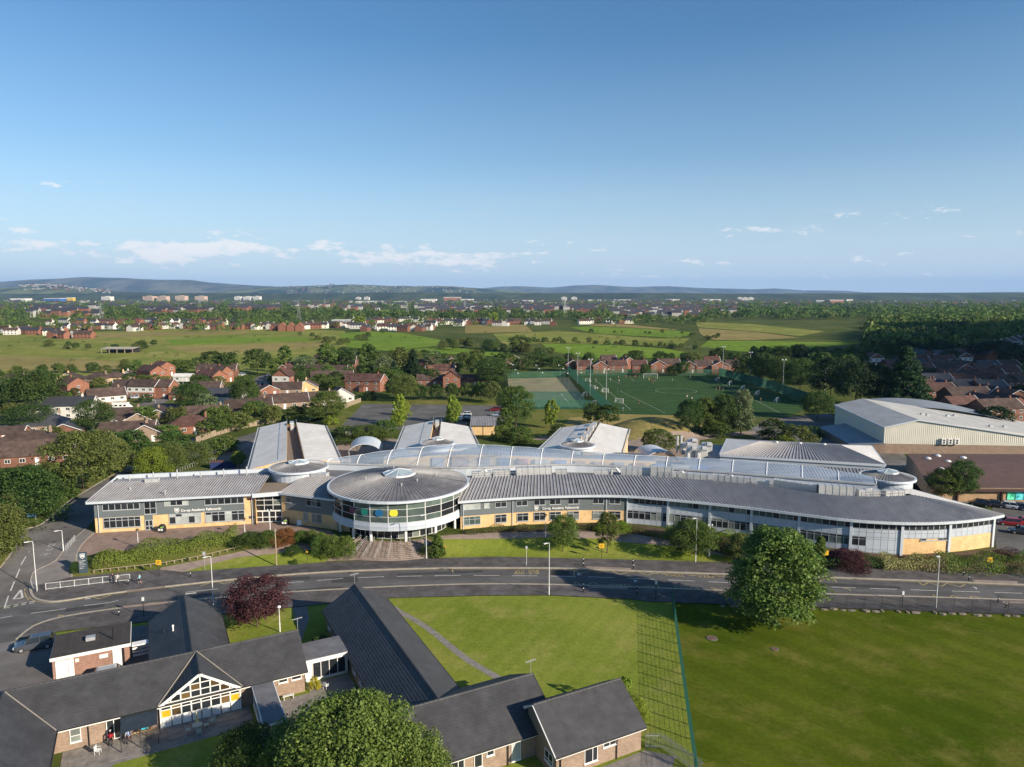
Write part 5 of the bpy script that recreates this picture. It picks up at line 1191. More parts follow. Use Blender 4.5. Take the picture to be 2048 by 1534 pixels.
pplant(875,1112,1066,34,'cone','mid','small pointed conifer right of the entrance steps',lod='near')
pplant(862,1110,1085,46,'bush','olive','mixed shrub by the slate notice board at the steps',lod='near')
pplant(1640,1112,1058,44,'cone','mid','feathery conifer against the glazed curved wall',lod='near')
pplant(1694,1124,1088,88,'bush','purple','dark purple shrub below the curved glazed wall',lod='near')
pplant(1236,1064,1040,52,'bush','lime','bright lime-green shrub against the buff brick wall',lod='near')
pplant(1205,1062,1040,36,'bush','lime','smaller lime shrub beside the downpipe',lod='near')
for i,(x,y,t,w,c,l) in enumerate(((640,1104,1060,40,'mid','upright leafy shrub, leftmost of three beside the steps'),(664,1107,1064,48,'mid','large laurel shrub in the middle beside the steps'),(690,1106,1062,48,'mid','rounded laurel shrub touching the entrance steps'),
 (500,1090,1064,62,'deep','dark loose shrub at the end of the clipped hedge'),(540,1088,1060,56,'mid','green shrub under the lamp by the left wing'),(572,1085,1056,56,'red','red-tipped shrub beside the telegraph pole'),(605,1083,1060,44,'mid','green shrub between the red shrub and the laurels'),(585,1106,1090,40,'deep','low dark shrub beside the pink path'),(625,1086,1058,34,'olive','small yellowish shrub behind the upright laurel'),
 (1480,1120,1062,66,'olive','big olive shrub at the end of the lawn path'),(1510,1124,1072,50,'deep','dark shrub behind the tall roadside tree'),(150,1146,1122,20,'deep','dark shrub left of the slate monolith sign'),(590,1128,1118,14,'mid','tiny clipped shrub on the verge by the small sign'))):
 pplant(x,y,t,w,'bush',c,l,lod='near')
hedge('hedge',((190,1132),(230,1127),(300,1112),(400,1094),(476,1080)),3.6,2.1,'clip','long clipped green hedge below the paved forecourt',n_per_m=520,leaf=.11,seed=3)
hedge('hedge',((930,1068),(1000,1062),(1090,1058),(1190,1058),(1260,1062),(1330,1080)),1.6,.9,'olive','low olive hedge along the foot of the buff brick wall',n_per_m=240,leaf=.09,seed=4)
hedge('hedge',((1330,1072),(1400,1080),(1470,1098)),3.4,2.3,'lime','tall yellowish hedge below the curved glass wall',n_per_m=420,leaf=.11,seed=5)
hedge('hedge',((1610,1118),(1660,1122),(1720,1128),(1770,1132)),2.6,1.6,'deep','dark mixed hedge in front of the purple shrub',n_per_m=360,leaf=.11,seed=6)
hedge('hedge',((1760,1126),(1800,1130),(1850,1132),(1890,1134)),3.2,2.0,'pale','pale variegated hedge under the buff brick end',n_per_m=380,leaf=.11,seed=7)
hedge('hedge',((1880,1130),(1930,1134),(1990,1138),(2060,1142),(2110,1146)),4.2,2.3,'clip','thick green hedge by the car park steps',n_per_m=420,leaf=.11,seed=8)
hedge('hedge',((1985,1112),(2010,1116),(2040,1122)),1.6,1.2,'purple','short purple hedge at the corner of the curved wing',n_per_m=260,leaf=.09,seed=9)
# ================================================================ CARE HOME (foreground)
CU = Vector((.888,.459));CV = Vector((-.459,.888));CRZ_ = math.atan2(.459,.888)
def cw(a,b): p = CU * a + CV * b;return p
def cthing(name,label,cat,a,b,group=None):
 p = cw(a,b);o = thing(name,label,cat,(p.x,p.y,0),CRZ_,group);WORLD[o.name] = Vector((a,b,0));return o
def a_px(px,b,z):
 best = min((abs(1024 + F_PX * cw(a,b).x / (cw(a,b).y * ct - (z - CAM_H) * st) - px),a) for a in np.arange(-22,48,.05));return best[1]
def gable_block(parent,axis,r0,r1,c,hw0,hw1,ze0,ze1,zr,wall=M['brownbrick'],tile=M['tile_grey'],in0=.45,gin=(.3,.3),fascia=(True,True),walls=True,ridge=True):
 X = (lambda t,s,z: (t,c + s,z)) if axis == 'a' else (lambda t,s,z: (c + s,t,z))
 for hw,ze,sg in ((hw0,ze0,-1),(hw1,ze1,1)):
  sl = math.hypot(hw,zr - ze);n = max(3,int(sl / .33));b = MB()
  up = .03
  for k in range(n):
   f0,f1 = 1 - k / n,1 - (k + 1) / n
   s0,s1 = sg * hw * f0,sg * hw * f1;z0 = zr - (zr - ze) * f0;z1 = zr - (zr - ze) * f1
   q = [X(r0,s0,z0 + up),X(r1,s0,z0 + up),X(r1,s1,z1),X(r0,s1,z1)]
   b.add(q + [X(r0,s0,z0 - .01),X(r1,s0,z0 - .01)],[(0,1,2,3),(4,5,1,0)])
  b.build('roof_slope',tile,parent)
 if ridge:
  b = MB();n = max(2,int((r1 - r0) / .5))
  for k in range(n): b.ring(X(r0 + (r1 - r0) * k / n + .01,0,zr - .02),X(r0 + (r1 - r0) * (k + 1) / n - .02,0,zr - .02),.13,.13,8,False)
  tag(b.build('ridge_tile',tile,parent),kind='stuff')
 for on,hw,ze,sg in ((fascia[0],hw0,ze0,-1),(fascia[1],hw1,ze1,1)):
  if on:
   b = MB();s0,s1 = sg * (hw - .02),sg * (hw - .14);pts = [X(r0,s0,ze - .28),X(r1,s0,ze - .28),X(r1,s1,ze - .28),X(r0,s1,ze - .28),X(r0,s0,ze - .03),X(r1,s0,ze - .03),X(r1,s1,ze - .03),X(r0,s1,ze - .03)]
   b.add(pts,[(0,1,2,3),(4,5,6,7),(0,1,5,4),(1,2,6,5),(2,3,7,6),(3,0,4,7)]);b.build('fascia',M['white'],parent)
   b = MB();b.tube([X(r0,sg * (hw + .06),ze - .06),X(r1,sg * (hw + .06),ze - .06)],.07,6);b.build('gutter',M['black'],parent)
 if walls:
  b = MB();a0,a1 = r0 + gin[0],r1 - gin[1];w0,w1 = -(hw0 - in0),hw1 - in0
  zt0 = ze0 + (zr - ze0) * (in0 / hw0);zt1 = ze1 + (zr - ze1) * (in0 / hw1)
  F_ = [X(a0,w0,0),X(a1,w0,0),X(a1,w1,0),X(a0,w1,0),X(a0,w0,zt0 - .03),X(a1,w0,zt0 - .03),X(a1,w1,zt1 - .03),X(a0,w1,zt1 - .03),X(a0,0,zr - .05),X(a1,0,zr - .05)]
  b.add(F_,[(0,1,5,4),(2,3,7,6),(1,2,6,9,5),(3,0,4,8,7)]);b.build('wall',wall,parent)
 return X
def verge(parent,pts,m=M['white'],r=.07):
 b = MB();b.tube(pts,r,4);b.build('verge_board',m,parent)
west = cthing('care_home','grey-roofed brick care home with a white glazed gable facing the patio','building',0,83)
gable_block(west,'a',-14.7,14.3,83.2,5.1,5.1,2.6,2.6,5.3,gin=(.3,.35))
gable_block(west,'b',50,83.3,-14.7,4.8,4.8,2.6,2.6,5.32,gin=(.3,.3))
gable_block(west,'b',83.4,100.4,2.7,4.35,4.3,2.6,2.6,5.28,gin=(.1,.3))
gable_block(west,'b',78.0,83.0,3.1,4.15,4.2,2.6,2.6,5.29,walls=False,fascia=(False,False))
for pts in ([(-14.7,83.2,5.36),(-9.95,78.05,2.72)],[(3.1,83.1,5.36),(-1.0,78.05,2.72)],[(3.1,83.1,5.36),(7.25,78.05,2.72)]):
 verge(west,pts,mat('valley_lead',(.3,.27,.23),.7),.07)
gx0,gx1,gpk = -.75,6.95,3.1;NB = 8;gb = 78.22
slope = lambda a: 5.05 - abs(a - gpk) * (5.05 - 2.45) / 3.85
cols = [gx0 + (gx1 - gx0) * k / NB for k in range(NB + 1)];rows_ = [1.15,2.0,2.72,3.44,4.16,4.9]
gw = MB();u = Vector((1,0))
def bar3(b,p,q,t=.09,dp=.1):
 p,q = Vector(p),Vector(q);d = (q - p).normalized();s = Vector((d.z,0,-d.x)) * (t / 2);y = Vector((0,dp / 2,0))
 b.add([p - s - y,p + s - y,p + s + y,p - s + y,q - s - y,q + s - y,q + s + y,q - s + y],[(0,1,5,4),(1,2,6,5),(2,3,7,6),(3,0,4,7),(4,5,6,7),(3,2,1,0)])
for a in cols: bar3(gw,(a,gb,1.1),(a,gb,max(1.2,slope(a))),.12)
for z in rows_:
 half = (5.05 - z) / (2.6 / 3.85);l_,r_ = max(gx0,gpk - half),min(gx1,gpk + half)
 if r_ > l_: bar3(gw,(l_,gb,z),(r_,gb,z),.09)
bar3(gw,(gx0 - .25,gb - .06,2.42),(gpk,gb - .06,5.12),.3,.16);bar3(gw,(gpk,gb - .06,5.12),(gx1 + .25,gb - .06,2.42),.3,.16)
bar3(gw,(gx0 - .05,gb,0),(gx0 - .05,gb,2.45),.16);bar3(gw,(gx1 + .05,gb,0),(gx1 + .05,gb,2.45),.16)
gfr = gw.build('window',M['white'],west)
YP = mat('yellow_panel',(.62,.36,.02),.5,.15,1);WARM = glass_mat('glass_with_warm_room',(.10,.065,.03),.08,.6)
for i in range(NB):
 a0,a1 = cols[i] + .05,cols[i + 1] - .05
 MB().add([(a0,gb,.08),(a1,gb,.08),(a1,gb,1.1),(a0,gb,1.1)],[(0,1,2,3)]).build('panel',M['white'],west)
 for z0,z1 in zip(rows_[:-1],rows_[1:]):
  t0,t1 = min(z1,slope(a0)),min(z1,slope(a1))
  if max(t0,t1) <= z0 + .03: continue
  ps = [(a0,gb,z0),(a1,gb,z0),(a1,gb,max(z0,t1)),(a0,gb,max(z0,t0))]
  g_ = YP if (z0 < 1.2 and i in (0,NB - 1)) else (WARM if rng.random() < .45 else M['glass'])
  MB().add(ps,[(0,1,2,3)]).build('pane',g_,gfr)
dA = Vector((1,0,0));yF = 78.53
for x0,x1,z0,z1,cl_ in ((140,162,.75,2.25,1),(557,576,1.75,2.3,1),(583,603,1.75,2.3,1)):
 a0,a1 = a_px(x0,yF,1.5),a_px(x1,yF,1.5);win(west,(a0,yF,z0),dA,a1 - a0,z1 - z0,cl_,(.45,.55) if z1 - z0 > 1 else (1,),M['white'],[(1,M['glass']),(1,M['glass_mid'])])
a0,a1 = a_px(213,yF,1),a_px(243,yF,1);win(west,(a0,yF - .02,.05),dA,a1 - a0,2.2,2,(1,),M['white'],[(1,M['glass'])],.07,False,'door')
for a in (-7.3,8.9): MB().tube([(a,yF - .1,0),(a,yF - .1,2.4)],.05,6).build('downpipe',M['black'],west)
b = MB();b.add([(-4.4,78.2,2.45),(-1.1,78.2,2.45),(-1.1,75.6,2.1),(-4.4,75.6,2.1)],[(3,2,1,0)]);b.build('canopy',glass_mat('smoked_canopy',(.03,.037,.042),.15,.1),west)
for a in (-4.4,-2.7,-1.1): MB().tube([(a,75.65,0),(a,75.65,2.1)],.05,6).build('post',M['dark'],west)
def flat(parent,a0,a1,b0,b1,z,m,wallm,glazed=False):
 MB().box(a0 + .15,a1 - .15,b0 + .15,b1 - .15,0,z - .25).build('wall',wallm,parent)
 MB().box(a0,a1,b0,b1,z - .25,z - .03).build('fascia',M['white'],parent);MB().box(a0 + .1,a1 - .1,b0 + .1,b1 - .1,z - .03,z + .02).build('flat_roof',m,parent)
flat(west,14.2,19.5,80.2,84.8,2.75,M['felt_grey'],M['white'])
win(west,(15.2,80.33,.3),dA,3.9,2.0,4,(1,),M['white'],[(3,M['glass']),(1,WARM)],.07,False)
flat(west,8.2,10.5,69.8,78.4,2.5,M['felt_grey'],M['brownbrick'])
win(west,(8.33,77.8,.5),Vector((0,-1,0)),7.4,1.5,6,(1,),M['white'],[(2,M['glass']),(1,M['glass_pale'])],.08)
b = MB();b.tube([(1.0,92.2,4.1),(1.0,92.2,4.8)],.09,8);b.ball((1.0,92.2,4.9),.15);b.build('flue',M['white'],west)
b = MB();b.tube([(.1,93.6,3.6),(.1,93.6,3.9)],.12,8);b.build('roof_vent',M['dark'],west)
gar = cthing('garage','flat-roofed brick garage with white doors and black felt roof','garage',-8,98)
MB().box(-11.9,-3.9,94.8,101.0,0,2.35).build('wall',brick_mat('red_brown_brick',(.24,.11,.075),(.33,.17,.12),(.33,.26,.22)),gar)
MB().box(-12.1,-3.7,94.6,101.2,2.3,2.68).build('fascia',M['white'],gar);b = MB();b.box(-12.05,-3.75,94.65,101.15,2.68,2.74);b.build('flat_roof',M['felt'],gar)
b = MB()
for k in range(1,9): b.box(-12.05 + k * .92,-12.0 + k * .92,94.66,101.14,2.735,2.765)
tag(b.build('felt_joint',mat('felt_joint',(.09,.08,.07),.9),gar),kind='stuff')
def wpanel(par,a0,a1,z0,z1,name,m): MB().box(a0,a1,94.72,94.8,z0,z1).build(name,m,par)
wpanel(gar,-11.6,-10.35,.02,2.15,'door',M['white']);wpanel(gar,-10.3,-9.75,.02,2.15,'panel',M['white']);wpanel(gar,-5.7,-4.75,.02,2.2,'door',M['white']);wpanel(gar,-7.1,-6.2,1.45,1.9,'window',M['white']);wpanel(gar,-9.6,-9.2,1.6,2.0,'meter_box',M['cream']);wpanel(gar,-4.7,-4.45,.02,2.2,'pipe_recess',M['black'])
MB().box(-8.6,-7.6,97.4,98.2,2.74,3.15).build('roof_vent',M['galv'],gar);MB().tube([(-5.6,96.6,2.7),(-5.6,96.6,4.2)],.08,8).build('flue',M['black'],gar)
wl_ = cthing('slatted_gate','white slatted screen between the garage and the dark gable','gate',-2.7,95)
for k in range(4): MB().box(-3.6,-1.7,95.6,95.66,.4 + k * .45,.65 + k * .45).build('slat',M['white'],wl_)
MB().box(-3.6,-1.7,94.5,95.5,2.2,2.35).build('lintel',M['white'],wl_)
east = cthing('care_home','long dark-roofed brick care home wing with its ridge pointing at the road','building',24,75)
gable_block(east,'b',61.6,93.2,23.7,4.5,4.5,2.6,2.6,5.45,gin=(.1,.35))
gable_block(east,'a',12.0,34.2,61.5,5.4,5.4,2.6,2.6,5.47,gin=(.3,.35))
dL = Vector((0,-1,0))
for b0,w in ((91.5,1.2),(88.5,1.4),(86.4,1.0),(79.0,1.3),(76.0,1.0),(73.6,1.5),(70.5,1.3)):
 win(east,(19.62,b0,.9),dL,w,1.25,2,(1,),M['white'],[(1,M['glass']),(1,M['glass_mid'])])
yE = 56.53
for x0,x1,z0,z1,cl_ in ((904,928,.8,2.2,2),(948,964,.8,2.2,1),(973.5,988,1.6,2.25,1),(1023,1041,.2,2.2,1)):
 a0,a1 = a_px(x0,yE,1.5),a_px(x1,yE,1.5);win(east,(a0,yE,z0),dA,a1 - a0,z1 - z0,cl_,(1,),M['white'],[(2,M['glass']),(1,M['glass_pale'])])
a = a_px(1022,yE,1) - .35;MB().tube([(a,yE - .1,0),(a,yE - .1,2.4)],.055,6).build('downpipe',M['black'],east)
verge(east,[(34.25,56.1,2.6),(34.25,61.5,5.47),(34.25,66.9,2.6)],M['dark'],.06)
fh = cthing('brick_house','steep grey-gabled brick house beside the mesh fence, in front of the wing','house',36.6,55)
gable_block(fh,'a',31.5,41.9,56.5,4.45,1.9,2.6,4.3,5.45,gin=(.3,.3),fascia=(True,True))
verge(fh,[(31.48,52.1,2.55),(31.48,56.5,5.35),(31.48,58.35,4.25)],M['white'],.09);verge(fh,[(41.92,52.1,2.55),(41.92,56.5,5.4),(41.92,58.35,4.25)],M['dark'],.06)
yH = 52.5
for x0,x1,z0,z1,cl_,rw in ((1169,1195,.6,2.1,[.62,.38],(1,)),(1206,1232,1.6,2.2,2,(1,))):
 a0,a1 = a_px(x0,yH,1.5),a_px(x1,yH,1.5);win(fh,(a0,yH,z0),dA,a1 - a0,z1 - z0,cl_,rw,M['white'],[(1,M['glass'])])
win(fh,(31.78,54.6,.9),dL,1.5,1.15,2,(.3,.7),M['white'],[(1,M['glass'])])
for a in (32.2,38.6): MB().tube([(a,yH - .35,2.35),(a,yH - .1,1.9),(a,yH - .1,0)],.055,6).build('downpipe',M['black'],fh)
scr = cthing('timber_screen','dark timber bin screen between the two end roofs','fence',35.5,61)
for k in range(14): MB().box(34.4 + k * .3,34.66 + k * .3,62.0,62.04,0,1.8).build('board',M['fencewood'],scr)
MB().box(34.4,38.6,62.04,62.1,1.7,1.85).build('rail',M['wood'],scr)
def aerial(a,b_,z,label):
 t = cthing('tv_aerial',label,'aerial',a,b_);m_ = MB();m_.tube([(a,b_,z),(a,b_,z + 1.6)],.025,5);m_.build('mast',M['galv'],t)
 m_ = MB();m_.tube([(a - .6,b_,z + 1.5),(a + .6,b_,z + 1.6)],.02,4)
 for k in range(6): m_.tube([(a - .55 + k * .2,b_ - .25,z + 1.5 + .017 * k),(a - .55 + k * .2,b_ + .25,z + 1.5 + .017 * k)],.015,4)
 m_.build('antenna',M['white_post'],t)
aerial(34.0,61.5,5.4,'white aerial on the ridge end nearest the lawn');aerial(14.2,83.2,5.2,'white aerial on the ridge above the flat link roof');aerial(23.7,93.0,5.4,'aerial at the far ridge end beside the road')
def csheet(name,pts,m,dz): return sheet(name,[cw(*p) for p in pts],m,dz,flatz=0)
csheet('patio',((-9.6,78.4),(8.0,78.4),(8.0,74.5),(-5,74.0),(-6.5,71.5),(-9.6,72.0)),M['slab'],0.035)
sb_ = MB()
for k in range(40): 
 a = -9 + (k % 10) * 1.7;bb = 74.6 + (k // 10) * .95
 sb_.box(a,a + 1.64,bb,bb + .9,.03,.05 + rng.random() * .012)
tag(sb_.build('paving_slab',M['slab']),kind='structure');bpy.data.objects['paving_slab'].rotation_euler = (0,0,CRZ_)
csheet('courtyard',((11,70),(19.4,70),(19.4,80),(14.4,80),(14.4,78),(11,78)),M['slab'],0.03)
csheet('path',((31.5,51.9),(41.9,52.2),(44,50),(42,48.5),(31.5,50.6)),M['slab'],0.03)
csheet('path',((-9.8,74),(-9.6,70),(12,66.5),(12,68.5),(-6,71.6),(-7,74)),M['asphalt'],0.03) if False else None
# ================================================================ STREET FURNITURE
def height_px(px,py,top):
 p = G(px,py);lo,hi = 0,60
 for _ in range(30):
  mid = (lo + hi) / 2;dz = p.z + mid - CAM_H;yy = 767 - F_PX * (p.y * st + dz * ct) / (p.y * ct - dz * st)
  if yy > top: lo = mid
  else: hi = mid
 return p,lo
def street_lamp(px,py,top,label,kind='led',rz=0.0,group='street lamps'):
 p,h = height_px(px,py,top);t = thing('street_lamp',label,'lamp post',p,rz,group);z = h
 b = MB();r = .068
 b.tube([(0,0,-.1),(0,0,1.3),(0,0,1.35),(0,0,z)],[r * 1.35,r * 1.3,r,r * .6],8);b.build('column',M['white_post'] if kind != 'old' else M['galv'],t)
 if kind == 'led':
  MB().tube([(0,0,z - .05),(-.15,-.1,z + .05),(-.45,-.35,z + .08)],.035,5).build('arm',M['white_post'],t)
  b = MB();b.obox((-.62,-.48),(1,.75),.62,.26,z + .05,z + .14);b.build('lamp_head',M['white_post'],t)
 elif kind == 'heritage':
  b = MB();b.tube([(0,0,z - .05),(0,0,z + .12),(0,0,z + .4)],[.07,.12,.24],8);b.build('lantern',M['glass_mid'],t)
  b = MB();b.tube([(0,0,z + .4),(0,0,z + .62)],[.36,.08],8);b.build('lamp_cap',mat('brown_cap',(.1,.05,.03),.6),t)
 elif kind == 'globe':
  b = MB();b.ball((0,0,z + .1),(.26,.26,.18),10,6);b.build('lamp_head',M['white'],t)
 elif kind == 'flood':
  b = MB();b.box(-.55,.55,-.12,.12,z - .05,z + .08);b.box(-.5,-.12,-.35,.1,z + .05,z + .4);b.box(.12,.5,-.35,.1,z + .05,z + .4);b.build('lamp_head',M['white_post'],t)
 return t
for a in ((74,1182,1083,'tall white lamp post on the corner of the side road'),(427,1213,1113,'white lamp post rising beside the purple tree'),(1098,1190.5,1086,'white lamp post on the pavement before the open lawn'),(1391,1125,1036,'white lamp post on the school lawn by the spreading tree'),(1871.5,1217,1112,'white lamp post on the pavement by the mesh fence'),(853,1118,1030,'white lamp post right of the entrance steps'),(127,1103,1061,'shorter white lamp post along the side road rails')): street_lamp(*a)
for a in ((277,1097,1064,'short lantern lamp behind the clipped hedge'),(490,1072,1042,'short lantern lamp before the left wing'),(1091,1076,1034,'short lantern lamp before the lettered curved wall')): street_lamp(*a,kind='heritage',group='short lantern lamps')
street_lamp(560,1264,1215,'white globe-topped lamp on the care home lawn','globe')
for a in ((255,932,906,'lamp post at the bend of the side road'),(231,925,890,'lamp post among the bushes along the side road'),(200,870,845,'grey lamp post between the dark trees and the bungalows'),(450,905,880,'lamp post beside the cycle stands'),(312,822,800,'lamp post on the estate street by the motorhome'),(367,780,750,'lamp post by the red terrace end'),(553,800,776,'lamp post beside the cream gabled house'),(735,738,716,'lamp post in the close behind the red houses'),(789,846,818,'lamp post on the first car park strip'),(902,842,818,'lamp post on the second car park strip'),(1188,850,832,'lamp post on the bank above the teaching wing')): street_lamp(*a,kind='led')
p,h = height_px(553,1131,1056);t = thing('telegraph_pole','brown wooden pole standing on the verge beside the shrubs','pole',p);MB().tube([(0,0,-.1),(0,0,h)],[.13,.09],8).build('shaft',M['wood'],t);b = MB();b.box(-.25,.25,-.05,.05,h - .5,h - .4);b.build('step_iron',M['galv'],t)
for x,y,tp,l in ((541,1075,1022,'pale camera pole before the glazed porch'),(1418,1111,1052,'grey camera pole behind the spreading lawn tree'),(284,950,925,'pale camera pole behind the left wing roof')):
 p,h = height_px(x,y,tp);t = thing('camera_pole',l,'pole',p);MB().tube([(0,0,-.1),(0,0,h * .3),(0,0,h * .31),(0,0,h)],[.15,.15,.09,.08],8).build('shaft',M['white_post'],t);b = MB();b.box(-.35,.35,-.08,.08,h,h + .12);b.ball((-.3,-.1,h + .2),.16);b.ball((.3,-.1,h + .2),.16);b.build('camera_head',M['white_post'],t)
def post_sign(px,py,top,w,hgt,m,label,post=M['black'],cat='sign',r=.035):
 p,h = height_px(px,py,top);t = thing('road_sign',label,cat,p);MB().tube([(0,0,-.1),(0,0,h)],r,6).build('post',post,t)
 b = MB();b.box(-w / 2,w / 2,-.07,-.04,h - hgt,h);b.build('plate',m,t)
 b = MB()
 for k in range(3): b.box(-w * .32,w * (.3 - .1 * k),-.076,-.071,h - hgt * (.3 + .22 * k) - .04,h - hgt * (.3 + .22 * k) + .03)
 b.build('print',M['dark'] if m is M['yellow'] else M['white'],t);return t
for a,l in (((319,1154,1120),'yellow sign on a black post at the end of the timber rail'),((614.6,1128,1102),'small yellow sign on a pale post left of the steps'),((890,1117,1091),'small yellow sign right of the notice board'),((1203,1118.5,1087),'yellow sign on a black post before the thin lawn tree'),((1650,1133,1101),'yellow sign in front of the purple shrub'),((1978,1140,1115),'yellow sign in the thick hedge by the car park'),((1726,1136,1116),'small yellow sign between the purple and pale hedges')):
 small = 'small' in l;post_sign(*a,.35 if small else .85,.3 if small else .8,M['yellow'],l)
post_sign(410,1140,1103,.5,.7,M['galv'],'grey-backed road sign on the strip by the pink path',M['galv'])
post_sign(1053,1132,1092,.35,.5,M['galv'],'pale bus stop pole before the school lawn',M['white_post'],'bus stop')
for x,y,tp,l in ((1311.5,1199.5,1165,'thin black signal post in the shade by the lawn corner'),(288,1235,1198,'thin black signal post behind the garage'),(1804,1216,1186,'thin black post behind the roadside mesh fence')):
 p,h = height_px(x,y,tp);t = thing('signal_post',l,'post',p);MB().tube([(0,0,-.1),(0,0,h)],.05,6).build('shaft',M['black'],t);b = MB();b.box(-.14,.14,-.1,.1,h - .25,h + .25);b.build('lamp_box',M['white_post'],t)
p,h = height_px(65,1047,1027);t = thing('information_sign','blue information sign on two legs by the side road','sign',p)
for sx in (-.7,.7): MB().tube([(sx,0,-.1),(sx,0,h)],.04,6).build('leg',M['galv'],t)
MB().box(-.85,.85,-.08,-.03,h - .65,h).build('plate',M['blue_sign'],t);MB().box(-.5,.6,-.09,-.081,h - .3,h - .2).build('print',M['white'],t)
p0,p1 = G(159,1147),G(176.5,1145);d = (p1 - p0);p,h = height_px(167.5,1146,1104.5);t = thing('monolith_sign','tall slate-blue monolith sign with white shield by the corner','sign',p,math.atan2(d.y,d.x));w = d.length
MB().box(-w / 2,w / 2,-.12,.12,0,h).build('slab',M['sign_slate'],t)
shield(t,(0,-.08,h * .70),(1,0),w * .55,h * .24,M['white'])
for txt,z,wd in (('Co-op Academy',.60,.72),('Failsworth',.535,.5),('Welcome to our',.46,.6),('school community',.41,.72),('Main Reception',.31,.55),('Deliveries',.23,.4)): lettering(txt,t,(-w * .38,-.09,h * z),(1,0),w * wd,M['white'],depth=.005)
p,h = height_px(855,1110,1083);t = thing('notice_board','slate notice board on posts beside the entrance steps','sign',p)
MB().box(-.55,.55,-.05,.05,.35,h).build('board',M['sign_slate'],t);
for sx in (-.55,.55): MB().tube([(sx,0,-.1),(sx,0,h)],.04,6).build('leg',M['galv'],t)
shield(t,(0,-.03,h * .72),(1,0),.35,.4,M['white']);MB().box(-.35,.35,-.06,-.052,h * .55,h * .6).build('print',M['white'],t)
def bollard(px,py,label):
 p = G(px,py);t = thing('bollard',label,'bollard',p,0,'black bollards at the crossings')
 MB().tube([(0,0,-.05),(0,0,.85),(0,0,1.0)],[.09,.09,.05],8).build('post',M['black'],t);MB().ring((0,0,.68),(0,0,.8),.095,.095,8).build('reflective_band',M['white'],t)
for x,y,l in ((1166.6,1126,'black bollard, farther of two left of the school crossing'),(1166.6,1134.5,'black bollard, nearer of two left of the school crossing'),(1265.5,1129,'black bollard, farther of two right of the school crossing'),(1266.8,1138.5,'black bollard, nearer of two right of the school crossing'),(1166.6,1177,'black bollard by the kerb on the lawn side, left'),(1166.6,1185.5,'black bollard at the lawn edge, left of the crossing'),(1273.8,1181,'black bollard by the kerb on the lawn side, in tree shade'),(1273.8,1190,'black bollard at the lawn edge, in tree shade'),
 (1926.6,1153,'black bollard by the thick hedge'),(1937.6,1162.4,'black bollard on the kerb below the thick hedge'),(1996,1206,'black bollard behind the mesh fence, kerb side'),(2011.7,1216.4,'black bollard behind the mesh fence, field side'),(381,1155,'black bollard at the end of the dark guard rail'),(257,1170,'black bollard among the walking pupils'),(238,1233,'black bollard on the pavement behind the garage')): bollard(x,y,l)
def railing(px,hgt,m,label,name='guard_rail',nposts=6,infill=True,r=.035,group=None):
 line = gp(*px);L_ = plen(line);c0 = line[0];z0 = gz(c0.x,c0.y);t = thing(name,label,'railing',(c0.x,c0.y,z0),0,group)
 loc = lambda s,z: Vector((poly_at(line,s)[0].x - c0.x,poly_at(line,s)[0].y - c0.y,gz(*poly_at(line,s)[0]) - z0 + .1 + z))
 for k in range(nposts): MB().tube([loc(L_ * k / (nposts - 1),-.1),loc(L_ * k / (nposts - 1),hgt)],r * 1.3,6).build('post',m,t)
 for z in (hgt - .03,.12): MB().tube([loc(L_ * k / 24,z) for k in range(25)],r,5).build('rail',m,t)
 if infill:
  b = MB();n = int(L_ / .16)
  for k in range(n): b.tube([loc(L_ * k / n,.12),loc(L_ * k / n,hgt - .03)],.009,3)
  tag(b.build('infill_bar',m,t),kind='stuff')
railing(((92,1181),(150,1174),(205,1167.5),(260,1162)),1.05,M['white_post'],'white pedestrian guard rail along the corner pavement',nposts=7)
railing(((63,1172),(66,1180),(74,1185)),1.05,M['galv'],'short grey guard rail on the kerb bend',nposts=3)
railing(((440,1160),(560,1149),(700,1139),(800,1134),(915,1131)),1.0,M['dark'],'long dark guard rail along the kerb before the steps',nposts=22,r=.02)
railing(((132,1103),(141,1093),(150,1082)),1.0,M['galv'],'stepped grey rail beside the side road',nposts=6)
line = gp((188,1147),(260,1139),(318,1133),(400,1118),(483,1098));t = thing('knee_rail','low timber knee rail below the clipped hedge','railing',(line[0].x,line[0].y,gz(*line[0])));z0 = gz(*line[0]);L_ = plen(line);n = 19
for k in range(n + 1):
 q,_ = poly_at(line,L_ * k / n);zz = gz(*q) - z0;b = MB();b.box(q.x - line[0].x - .06,q.x - line[0].x + .06,q.y - line[0].y - .06,q.y - line[0].y + .06,zz - .1,zz + .55);b.build('post',M['wood'],t)
b = MB();pts = [poly_at(line,L_ * k / 30)[0] for k in range(31)];b.tube([(q.x - line[0].x,q.y - line[0].y,gz(*q) - z0 + .58) for q in pts],.06,4);b.build('rail',M['wood'],t)
def mesh_panel(w,h,nv,nh,r,m):
 b = MB()
 for k in range(nv + 1): x = w * k / nv;b.box(x - r,x + r,-r,r,0,h)
 for k in range(nh + 1): z = h * k / nh;b.box(0,w,-r * 1.4,r * 1.4,z - r * 1.2,z + r * 1.2)
 return b.mesh('mesh_panel',m)
FENCE_MESH = {}
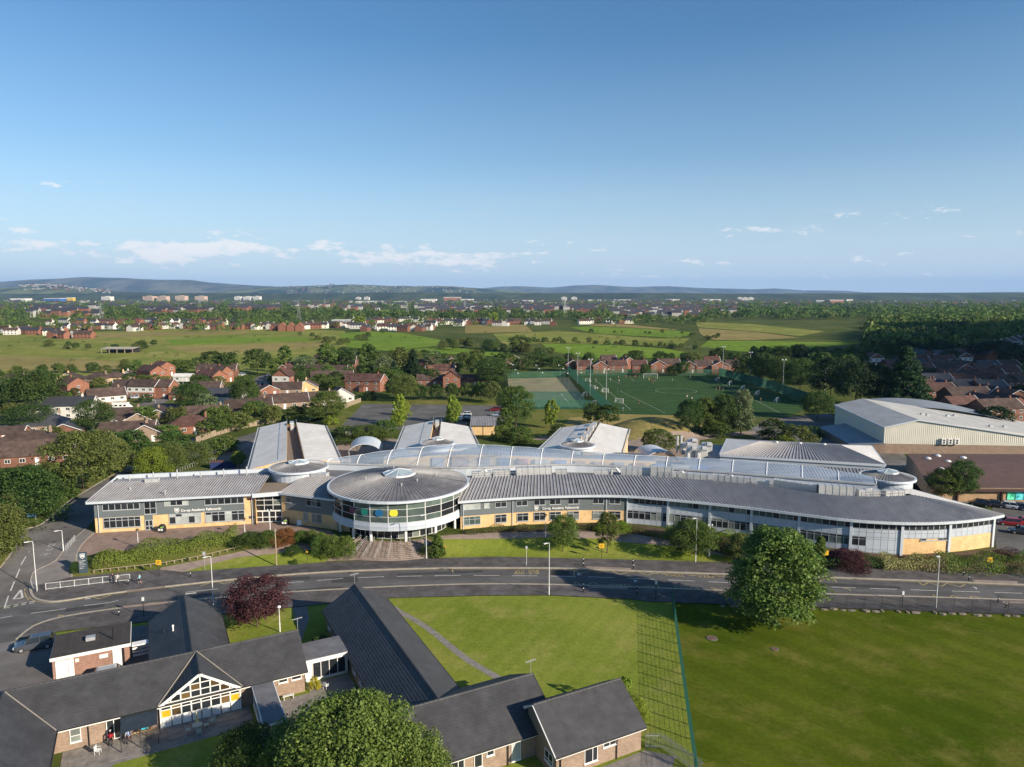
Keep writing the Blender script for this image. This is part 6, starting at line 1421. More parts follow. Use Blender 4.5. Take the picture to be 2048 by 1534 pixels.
def mesh_fence(pts,h,label,m,step=3.0,nv=20,nh=10,r=.012,name='mesh_fence',world=False,group=None,post=.05):
 line = [Vector(p[:2]) for p in pts] if world else gp(*pts);L_ = plen(line);n = max(1,round(L_ / step));c0 = line[0];z0 = gz(*c0);t = thing(name,label,'fence',(c0.x,c0.y,z0),0,group);w = L_ / n
 key = (round(w,2),h,nv,nh,r,m.name)
 if key not in FENCE_MESH: FENCE_MESH[key] = (mesh_panel(w,h,nv,nh,r,m),MB().box(-post,post,-post,post,-.1,h + .08).mesh('post',m))
 for k in range(n + 1):
  p,d = poly_at(line,L_ * k / n);loc = (p.x - c0.x,p.y - c0.y,gz(*p) - z0);rz = math.atan2(d.y,d.x)
  _link0('post',FENCE_MESH[key][1],t,loc,rz)
  if k < n: q,_ = poly_at(line,L_ * (k + 1) / n);d2 = q - p;_link0('mesh_panel',FENCE_MESH[key][0],t,loc,math.atan2(d2.y,d2.x))
 return t
mesh_fence(((1344,1205),(1366,1368),(1389,1534),(1400,1620)),2.3,'tall green mesh fence dividing the lawn from the playing field',M['greenpaint'],2.6,26,10,.0048)
mesh_fence(((1346,1206),(1629,1216.5),(2048,1231),(2200,1236)),2.0,'dark mesh fence along the road side of the playing field',M['dark'],2.5,14,8,.007,post=.035)
line = [cw(42.1,52.4),cw(43.6,51.6),cw(44.2,46.5)];t = thing('palisade_fence','grey palisade fence at the corner of the end house','fence',(line[0].x,line[0].y,0));L_ = plen(line);n = int(L_ / .14);PALEM = mat('dull_steel',(.2,.21,.22),.6,.1)
for k in range(n): q,d = poly_at(line,L_ * k / n);b = MB();b.obox((q.x - line[0].x,q.y - line[0].y),d,.028,.015,0,1.75);b.build('pale',PALEM,t)
for z in (.3,1.4): MB().tube([(poly_at(line,L_ * k / 10)[0].x - line[0].x,poly_at(line,L_ * k / 10)[0].y - line[0].y,z) for k in range(11)],.03,4).build('rail',M['galv'],t)
rr = random.Random(3);line = gp((1440,1212),(1629,1219),(1800,1225),(2060,1234));c0 = line[0];t = thing('stone_edging','row of rough pale stones at the edge of the playing field','stones',(c0.x,c0.y,0));L_ = plen(line);s = 0
sm_ = mat('rough_pale_stone',(.2,.17,.135),.95,.35,2,bump=.3)
while s < L_:
 l = rr.uniform(.5,1.6);q,d = poly_at(line,s + l / 2);b = MB();hgt = rr.uniform(.1,.28);off = Vector((-d.y,d.x)) * rr.uniform(-.2,.2)
 n = 7;base = [(q.x - c0.x + off.x + math.cos(2 * math.pi * k / n) * l * .5 * rr.uniform(.75,1.1),q.y - c0.y + off.y + math.sin(2 * math.pi * k / n) * .32 * rr.uniform(.7,1.2)) for k in range(n)]
 b.add([(x,y,-.05) for x,y in base] + [(x * .97 + (q.x - c0.x) * .03,y * .97 + (q.y - c0.y) * .03,hgt * rr.uniform(.6,1)) for x,y in base] + [(q.x - c0.x + off.x,q.y - c0.y + off.y,hgt)],[(k,(k + 1) % n,n + (k + 1) % n,n + k) for k in range(n)] + [(n + k,n + (k + 1) % n,2 * n) for k in range(n)]);b.build('stone',sm_,t);s += l + rr.choice((.05,.1,.6,1.6))
for x,y,r_,l in ((1424,1277,.75,'round manhole with a concrete ring on the playing field'),(1550,1299,.5,'small worn cover flush in the playing field')):
 p = G(x,y);t = thing('manhole',l,'manhole',p);MB().ring((0,0,-.05),(0,0,.09),r_,r_ * .95,20).build('ring',mat('dark_concrete',(.14,.12,.1),.95,.3,3),t);MB().box(-r_ * .45,r_ * .45,-r_ * .45,r_ * .45,.05,.11).build('cover',mat('rusty_cover',(.16,.08,.05),.9,.3,3),t)
for x,y,l in ((325,1064,'black dome bottle bin by the left wing door'),(571,1050,'black dome bottle bin beside the glazed porch')):
 p = G(x,y);t = thing('recycling_bin',l,'bin',p);b = MB();prof = [(.62,0),(.68,.5),(.66,1.0),(.5,1.35),(.25,1.5)]
 for (r0,z0),(r1,z1) in zip(prof[:-1],prof[1:]): b.ring((0,0,z0),(0,0,z1),r0,r1,16,False)
 b.ring((0,0,1.5),(0,0,1.52),.25,.05,16);b.build('body',M['black'],t,smooth=True)
 for sx in (-.25,.22): MB().box(sx - .18,sx + .18,-.72,-.69,.45,.85).build('label_plate',M['white'],t)
 MB().box(-.05,.5,-.70,-.66,1.0,1.2).build('green_flash',mat('bright_green_label',(.25,.5,.05),.5),t)
p = G(599,1050);t = thing('sandwich_board','white folding board standing on the forecourt','sign',p,.2)
for s_ in (-1,1): MB().add([(-.45,s_ * .3,0),(.45,s_ * .3,0),(.45,s_ * .02,1.0),(-.45,s_ * .02,1.0)],[(0,1,2,3)]).build('leaf',M['white'],t)
# ================================================================ PEOPLE
def skin_person(pose):
 J = {'pel': (0,0,.95,.13),'wst': (0,0,1.1,.125),'chs': (0,0,1.32,.15),'nck': (0,0,1.5,.06),'hd0': (0,0,1.58,.085),'hd1': (0,-.01,1.70,.1),'hd2': (0,0,1.78,.06),
         'sl': (-.18,0,1.42,.065),'sr': (.18,0,1.42,.065),'hl': (-.1,0,.9,.1),'hr': (.1,0,.9,.1)}
 if pose == 'walk': J.update({'el': (-.25,.12,1.16,.048),'wl': (-.25,.02,.93,.036),'fl': (-.25,-.03,.84,.03),'er': (.25,-.08,1.16,.048),'wr': (.24,-.26,.99,.036),'fr': (.24,-.33,.93,.03),'kl': (-.1,-.16,.5,.065),'al': (-.1,-.26,.09,.045),'tl': (-.1,-.4,.04,.04),'kr': (.1,.06,.48,.065),'ar': (.1,.32,.12,.045),'tr': (.1,.24,.03,.04)})
 elif pose == 'stand': J.update({'el': (-.27,.02,1.16,.048),'wl': (-.28,-.05,.92,.036),'fl': (-.28,-.08,.82,.03),'er': (.27,.02,1.16,.048),'wr': (.28,-.05,.92,.036),'fr': (.28,-.08,.82,.03),'kl': (-.11,-.02,.5,.065),'al': (-.12,0,.09,.045),'tl': (-.13,-.15,.04,.04),'kr': (.11,-.02,.5,.065),'ar': (.12,0,.09,.045),'tr': (.13,-.15,.04,.04)})
 else:
  for k in list(J): x,y,z,r = J[k];J[k] = (x,y,z - .42,r)
  J.update({'el': (-.24,-.08,.76,.048),'wl': (-.18,-.32,.66,.036),'fl': (-.15,-.4,.65,.03),'er': (.24,-.08,.76,.048),'wr': (.18,-.32,.66,.036),'fr': (.15,-.4,.65,.03),'kl': (-.13,-.44,.5,.065),'al': (-.13,-.46,.09,.045),'tl': (-.13,-.6,.04,.04),'kr': (.13,-.44,.5,.065),'ar': (.13,-.46,.09,.045),'tr': (.13,-.6,.04,.04)})
 E_ = [('pel','wst'),('wst','chs'),('chs','nck'),('nck','hd0'),('hd0','hd1'),('hd1','hd2'),('chs','sl'),('chs','sr'),('sl','el'),('el','wl'),('wl','fl'),('sr','er'),('er','wr'),('wr','fr'),('pel','hl'),('pel','hr'),('hl','kl'),('kl','al'),('al','tl'),('hr','kr'),('kr','ar'),('ar','tr')]
 names = list(J);me = bpy.data.meshes.new('person');me.from_pydata([J[k][:3] for k in names],[(names.index(a),names.index(b)) for a,b in E_],[])
 o = bpy.data.objects.new('person_tmp',me);COL.objects.link(o);md = o.modifiers.new('s','SKIN');md.use_smooth_shade = True
 for i,k in enumerate(names): sv = me.skin_vertices[0].data[i];sv.radius = (J[k][3],J[k][3] * (.75 if k in ('chs','wst','pel') else 1));sv.use_root = k == 'pel'
 o.modifiers.new('u','SUBSURF').levels = 1
 dg = bpy.context.evaluated_depsgraph_get();m2 = bpy.data.meshes.new_from_object(o.evaluated_get(dg));bpy.data.objects.remove(o);return m2,(0 if pose != 'sit' else -.42),J
BODY = {k: skin_person(k) for k in ('walk','stand','sit')}
SKIN = mat('skin',(.42,.25,.18),.6,.05);HAIRM = mat('dark_hair',(.04,.025,.018),.7,.2);HAIRG = mat('grey_hair',(.5,.48,.45),.8,.1)
def cloth(c): return mat('cloth',c,.9,.1,6)
PEOPLE = {}
def person(loc,rz,pose,top,legs,label,hair=HAIRM,shorts=False,scale=1.0,group=None,cat='person'):
 key = (pose,top,legs,shorts)
 if key not in PEOPLE:
  m2,dz,J = BODY[pose];me = m2.copy();me.materials.clear()
  for mm in (SKIN,cloth(top),cloth(legs),M['black']): me.materials.append(mm)
  for pl in me.polygons:
   c = pl.center;z = c.z - dz;side = abs(c.x) > .2
   if pose == 'sit':
    leg = c.z < .60 and not (abs(c.x) > .15 and c.z > .57)
    mi = 3 if c.z < .12 else (2 if leg and not (c.y < -.28 and c.z > .61) else (0 if c.z > 1.06 or (c.y < -.25 and c.z > .6) else 1))
   else: mi = 3 if z < .1 else (0 if (z > 1.49 or (side and z < 1.1) or (shorts and z < .55)) else (2 if z < .98 else 1))
   pl.material_index = mi
  PEOPLE[key] = (me,J,dz)
 me,J,dz = PEOPLE[key]
 t = thing('person',label,cat,loc,rz,group);_link0('body',me,t,None,None,scale)
 hb = MB();hd = J['hd1'];hb.ball((hd[0],hd[1] + .02,hd[2] + .02),(.115,.125,.12),8,6);hb.v = [q if q[2] > hd[2] - .02 or q[1] > hd[1] + .02 else (q[0] * .6,q[1] + .05,q[2]) for q in hb.v]
 hb.build('hair',hair,t,smooth=True);t.children[-1].scale = (scale,) * 3
 return t
def pl_(px,py): p = G(px,py);return (p.x,p.y,p.z + .11)
person(pl_(226,1168),1.2,'walk',(.02,.02,.025),(.03,.03,.035),'pupil in black walking beside the white guard rail',scale=.95)
person(pl_(236,1169),1.4,'walk',(.5,.48,.45),(.03,.03,.035),'pupil in a pale top walking behind the one in black',scale=.95)
person(pl_(280,1169),-1.3,'walk',(.25,.5,.55),(.04,.04,.06),'pupil in a light blue top and shorts on the pavement',shorts=True,scale=.95)
def cpos(a,b,z=.06): p = cw(a,b);return (p.x,p.y,z)
def chair(a,b,rz,m,label,seat_h=.42,group=None):
 p = cpos(a,b);t = thing('patio_chair',label,'chair',p,CRZ_ + rz,group);MB().box(-.24,.24,-.24,.24,seat_h - .03,seat_h + .02).build('seat',m,t)
 b_ = MB()
 for k in range(5): b_.box(-.22 + k * .1,-.16 + k * .1,.2,.25,seat_h,seat_h + .5)
 b_.box(-.24,.24,.2,.25,seat_h + .42,seat_h + .5);b_.build('backrest',m,t)
 for sx in (-1,1):
  for sy in (-1,1): MB().tube([(sx * .22,sy * .22,0),(sx * .21,sy * .2,seat_h)],.022,5).build('leg',m,t)
  MB().box(sx * .24 - .02,sx * .24 + .02,-.22,.22,seat_h + .2,seat_h + .23).build('armrest',m,t)
 return t
PLW = mat('white_plastic',(.68,.7,.68),.5,.05);PLG = mat('grey_green_plastic',(.36,.42,.40),.5,.05);TIM = mat('brown_timber',(.16,.085,.05),.8,.2,3)
def c_of(px,py): p = P(px,py,0);return p.x * CU.x + p.y * CU.y,p.x * CV.x + p.y * CV.y
a,b = c_of(196,1508);chair(a,b,1.2,PLW,'white plastic chair standing alone at the end of the patio')
a,b = c_of(222,1486);chair(a,b,0,TIM,'dark wheelchair-like seat under the person in red',group=None);person(cpos(a,b),CRZ_,'sit',(.35,.02,.03),(.03,.03,.04),'seated person in a red top by the patio door',HAIRG)
a,b = c_of(258,1482);chair(a,b,0,TIM,'brown timber chair under the person in pale blue');person(cpos(a,b),CRZ_ - .5,'sit',(.42,.5,.72),(.04,.04,.06),'seated person in a pale blue top on the patio',HAIRG)
a,b = c_of(290,1470);t = thing('patio_table','brown timber table with a turquoise cloth under the canopy','table',cpos(a,b),CRZ_);MB().box(-.6,.6,-.4,.4,.68,.73).build('tabletop',TIM,t)
for sx in (-.5,.5):
 for sy in (-.3,.3): MB().tube([(sx,sy,0),(sx,sy,.68)],.03,5).build('leg',TIM,t)
q = cpos(a,b,.8);b_ = MB();b_.box(-.3,.3,-.25,.25,0,.22);b_.ball((.1,.1,.22),(.22,.18,.12));tag(b_.build('folded_cloth',mat('turquoise_cloth',(.04,.36,.45),.8,.1),None,loc=q,rz=CRZ_),'turquoise folded cloth lying on the brown patio table','cloth')
a,b = c_of(395,1462);t = thing('patio_table','round grey garden table below the yellow folded parasol','table',cpos(a,b),CRZ_);MB().ring((0,0,.68),(0,0,.72),.5,.5,18).build('tabletop',PLG,t)
for k in range(4): an = math.pi / 4 + k * math.pi / 2;MB().tube([(.35 * math.cos(an),.35 * math.sin(an),0),(.3 * math.cos(an),.3 * math.sin(an),.68)],.025,5).build('leg',PLG,t)
t = thing('parasol','yellow folded parasol standing through the garden table','parasol',cpos(a,b,.06));MB().tube([(0,0,0),(0,0,2.2)],.02,6).build('pole',M['white_post'],t);MB().tube([(0,0,.95),(0,0,1.3),(0,0,2.15)],[.17,.14,.03],8).build('canopy',mat('pale_yellow_cloth',(.6,.5,.22),.9,.1),t)
for k,(da,db,rz,l) in enumerate(((-.9,0,1.57,'grey garden chair left of the round table'),(.9,.1,-1.57,'grey garden chair right of the round table'),(.1,-.9,3.14,'grey garden chair before the round table'),(1.5,.6,-1.0,'grey garden chair pulled aside by the white panels'))): chair(a + da,b + db,rz,PLG,l)
a,b = c_of(652,1378);chair(a,b,2.2,PLW,'white reclining chair in the courtyard');a,b = c_of(577,1398);t = thing('garden_bench','small white garden bench by the corridor','bench',cpos(a,b),CRZ_);MB().box(-.6,.6,-.2,.2,.4,.45).build('seat',PLW,t)
for sx in (-.5,.5): MB().box(sx - .03,sx + .03,-.18,.18,0,.4).build('leg',PLW,t)
p = cpos(*c_of(628,1378));plant(p[0],p[1],1.7,1.3,'bush','yellow','golden yellow shrub at the brick corner in the courtyard',lod='mid',z=0)
p = cpos(21.0 - 3.3,88);plant(p[0],p[1],1.6,3.0,'bush','deep','dark low shrub beside the link roof',lod='mid',z=0)
# ================================================================ VEHICLES
GLC = glass_mat('car_glass',(.012,.014,.017),.05,.1)
TYRE = mat('tyre_rubber',(.015,.015,.016),.9);RIM = mat('alloy_rim',(.4,.4,.41),.35,.05,metal=.5);LAMPM = mat('headlamp',(.6,.6,.6),.1,.05);TAIL = mat('tail_lamp',(.3,.01,.01),.2,.05)
CARM = {}
def car_parts(kind):
 if kind in CARM: return CARM[kind]
 L_,W_,H_ = {'hatch': (4.0,1.74,1.48),'saloon': (4.5,1.78,1.43),'suv': (4.6,1.88,1.7),'van': (5.2,1.95,2.1)}[kind]
 bon = {'hatch': .22,'saloon': .26,'suv': .25,'van': .16}[kind];boot = {'hatch': .02,'saloon': .17,'suv': .02,'van': .0}[kind]
 x0,x1 = -L_ / 2,L_ / 2;belt = H_ * .60
 def section(x,w,zlo,zhi): return [(x,-w * .46,zlo),(x,-w * .5,zlo + .18),(x,-w * .5,zhi - .12),(x,-w * .44,zhi),(x,w * .44,zhi),(x,w * .5,zhi - .12),(x,w * .5,zlo + .18),(x,w * .46,zlo)]
 st_ = [(x0,.84,.30,belt * .86),(x0 + .12,.95,.22,belt * .99),(x0 + L_ * .16,1,.2,belt * 1.03),(x0 + L_ * .5,1,.2,belt * 1.0),(x1 - L_ * bon,1,.2,belt * .97),(x1 - .35,.97,.2,belt * .86),(x1 - .08,.88,.24,belt * .76),(x1,.78,.34,belt * .62)]
 b = MB();secs = [section(x,W_ * w,a,c) for x,w,a,c in st_]
 for s0,s1 in zip(secs[:-1],secs[1:]):
  for i in range(8): b.add([s0[i],s1[i],s1[(i + 1) % 8],s0[(i + 1) % 8]],[(0,1,2,3)])
 b.add(secs[0],[tuple(range(8))]);b.add(secs[-1],[tuple(range(7,-1,-1))]);body = b
 c0 = x0 + L_ * (boot + .02);c1 = x1 - L_ * bon * 1.0;r0 = c0 + L_ * (.09 if kind != 'van' else .02);r1 = c1 - L_ * (.15 if kind != 'van' else .08)
 bw,tw = W_ * .45,W_ * .36;zt = H_ - .05
 gl = MB()
 lo = [(c0,-bw,belt),(c1,-bw,belt * .96),(c1,bw,belt * .96),(c0,bw,belt)];hi = [(r0,-tw,zt),(r1,-tw,zt),(r1,tw,zt),(r0,tw,zt)]
 gl.add(lo + hi,[(0,1,5,4),(1,2,6,5),(2,3,7,6),(3,0,4,7)])
 rf = MB();rf.add([(r0 - .05,-tw - .02,zt - .02),(r1 + .05,-tw - .02,zt - .02),(r1 + .05,tw + .02,zt - .02),(r0 - .05,tw + .02,zt - .02),(r0 + .1,-tw + .12,H_),(r1 - .1,-tw + .12,H_),(r1 - .1,tw - .12,H_),(r0 + .1,tw - .12,H_)],[(0,1,5,4),(1,2,6,5),(2,3,7,6),(3,0,4,7),(4,5,6,7)])
 xm = (c0 + c1) / 2 - .1
 for sy in (-1,1):
  for xa,xb in ((c0,r0),(xm,xm),(c1,r1)):
   p_,q_ = Vector((xa,sy * (bw + .012),belt - .03)),Vector((xb,sy * (tw + .015),zt));rf.tube([p_,q_],.045,4)
 wh = MB();wh.ring((0,-.11,0),(0,.11,0),.32,.32,16);rm = MB();rm.ring((0,-.125,0),(0,.125,0),.2,.2,12)
 hl = MB();hl.box(-.06,.06,-.2,.2,-.08,.08)
 CARM[kind] = dict(L=L_,W=W_,H=H_,belt=belt,body=body.mesh('body',M['black']),glass=gl.mesh('window_glass',GLC),roof=rf.mesh('roof',M['black']),tyre=wh.mesh('tyre',TYRE),rim=rm.mesh('rim',RIM),hl=hl.mesh('headlight',LAMPM),tl=hl.mesh('tail_light',TAIL))
 return CARM[kind]
PAINT = {}
def car(x,y,rz,kind,col,label,group=None):
 d = car_parts(kind);z = gz(x,y) + .03;t = thing('parked_car',label,'car',(x,y,z),rz,group)
 if col not in PAINT: PAINT[col] = mat('car_paint',col,.28,.03,.5,spec=.5,coat=.6)
 for nm in ('body','roof'):
  o = _link0(nm,d[nm],t);o.material_slots[0].link = 'OBJECT';o.material_slots[0].material = PAINT[col]
  for pl in d[nm].polygons: pl.use_smooth = False
 _link0('window_glass',d['glass'],t)
 for sx in (-.3,.31):
  for sy in (-.44,.44): w = _link0('wheel',d['tyre'],t,(d['L'] * sx,d['W'] * sy,.32));_link0('rim',d['rim'],w)
 for sy in (-.33,.33): _link0('headlight',d['hl'],t,(d['L'] / 2 - .05,d['W'] * sy,d['belt'] * .66));_link0('tail_light',d['tl'],t,(-d['L'] / 2 + .03,d['W'] * sy,d['belt'] * .75))
 return t
def pcar(px,py,deg,kind,col,label,group=None): p = G(px,py);return car(p.x,p.y,math.radians(deg),kind,col,label,group)
pcar(72,1296,205,'suv',(.055,.062,.075),'dark blue-grey car parked in the yard beside the garage')
pcar(224,1356,27,'hatch',(.35,.36,.37),'silver car half hidden behind the care home ridge')
CP = 'cars in the car park by the brown block'
for x,y,dg,k,c,l in ((1958,1012,150,'hatch',(.02,.02,.025),'black hatchback first in the row under the mural wall'),(1985,1013,150,'saloon',(.03,.035,.045),'dark saloon second in the row under the mural wall'),(2012,1016,150,'hatch',(.62,.62,.61),'white hatchback in the row under the mural wall'),(2034,1018,150,'saloon',(.07,.075,.085),'grey saloon at the frame edge under the mural wall'),(2062,1022,150,'suv',(.05,.07,.11),'blue car cut off by the frame edge'),
 (2018,1050,160,'hatch',(.25,.015,.02),'dark red hatchback near the end of the curved wing'),(2048,1049,160,'hatch',(.4,.02,.025),'bright red car cut off behind the dark red hatchback'),(2045,1068,155,'saloon',(.025,.03,.035),'black car nearest the car park steps')): pcar(x,y,dg,k,c,l,CP)
CB = 'cars in the rear car park'
for x,y,dg,k,c,l in ((932,831,180,'hatch',(.62,.62,.61),'white car, farthest of the three beside the planted strip'),(931,838,180,'suv',(.55,.55,.55),'white car in the middle beside the planted strip'),(931,842,180,'saloon',(.02,.02,.025),'black car nearest the shed beside the planted strip'),(990,822,170,'suv',(.2,.015,.02),'dark red car at the far edge of the rear car park'),(992,832,170,'hatch',(.35,.42,.5),'pale blue car at the edge of the rear car park')): pcar(x,y,dg,k,c,l,CB)
CE = 'cars parked on the estate'
for x,y,dg,k,c,l in ((232,820,200,'saloon',(.03,.03,.035),'dark car parked beside the white motorhome'),(536,768,80,'hatch',(.5,.5,.5),'silver car by the cream gabled house, nearest the lane end'),(538,760,80,'saloon',(.25,.28,.33),'blue-grey car second by the cream gabled house'),(539,753,80,'hatch',(.6,.6,.6),'white car third by the cream gabled house'),(520,772,85,'saloon',(.06,.07,.09),'dark car across the lane from the cream gabled house'),(486,752,10,'suv',(.6,.6,.6),'white car on the drive by the red terrace end'),(725,741,10,'hatch',(.62,.62,.6),'white car in the close behind the brown roofs'),(340,797,30,'hatch',(.03,.03,.04),'dark car beside the red terrace by the garage'),(528,780,85,'hatch',(.1,.1,.12),'grey car at the bend below the cream gabled house'),(272,797,20,'hatch',(.5,.52,.55),'silver car on the drive below the red terrace')): pcar(x,y,dg,k,c,l,CE)
p = G(246,820);t = thing('motorhome','white motorhome parked on the estate street','motorhome',p,.1)
MB().prism([(-3.2,-1.1),(2.0,-1.1),(2.0,1.1),(-3.2,1.1)],.5,2.9).build('body',M['white'],t);b = MB();b.add([(2.0,-1.05,.5),(3.3,-1.0,.5),(3.3,-1.0,1.2),(2.0,-1.05,2.2),(2.0,1.05,.5),(3.3,1.0,.5),(3.3,1.0,1.2),(2.0,1.05,2.2)],[(0,1,2,3),(7,6,5,4),(1,5,6,2),(3,2,6,7)]);b.build('cab',M['white'],t)
for x in (-2.4,-.8,.7): MB().box(x,x + .9,-1.13,-1.1,1.6,2.2).build('window',GLC,t)
for x in (-2.0,2.5):
 for y in (-1,1): w = _link0('wheel',car_parts('van')['tyre'],t,(x,y * .95,.34));_link0('rim',car_parts('van')['rim'],w)
ORD = 'first second third fourth fifth sixth seventh eighth ninth tenth eleventh twelfth thirteenth fourteenth fifteenth sixteenth seventeenth eighteenth nineteenth twentieth'.split()
ORD += ['twenty-' + q for q in ORD[:9]] + ['thirtieth'] + ['thirty-' + q for q in ORD[:9]]
# ================================================================ HOUSES
WM = {}
def wmesh(w,h,dark=False):
 k = (w,h)
 if k not in WM:
  b = MB();b.box(-w / 2,w / 2,-.06,.02,0,h);b.mi = 1
  b.add([(-w / 2 + .08,-.07,.08),(-.04,-.07,.08),(-.04,-.07,h - .08),(-w / 2 + .08,-.07,h - .08)],[(0,1,2,3)]);b.add([(.04,-.07,.08),(w / 2 - .08,-.07,.08),(w / 2 - .08,-.07,h - .08),(.04,-.07,h - .08)],[(0,1,2,3)]);WM[k] = b.mesh('window',[M['white'],M['glass']])
 return WM[k]
DOORM = MB().box(-.45,.45,-.06,.02,0,2.0).mesh('door',[M['white']])
CHIM = {}
def house(x,y,rz,w,d,eave,rise,wall,roof,label,style='gable',name='house',group=None,upper=None,chim=1,porch=False,win_n=None,verge_=True,cat='house',lod=1):
 z = gz(x,y);t = thing(name,label,cat,(x,y,z),rz,group);hw,hd = w / 2,d / 2;b = MB();ov = .35;rb = MB();zr = eave + rise
 base = [(-hw,-hd),(hw,-hd),(hw,hd),(-hw,hd)]
 for i in range(4): p,q = base[i],base[(i + 1) % 4];b.add([(*p,-.3),(*q,-.3),(*q,eave),(*p,eave)],[(0,1,2,3)])
 th = .16
 def slab(q):
  n = len(q);rb.add(list(q) + [(a,c,e - th) for a,c,e in q],[tuple(range(n)),tuple(range(2 * n - 1,n - 1,-1))] + [(i,(i + 1) % n,n + (i + 1) % n,n + i) for i in range(n)])
 vs_ = []
 if style == 'gable':
  k = rise / hd;ze = eave - ov * k + .1
  for s in (-1,1): slab([(-hw - ov,s * (hd + ov),ze),(hw + ov,s * (hd + ov),ze),(hw + ov,0,zr + .1),(-hw - ov,0,zr + .1)]);b.add([(s * hw,-hd,eave),(s * hw,hd,eave),(s * hw,0,zr)],[(0,1,2)]);vs_.append([(s * (hw + ov),-hd - ov,ze - .05),(s * (hw + ov),0,zr + .05),(s * (hw + ov),hd + ov,ze - .05)])
 elif style == 'front':
  k = rise / hw;ze = eave - ov * k + .1
  for s in (-1,1): slab([(s * (hw + ov),-hd - ov,ze),(s * (hw + ov),hd + ov,ze),(0,hd + ov,zr + .1),(0,-hd - ov,zr + .1)]);b.add([(-hw,s * hd,eave),(hw,s * hd,eave),(0,s * hd,zr)],[(0,1,2)])
  vs_.append([(-hw - ov,-hd - ov,ze - .05),(0,-hd - ov,zr + .05),(hw + ov,-hd - ov,ze - .05)])
 else:
  r_ = max(.3,hw - hd);c = [(-hw - ov,-hd - ov,eave),(hw + ov,-hd - ov,eave),(hw + ov,hd + ov,eave),(-hw - ov,hd + ov,eave)];R0,R1 = (-r_,0,zr),(r_,0,zr)
  slab([c[0],c[1],R1,R0]);slab([c[2],c[3],R0,R1]);slab([c[1],c[2],R1]);slab([c[3],c[0],R0])
 b.build('wall',wall,t);rf = rb.build('roof',roof,t)
 if verge_:
  for q in vs_[-1:] if style == 'gable' else vs_: MB().tube(q,.1,4).build('verge_board',M['white'],t)
 if upper:
  u = MB();u.box(-hw * .98,hw * .98,-hd - .05,-hd + .02,eave * .5,eave - .12);u.build('rendered_band',upper,t)
 if lod:
  n = win_n or max(2,int(w / 3.2));fl = 2 if eave > 4 else 1;fh = (eave - .35) / fl
  for f in range(fl):
   for i in range(n):
    wx = -hw + w * (i + .5) / n
    if f == 0 and i == n // 2: _link0('door',DOORM,t,(wx,-hd - .01,0));continue
    _link0('window',wmesh(1.3,1.05),t,(wx,-hd - (.06 if upper and f else .01),f * fh + .95))
  if style == 'front' and eave < 4: pass
  for s in ((1,) if style != 'front' else (1,)): _link0('window',wmesh(1.0,1.0),t,(s * (hw + .01),-hd * .2,(fl - 1) * fh + .95),math.pi / 2)
 for k in range(chim):
  cx = hw * (.7 if k == 0 else -.55) if style != 'front' else 0;cm = MB();cm.box(cx - .3,cx + .3,-.3,.3,zr - .8,zr + .9);cm.ring((cx,0,zr + .9),(cx,0,zr + 1.2),.12,.1,6);cm.build('chimney',wall,rf)
 if porch: pm = MB();pm.box(-1.1,1.1,-hd - 1.3,-hd - .02,0,2.3);pm.build('porch',wall,t);pm = MB();pm.add([(-1.3,-hd - 1.5,2.3),(1.3,-hd - 1.5,2.3),(1.3,-hd - .02,3.1),(-1.3,-hd - .02,3.1)],[(0,1,2,3)]);pm.build('porch_roof',roof,t)
 return t
def ph(px,py,deg,w,d,eave,rise,wall,roof,label,style='gable',**k):
 p = G(px,py);rz = math.radians(deg);q = Vector((p.x,p.y)) + Vector((-math.sin(rz),math.cos(rz))) * (d / 2)
 return house(q.x,q.y,rz,w,d,eave,rise,M[wall],M[roof],label,style,**k)
GE = 'houses on the estate west of the school'
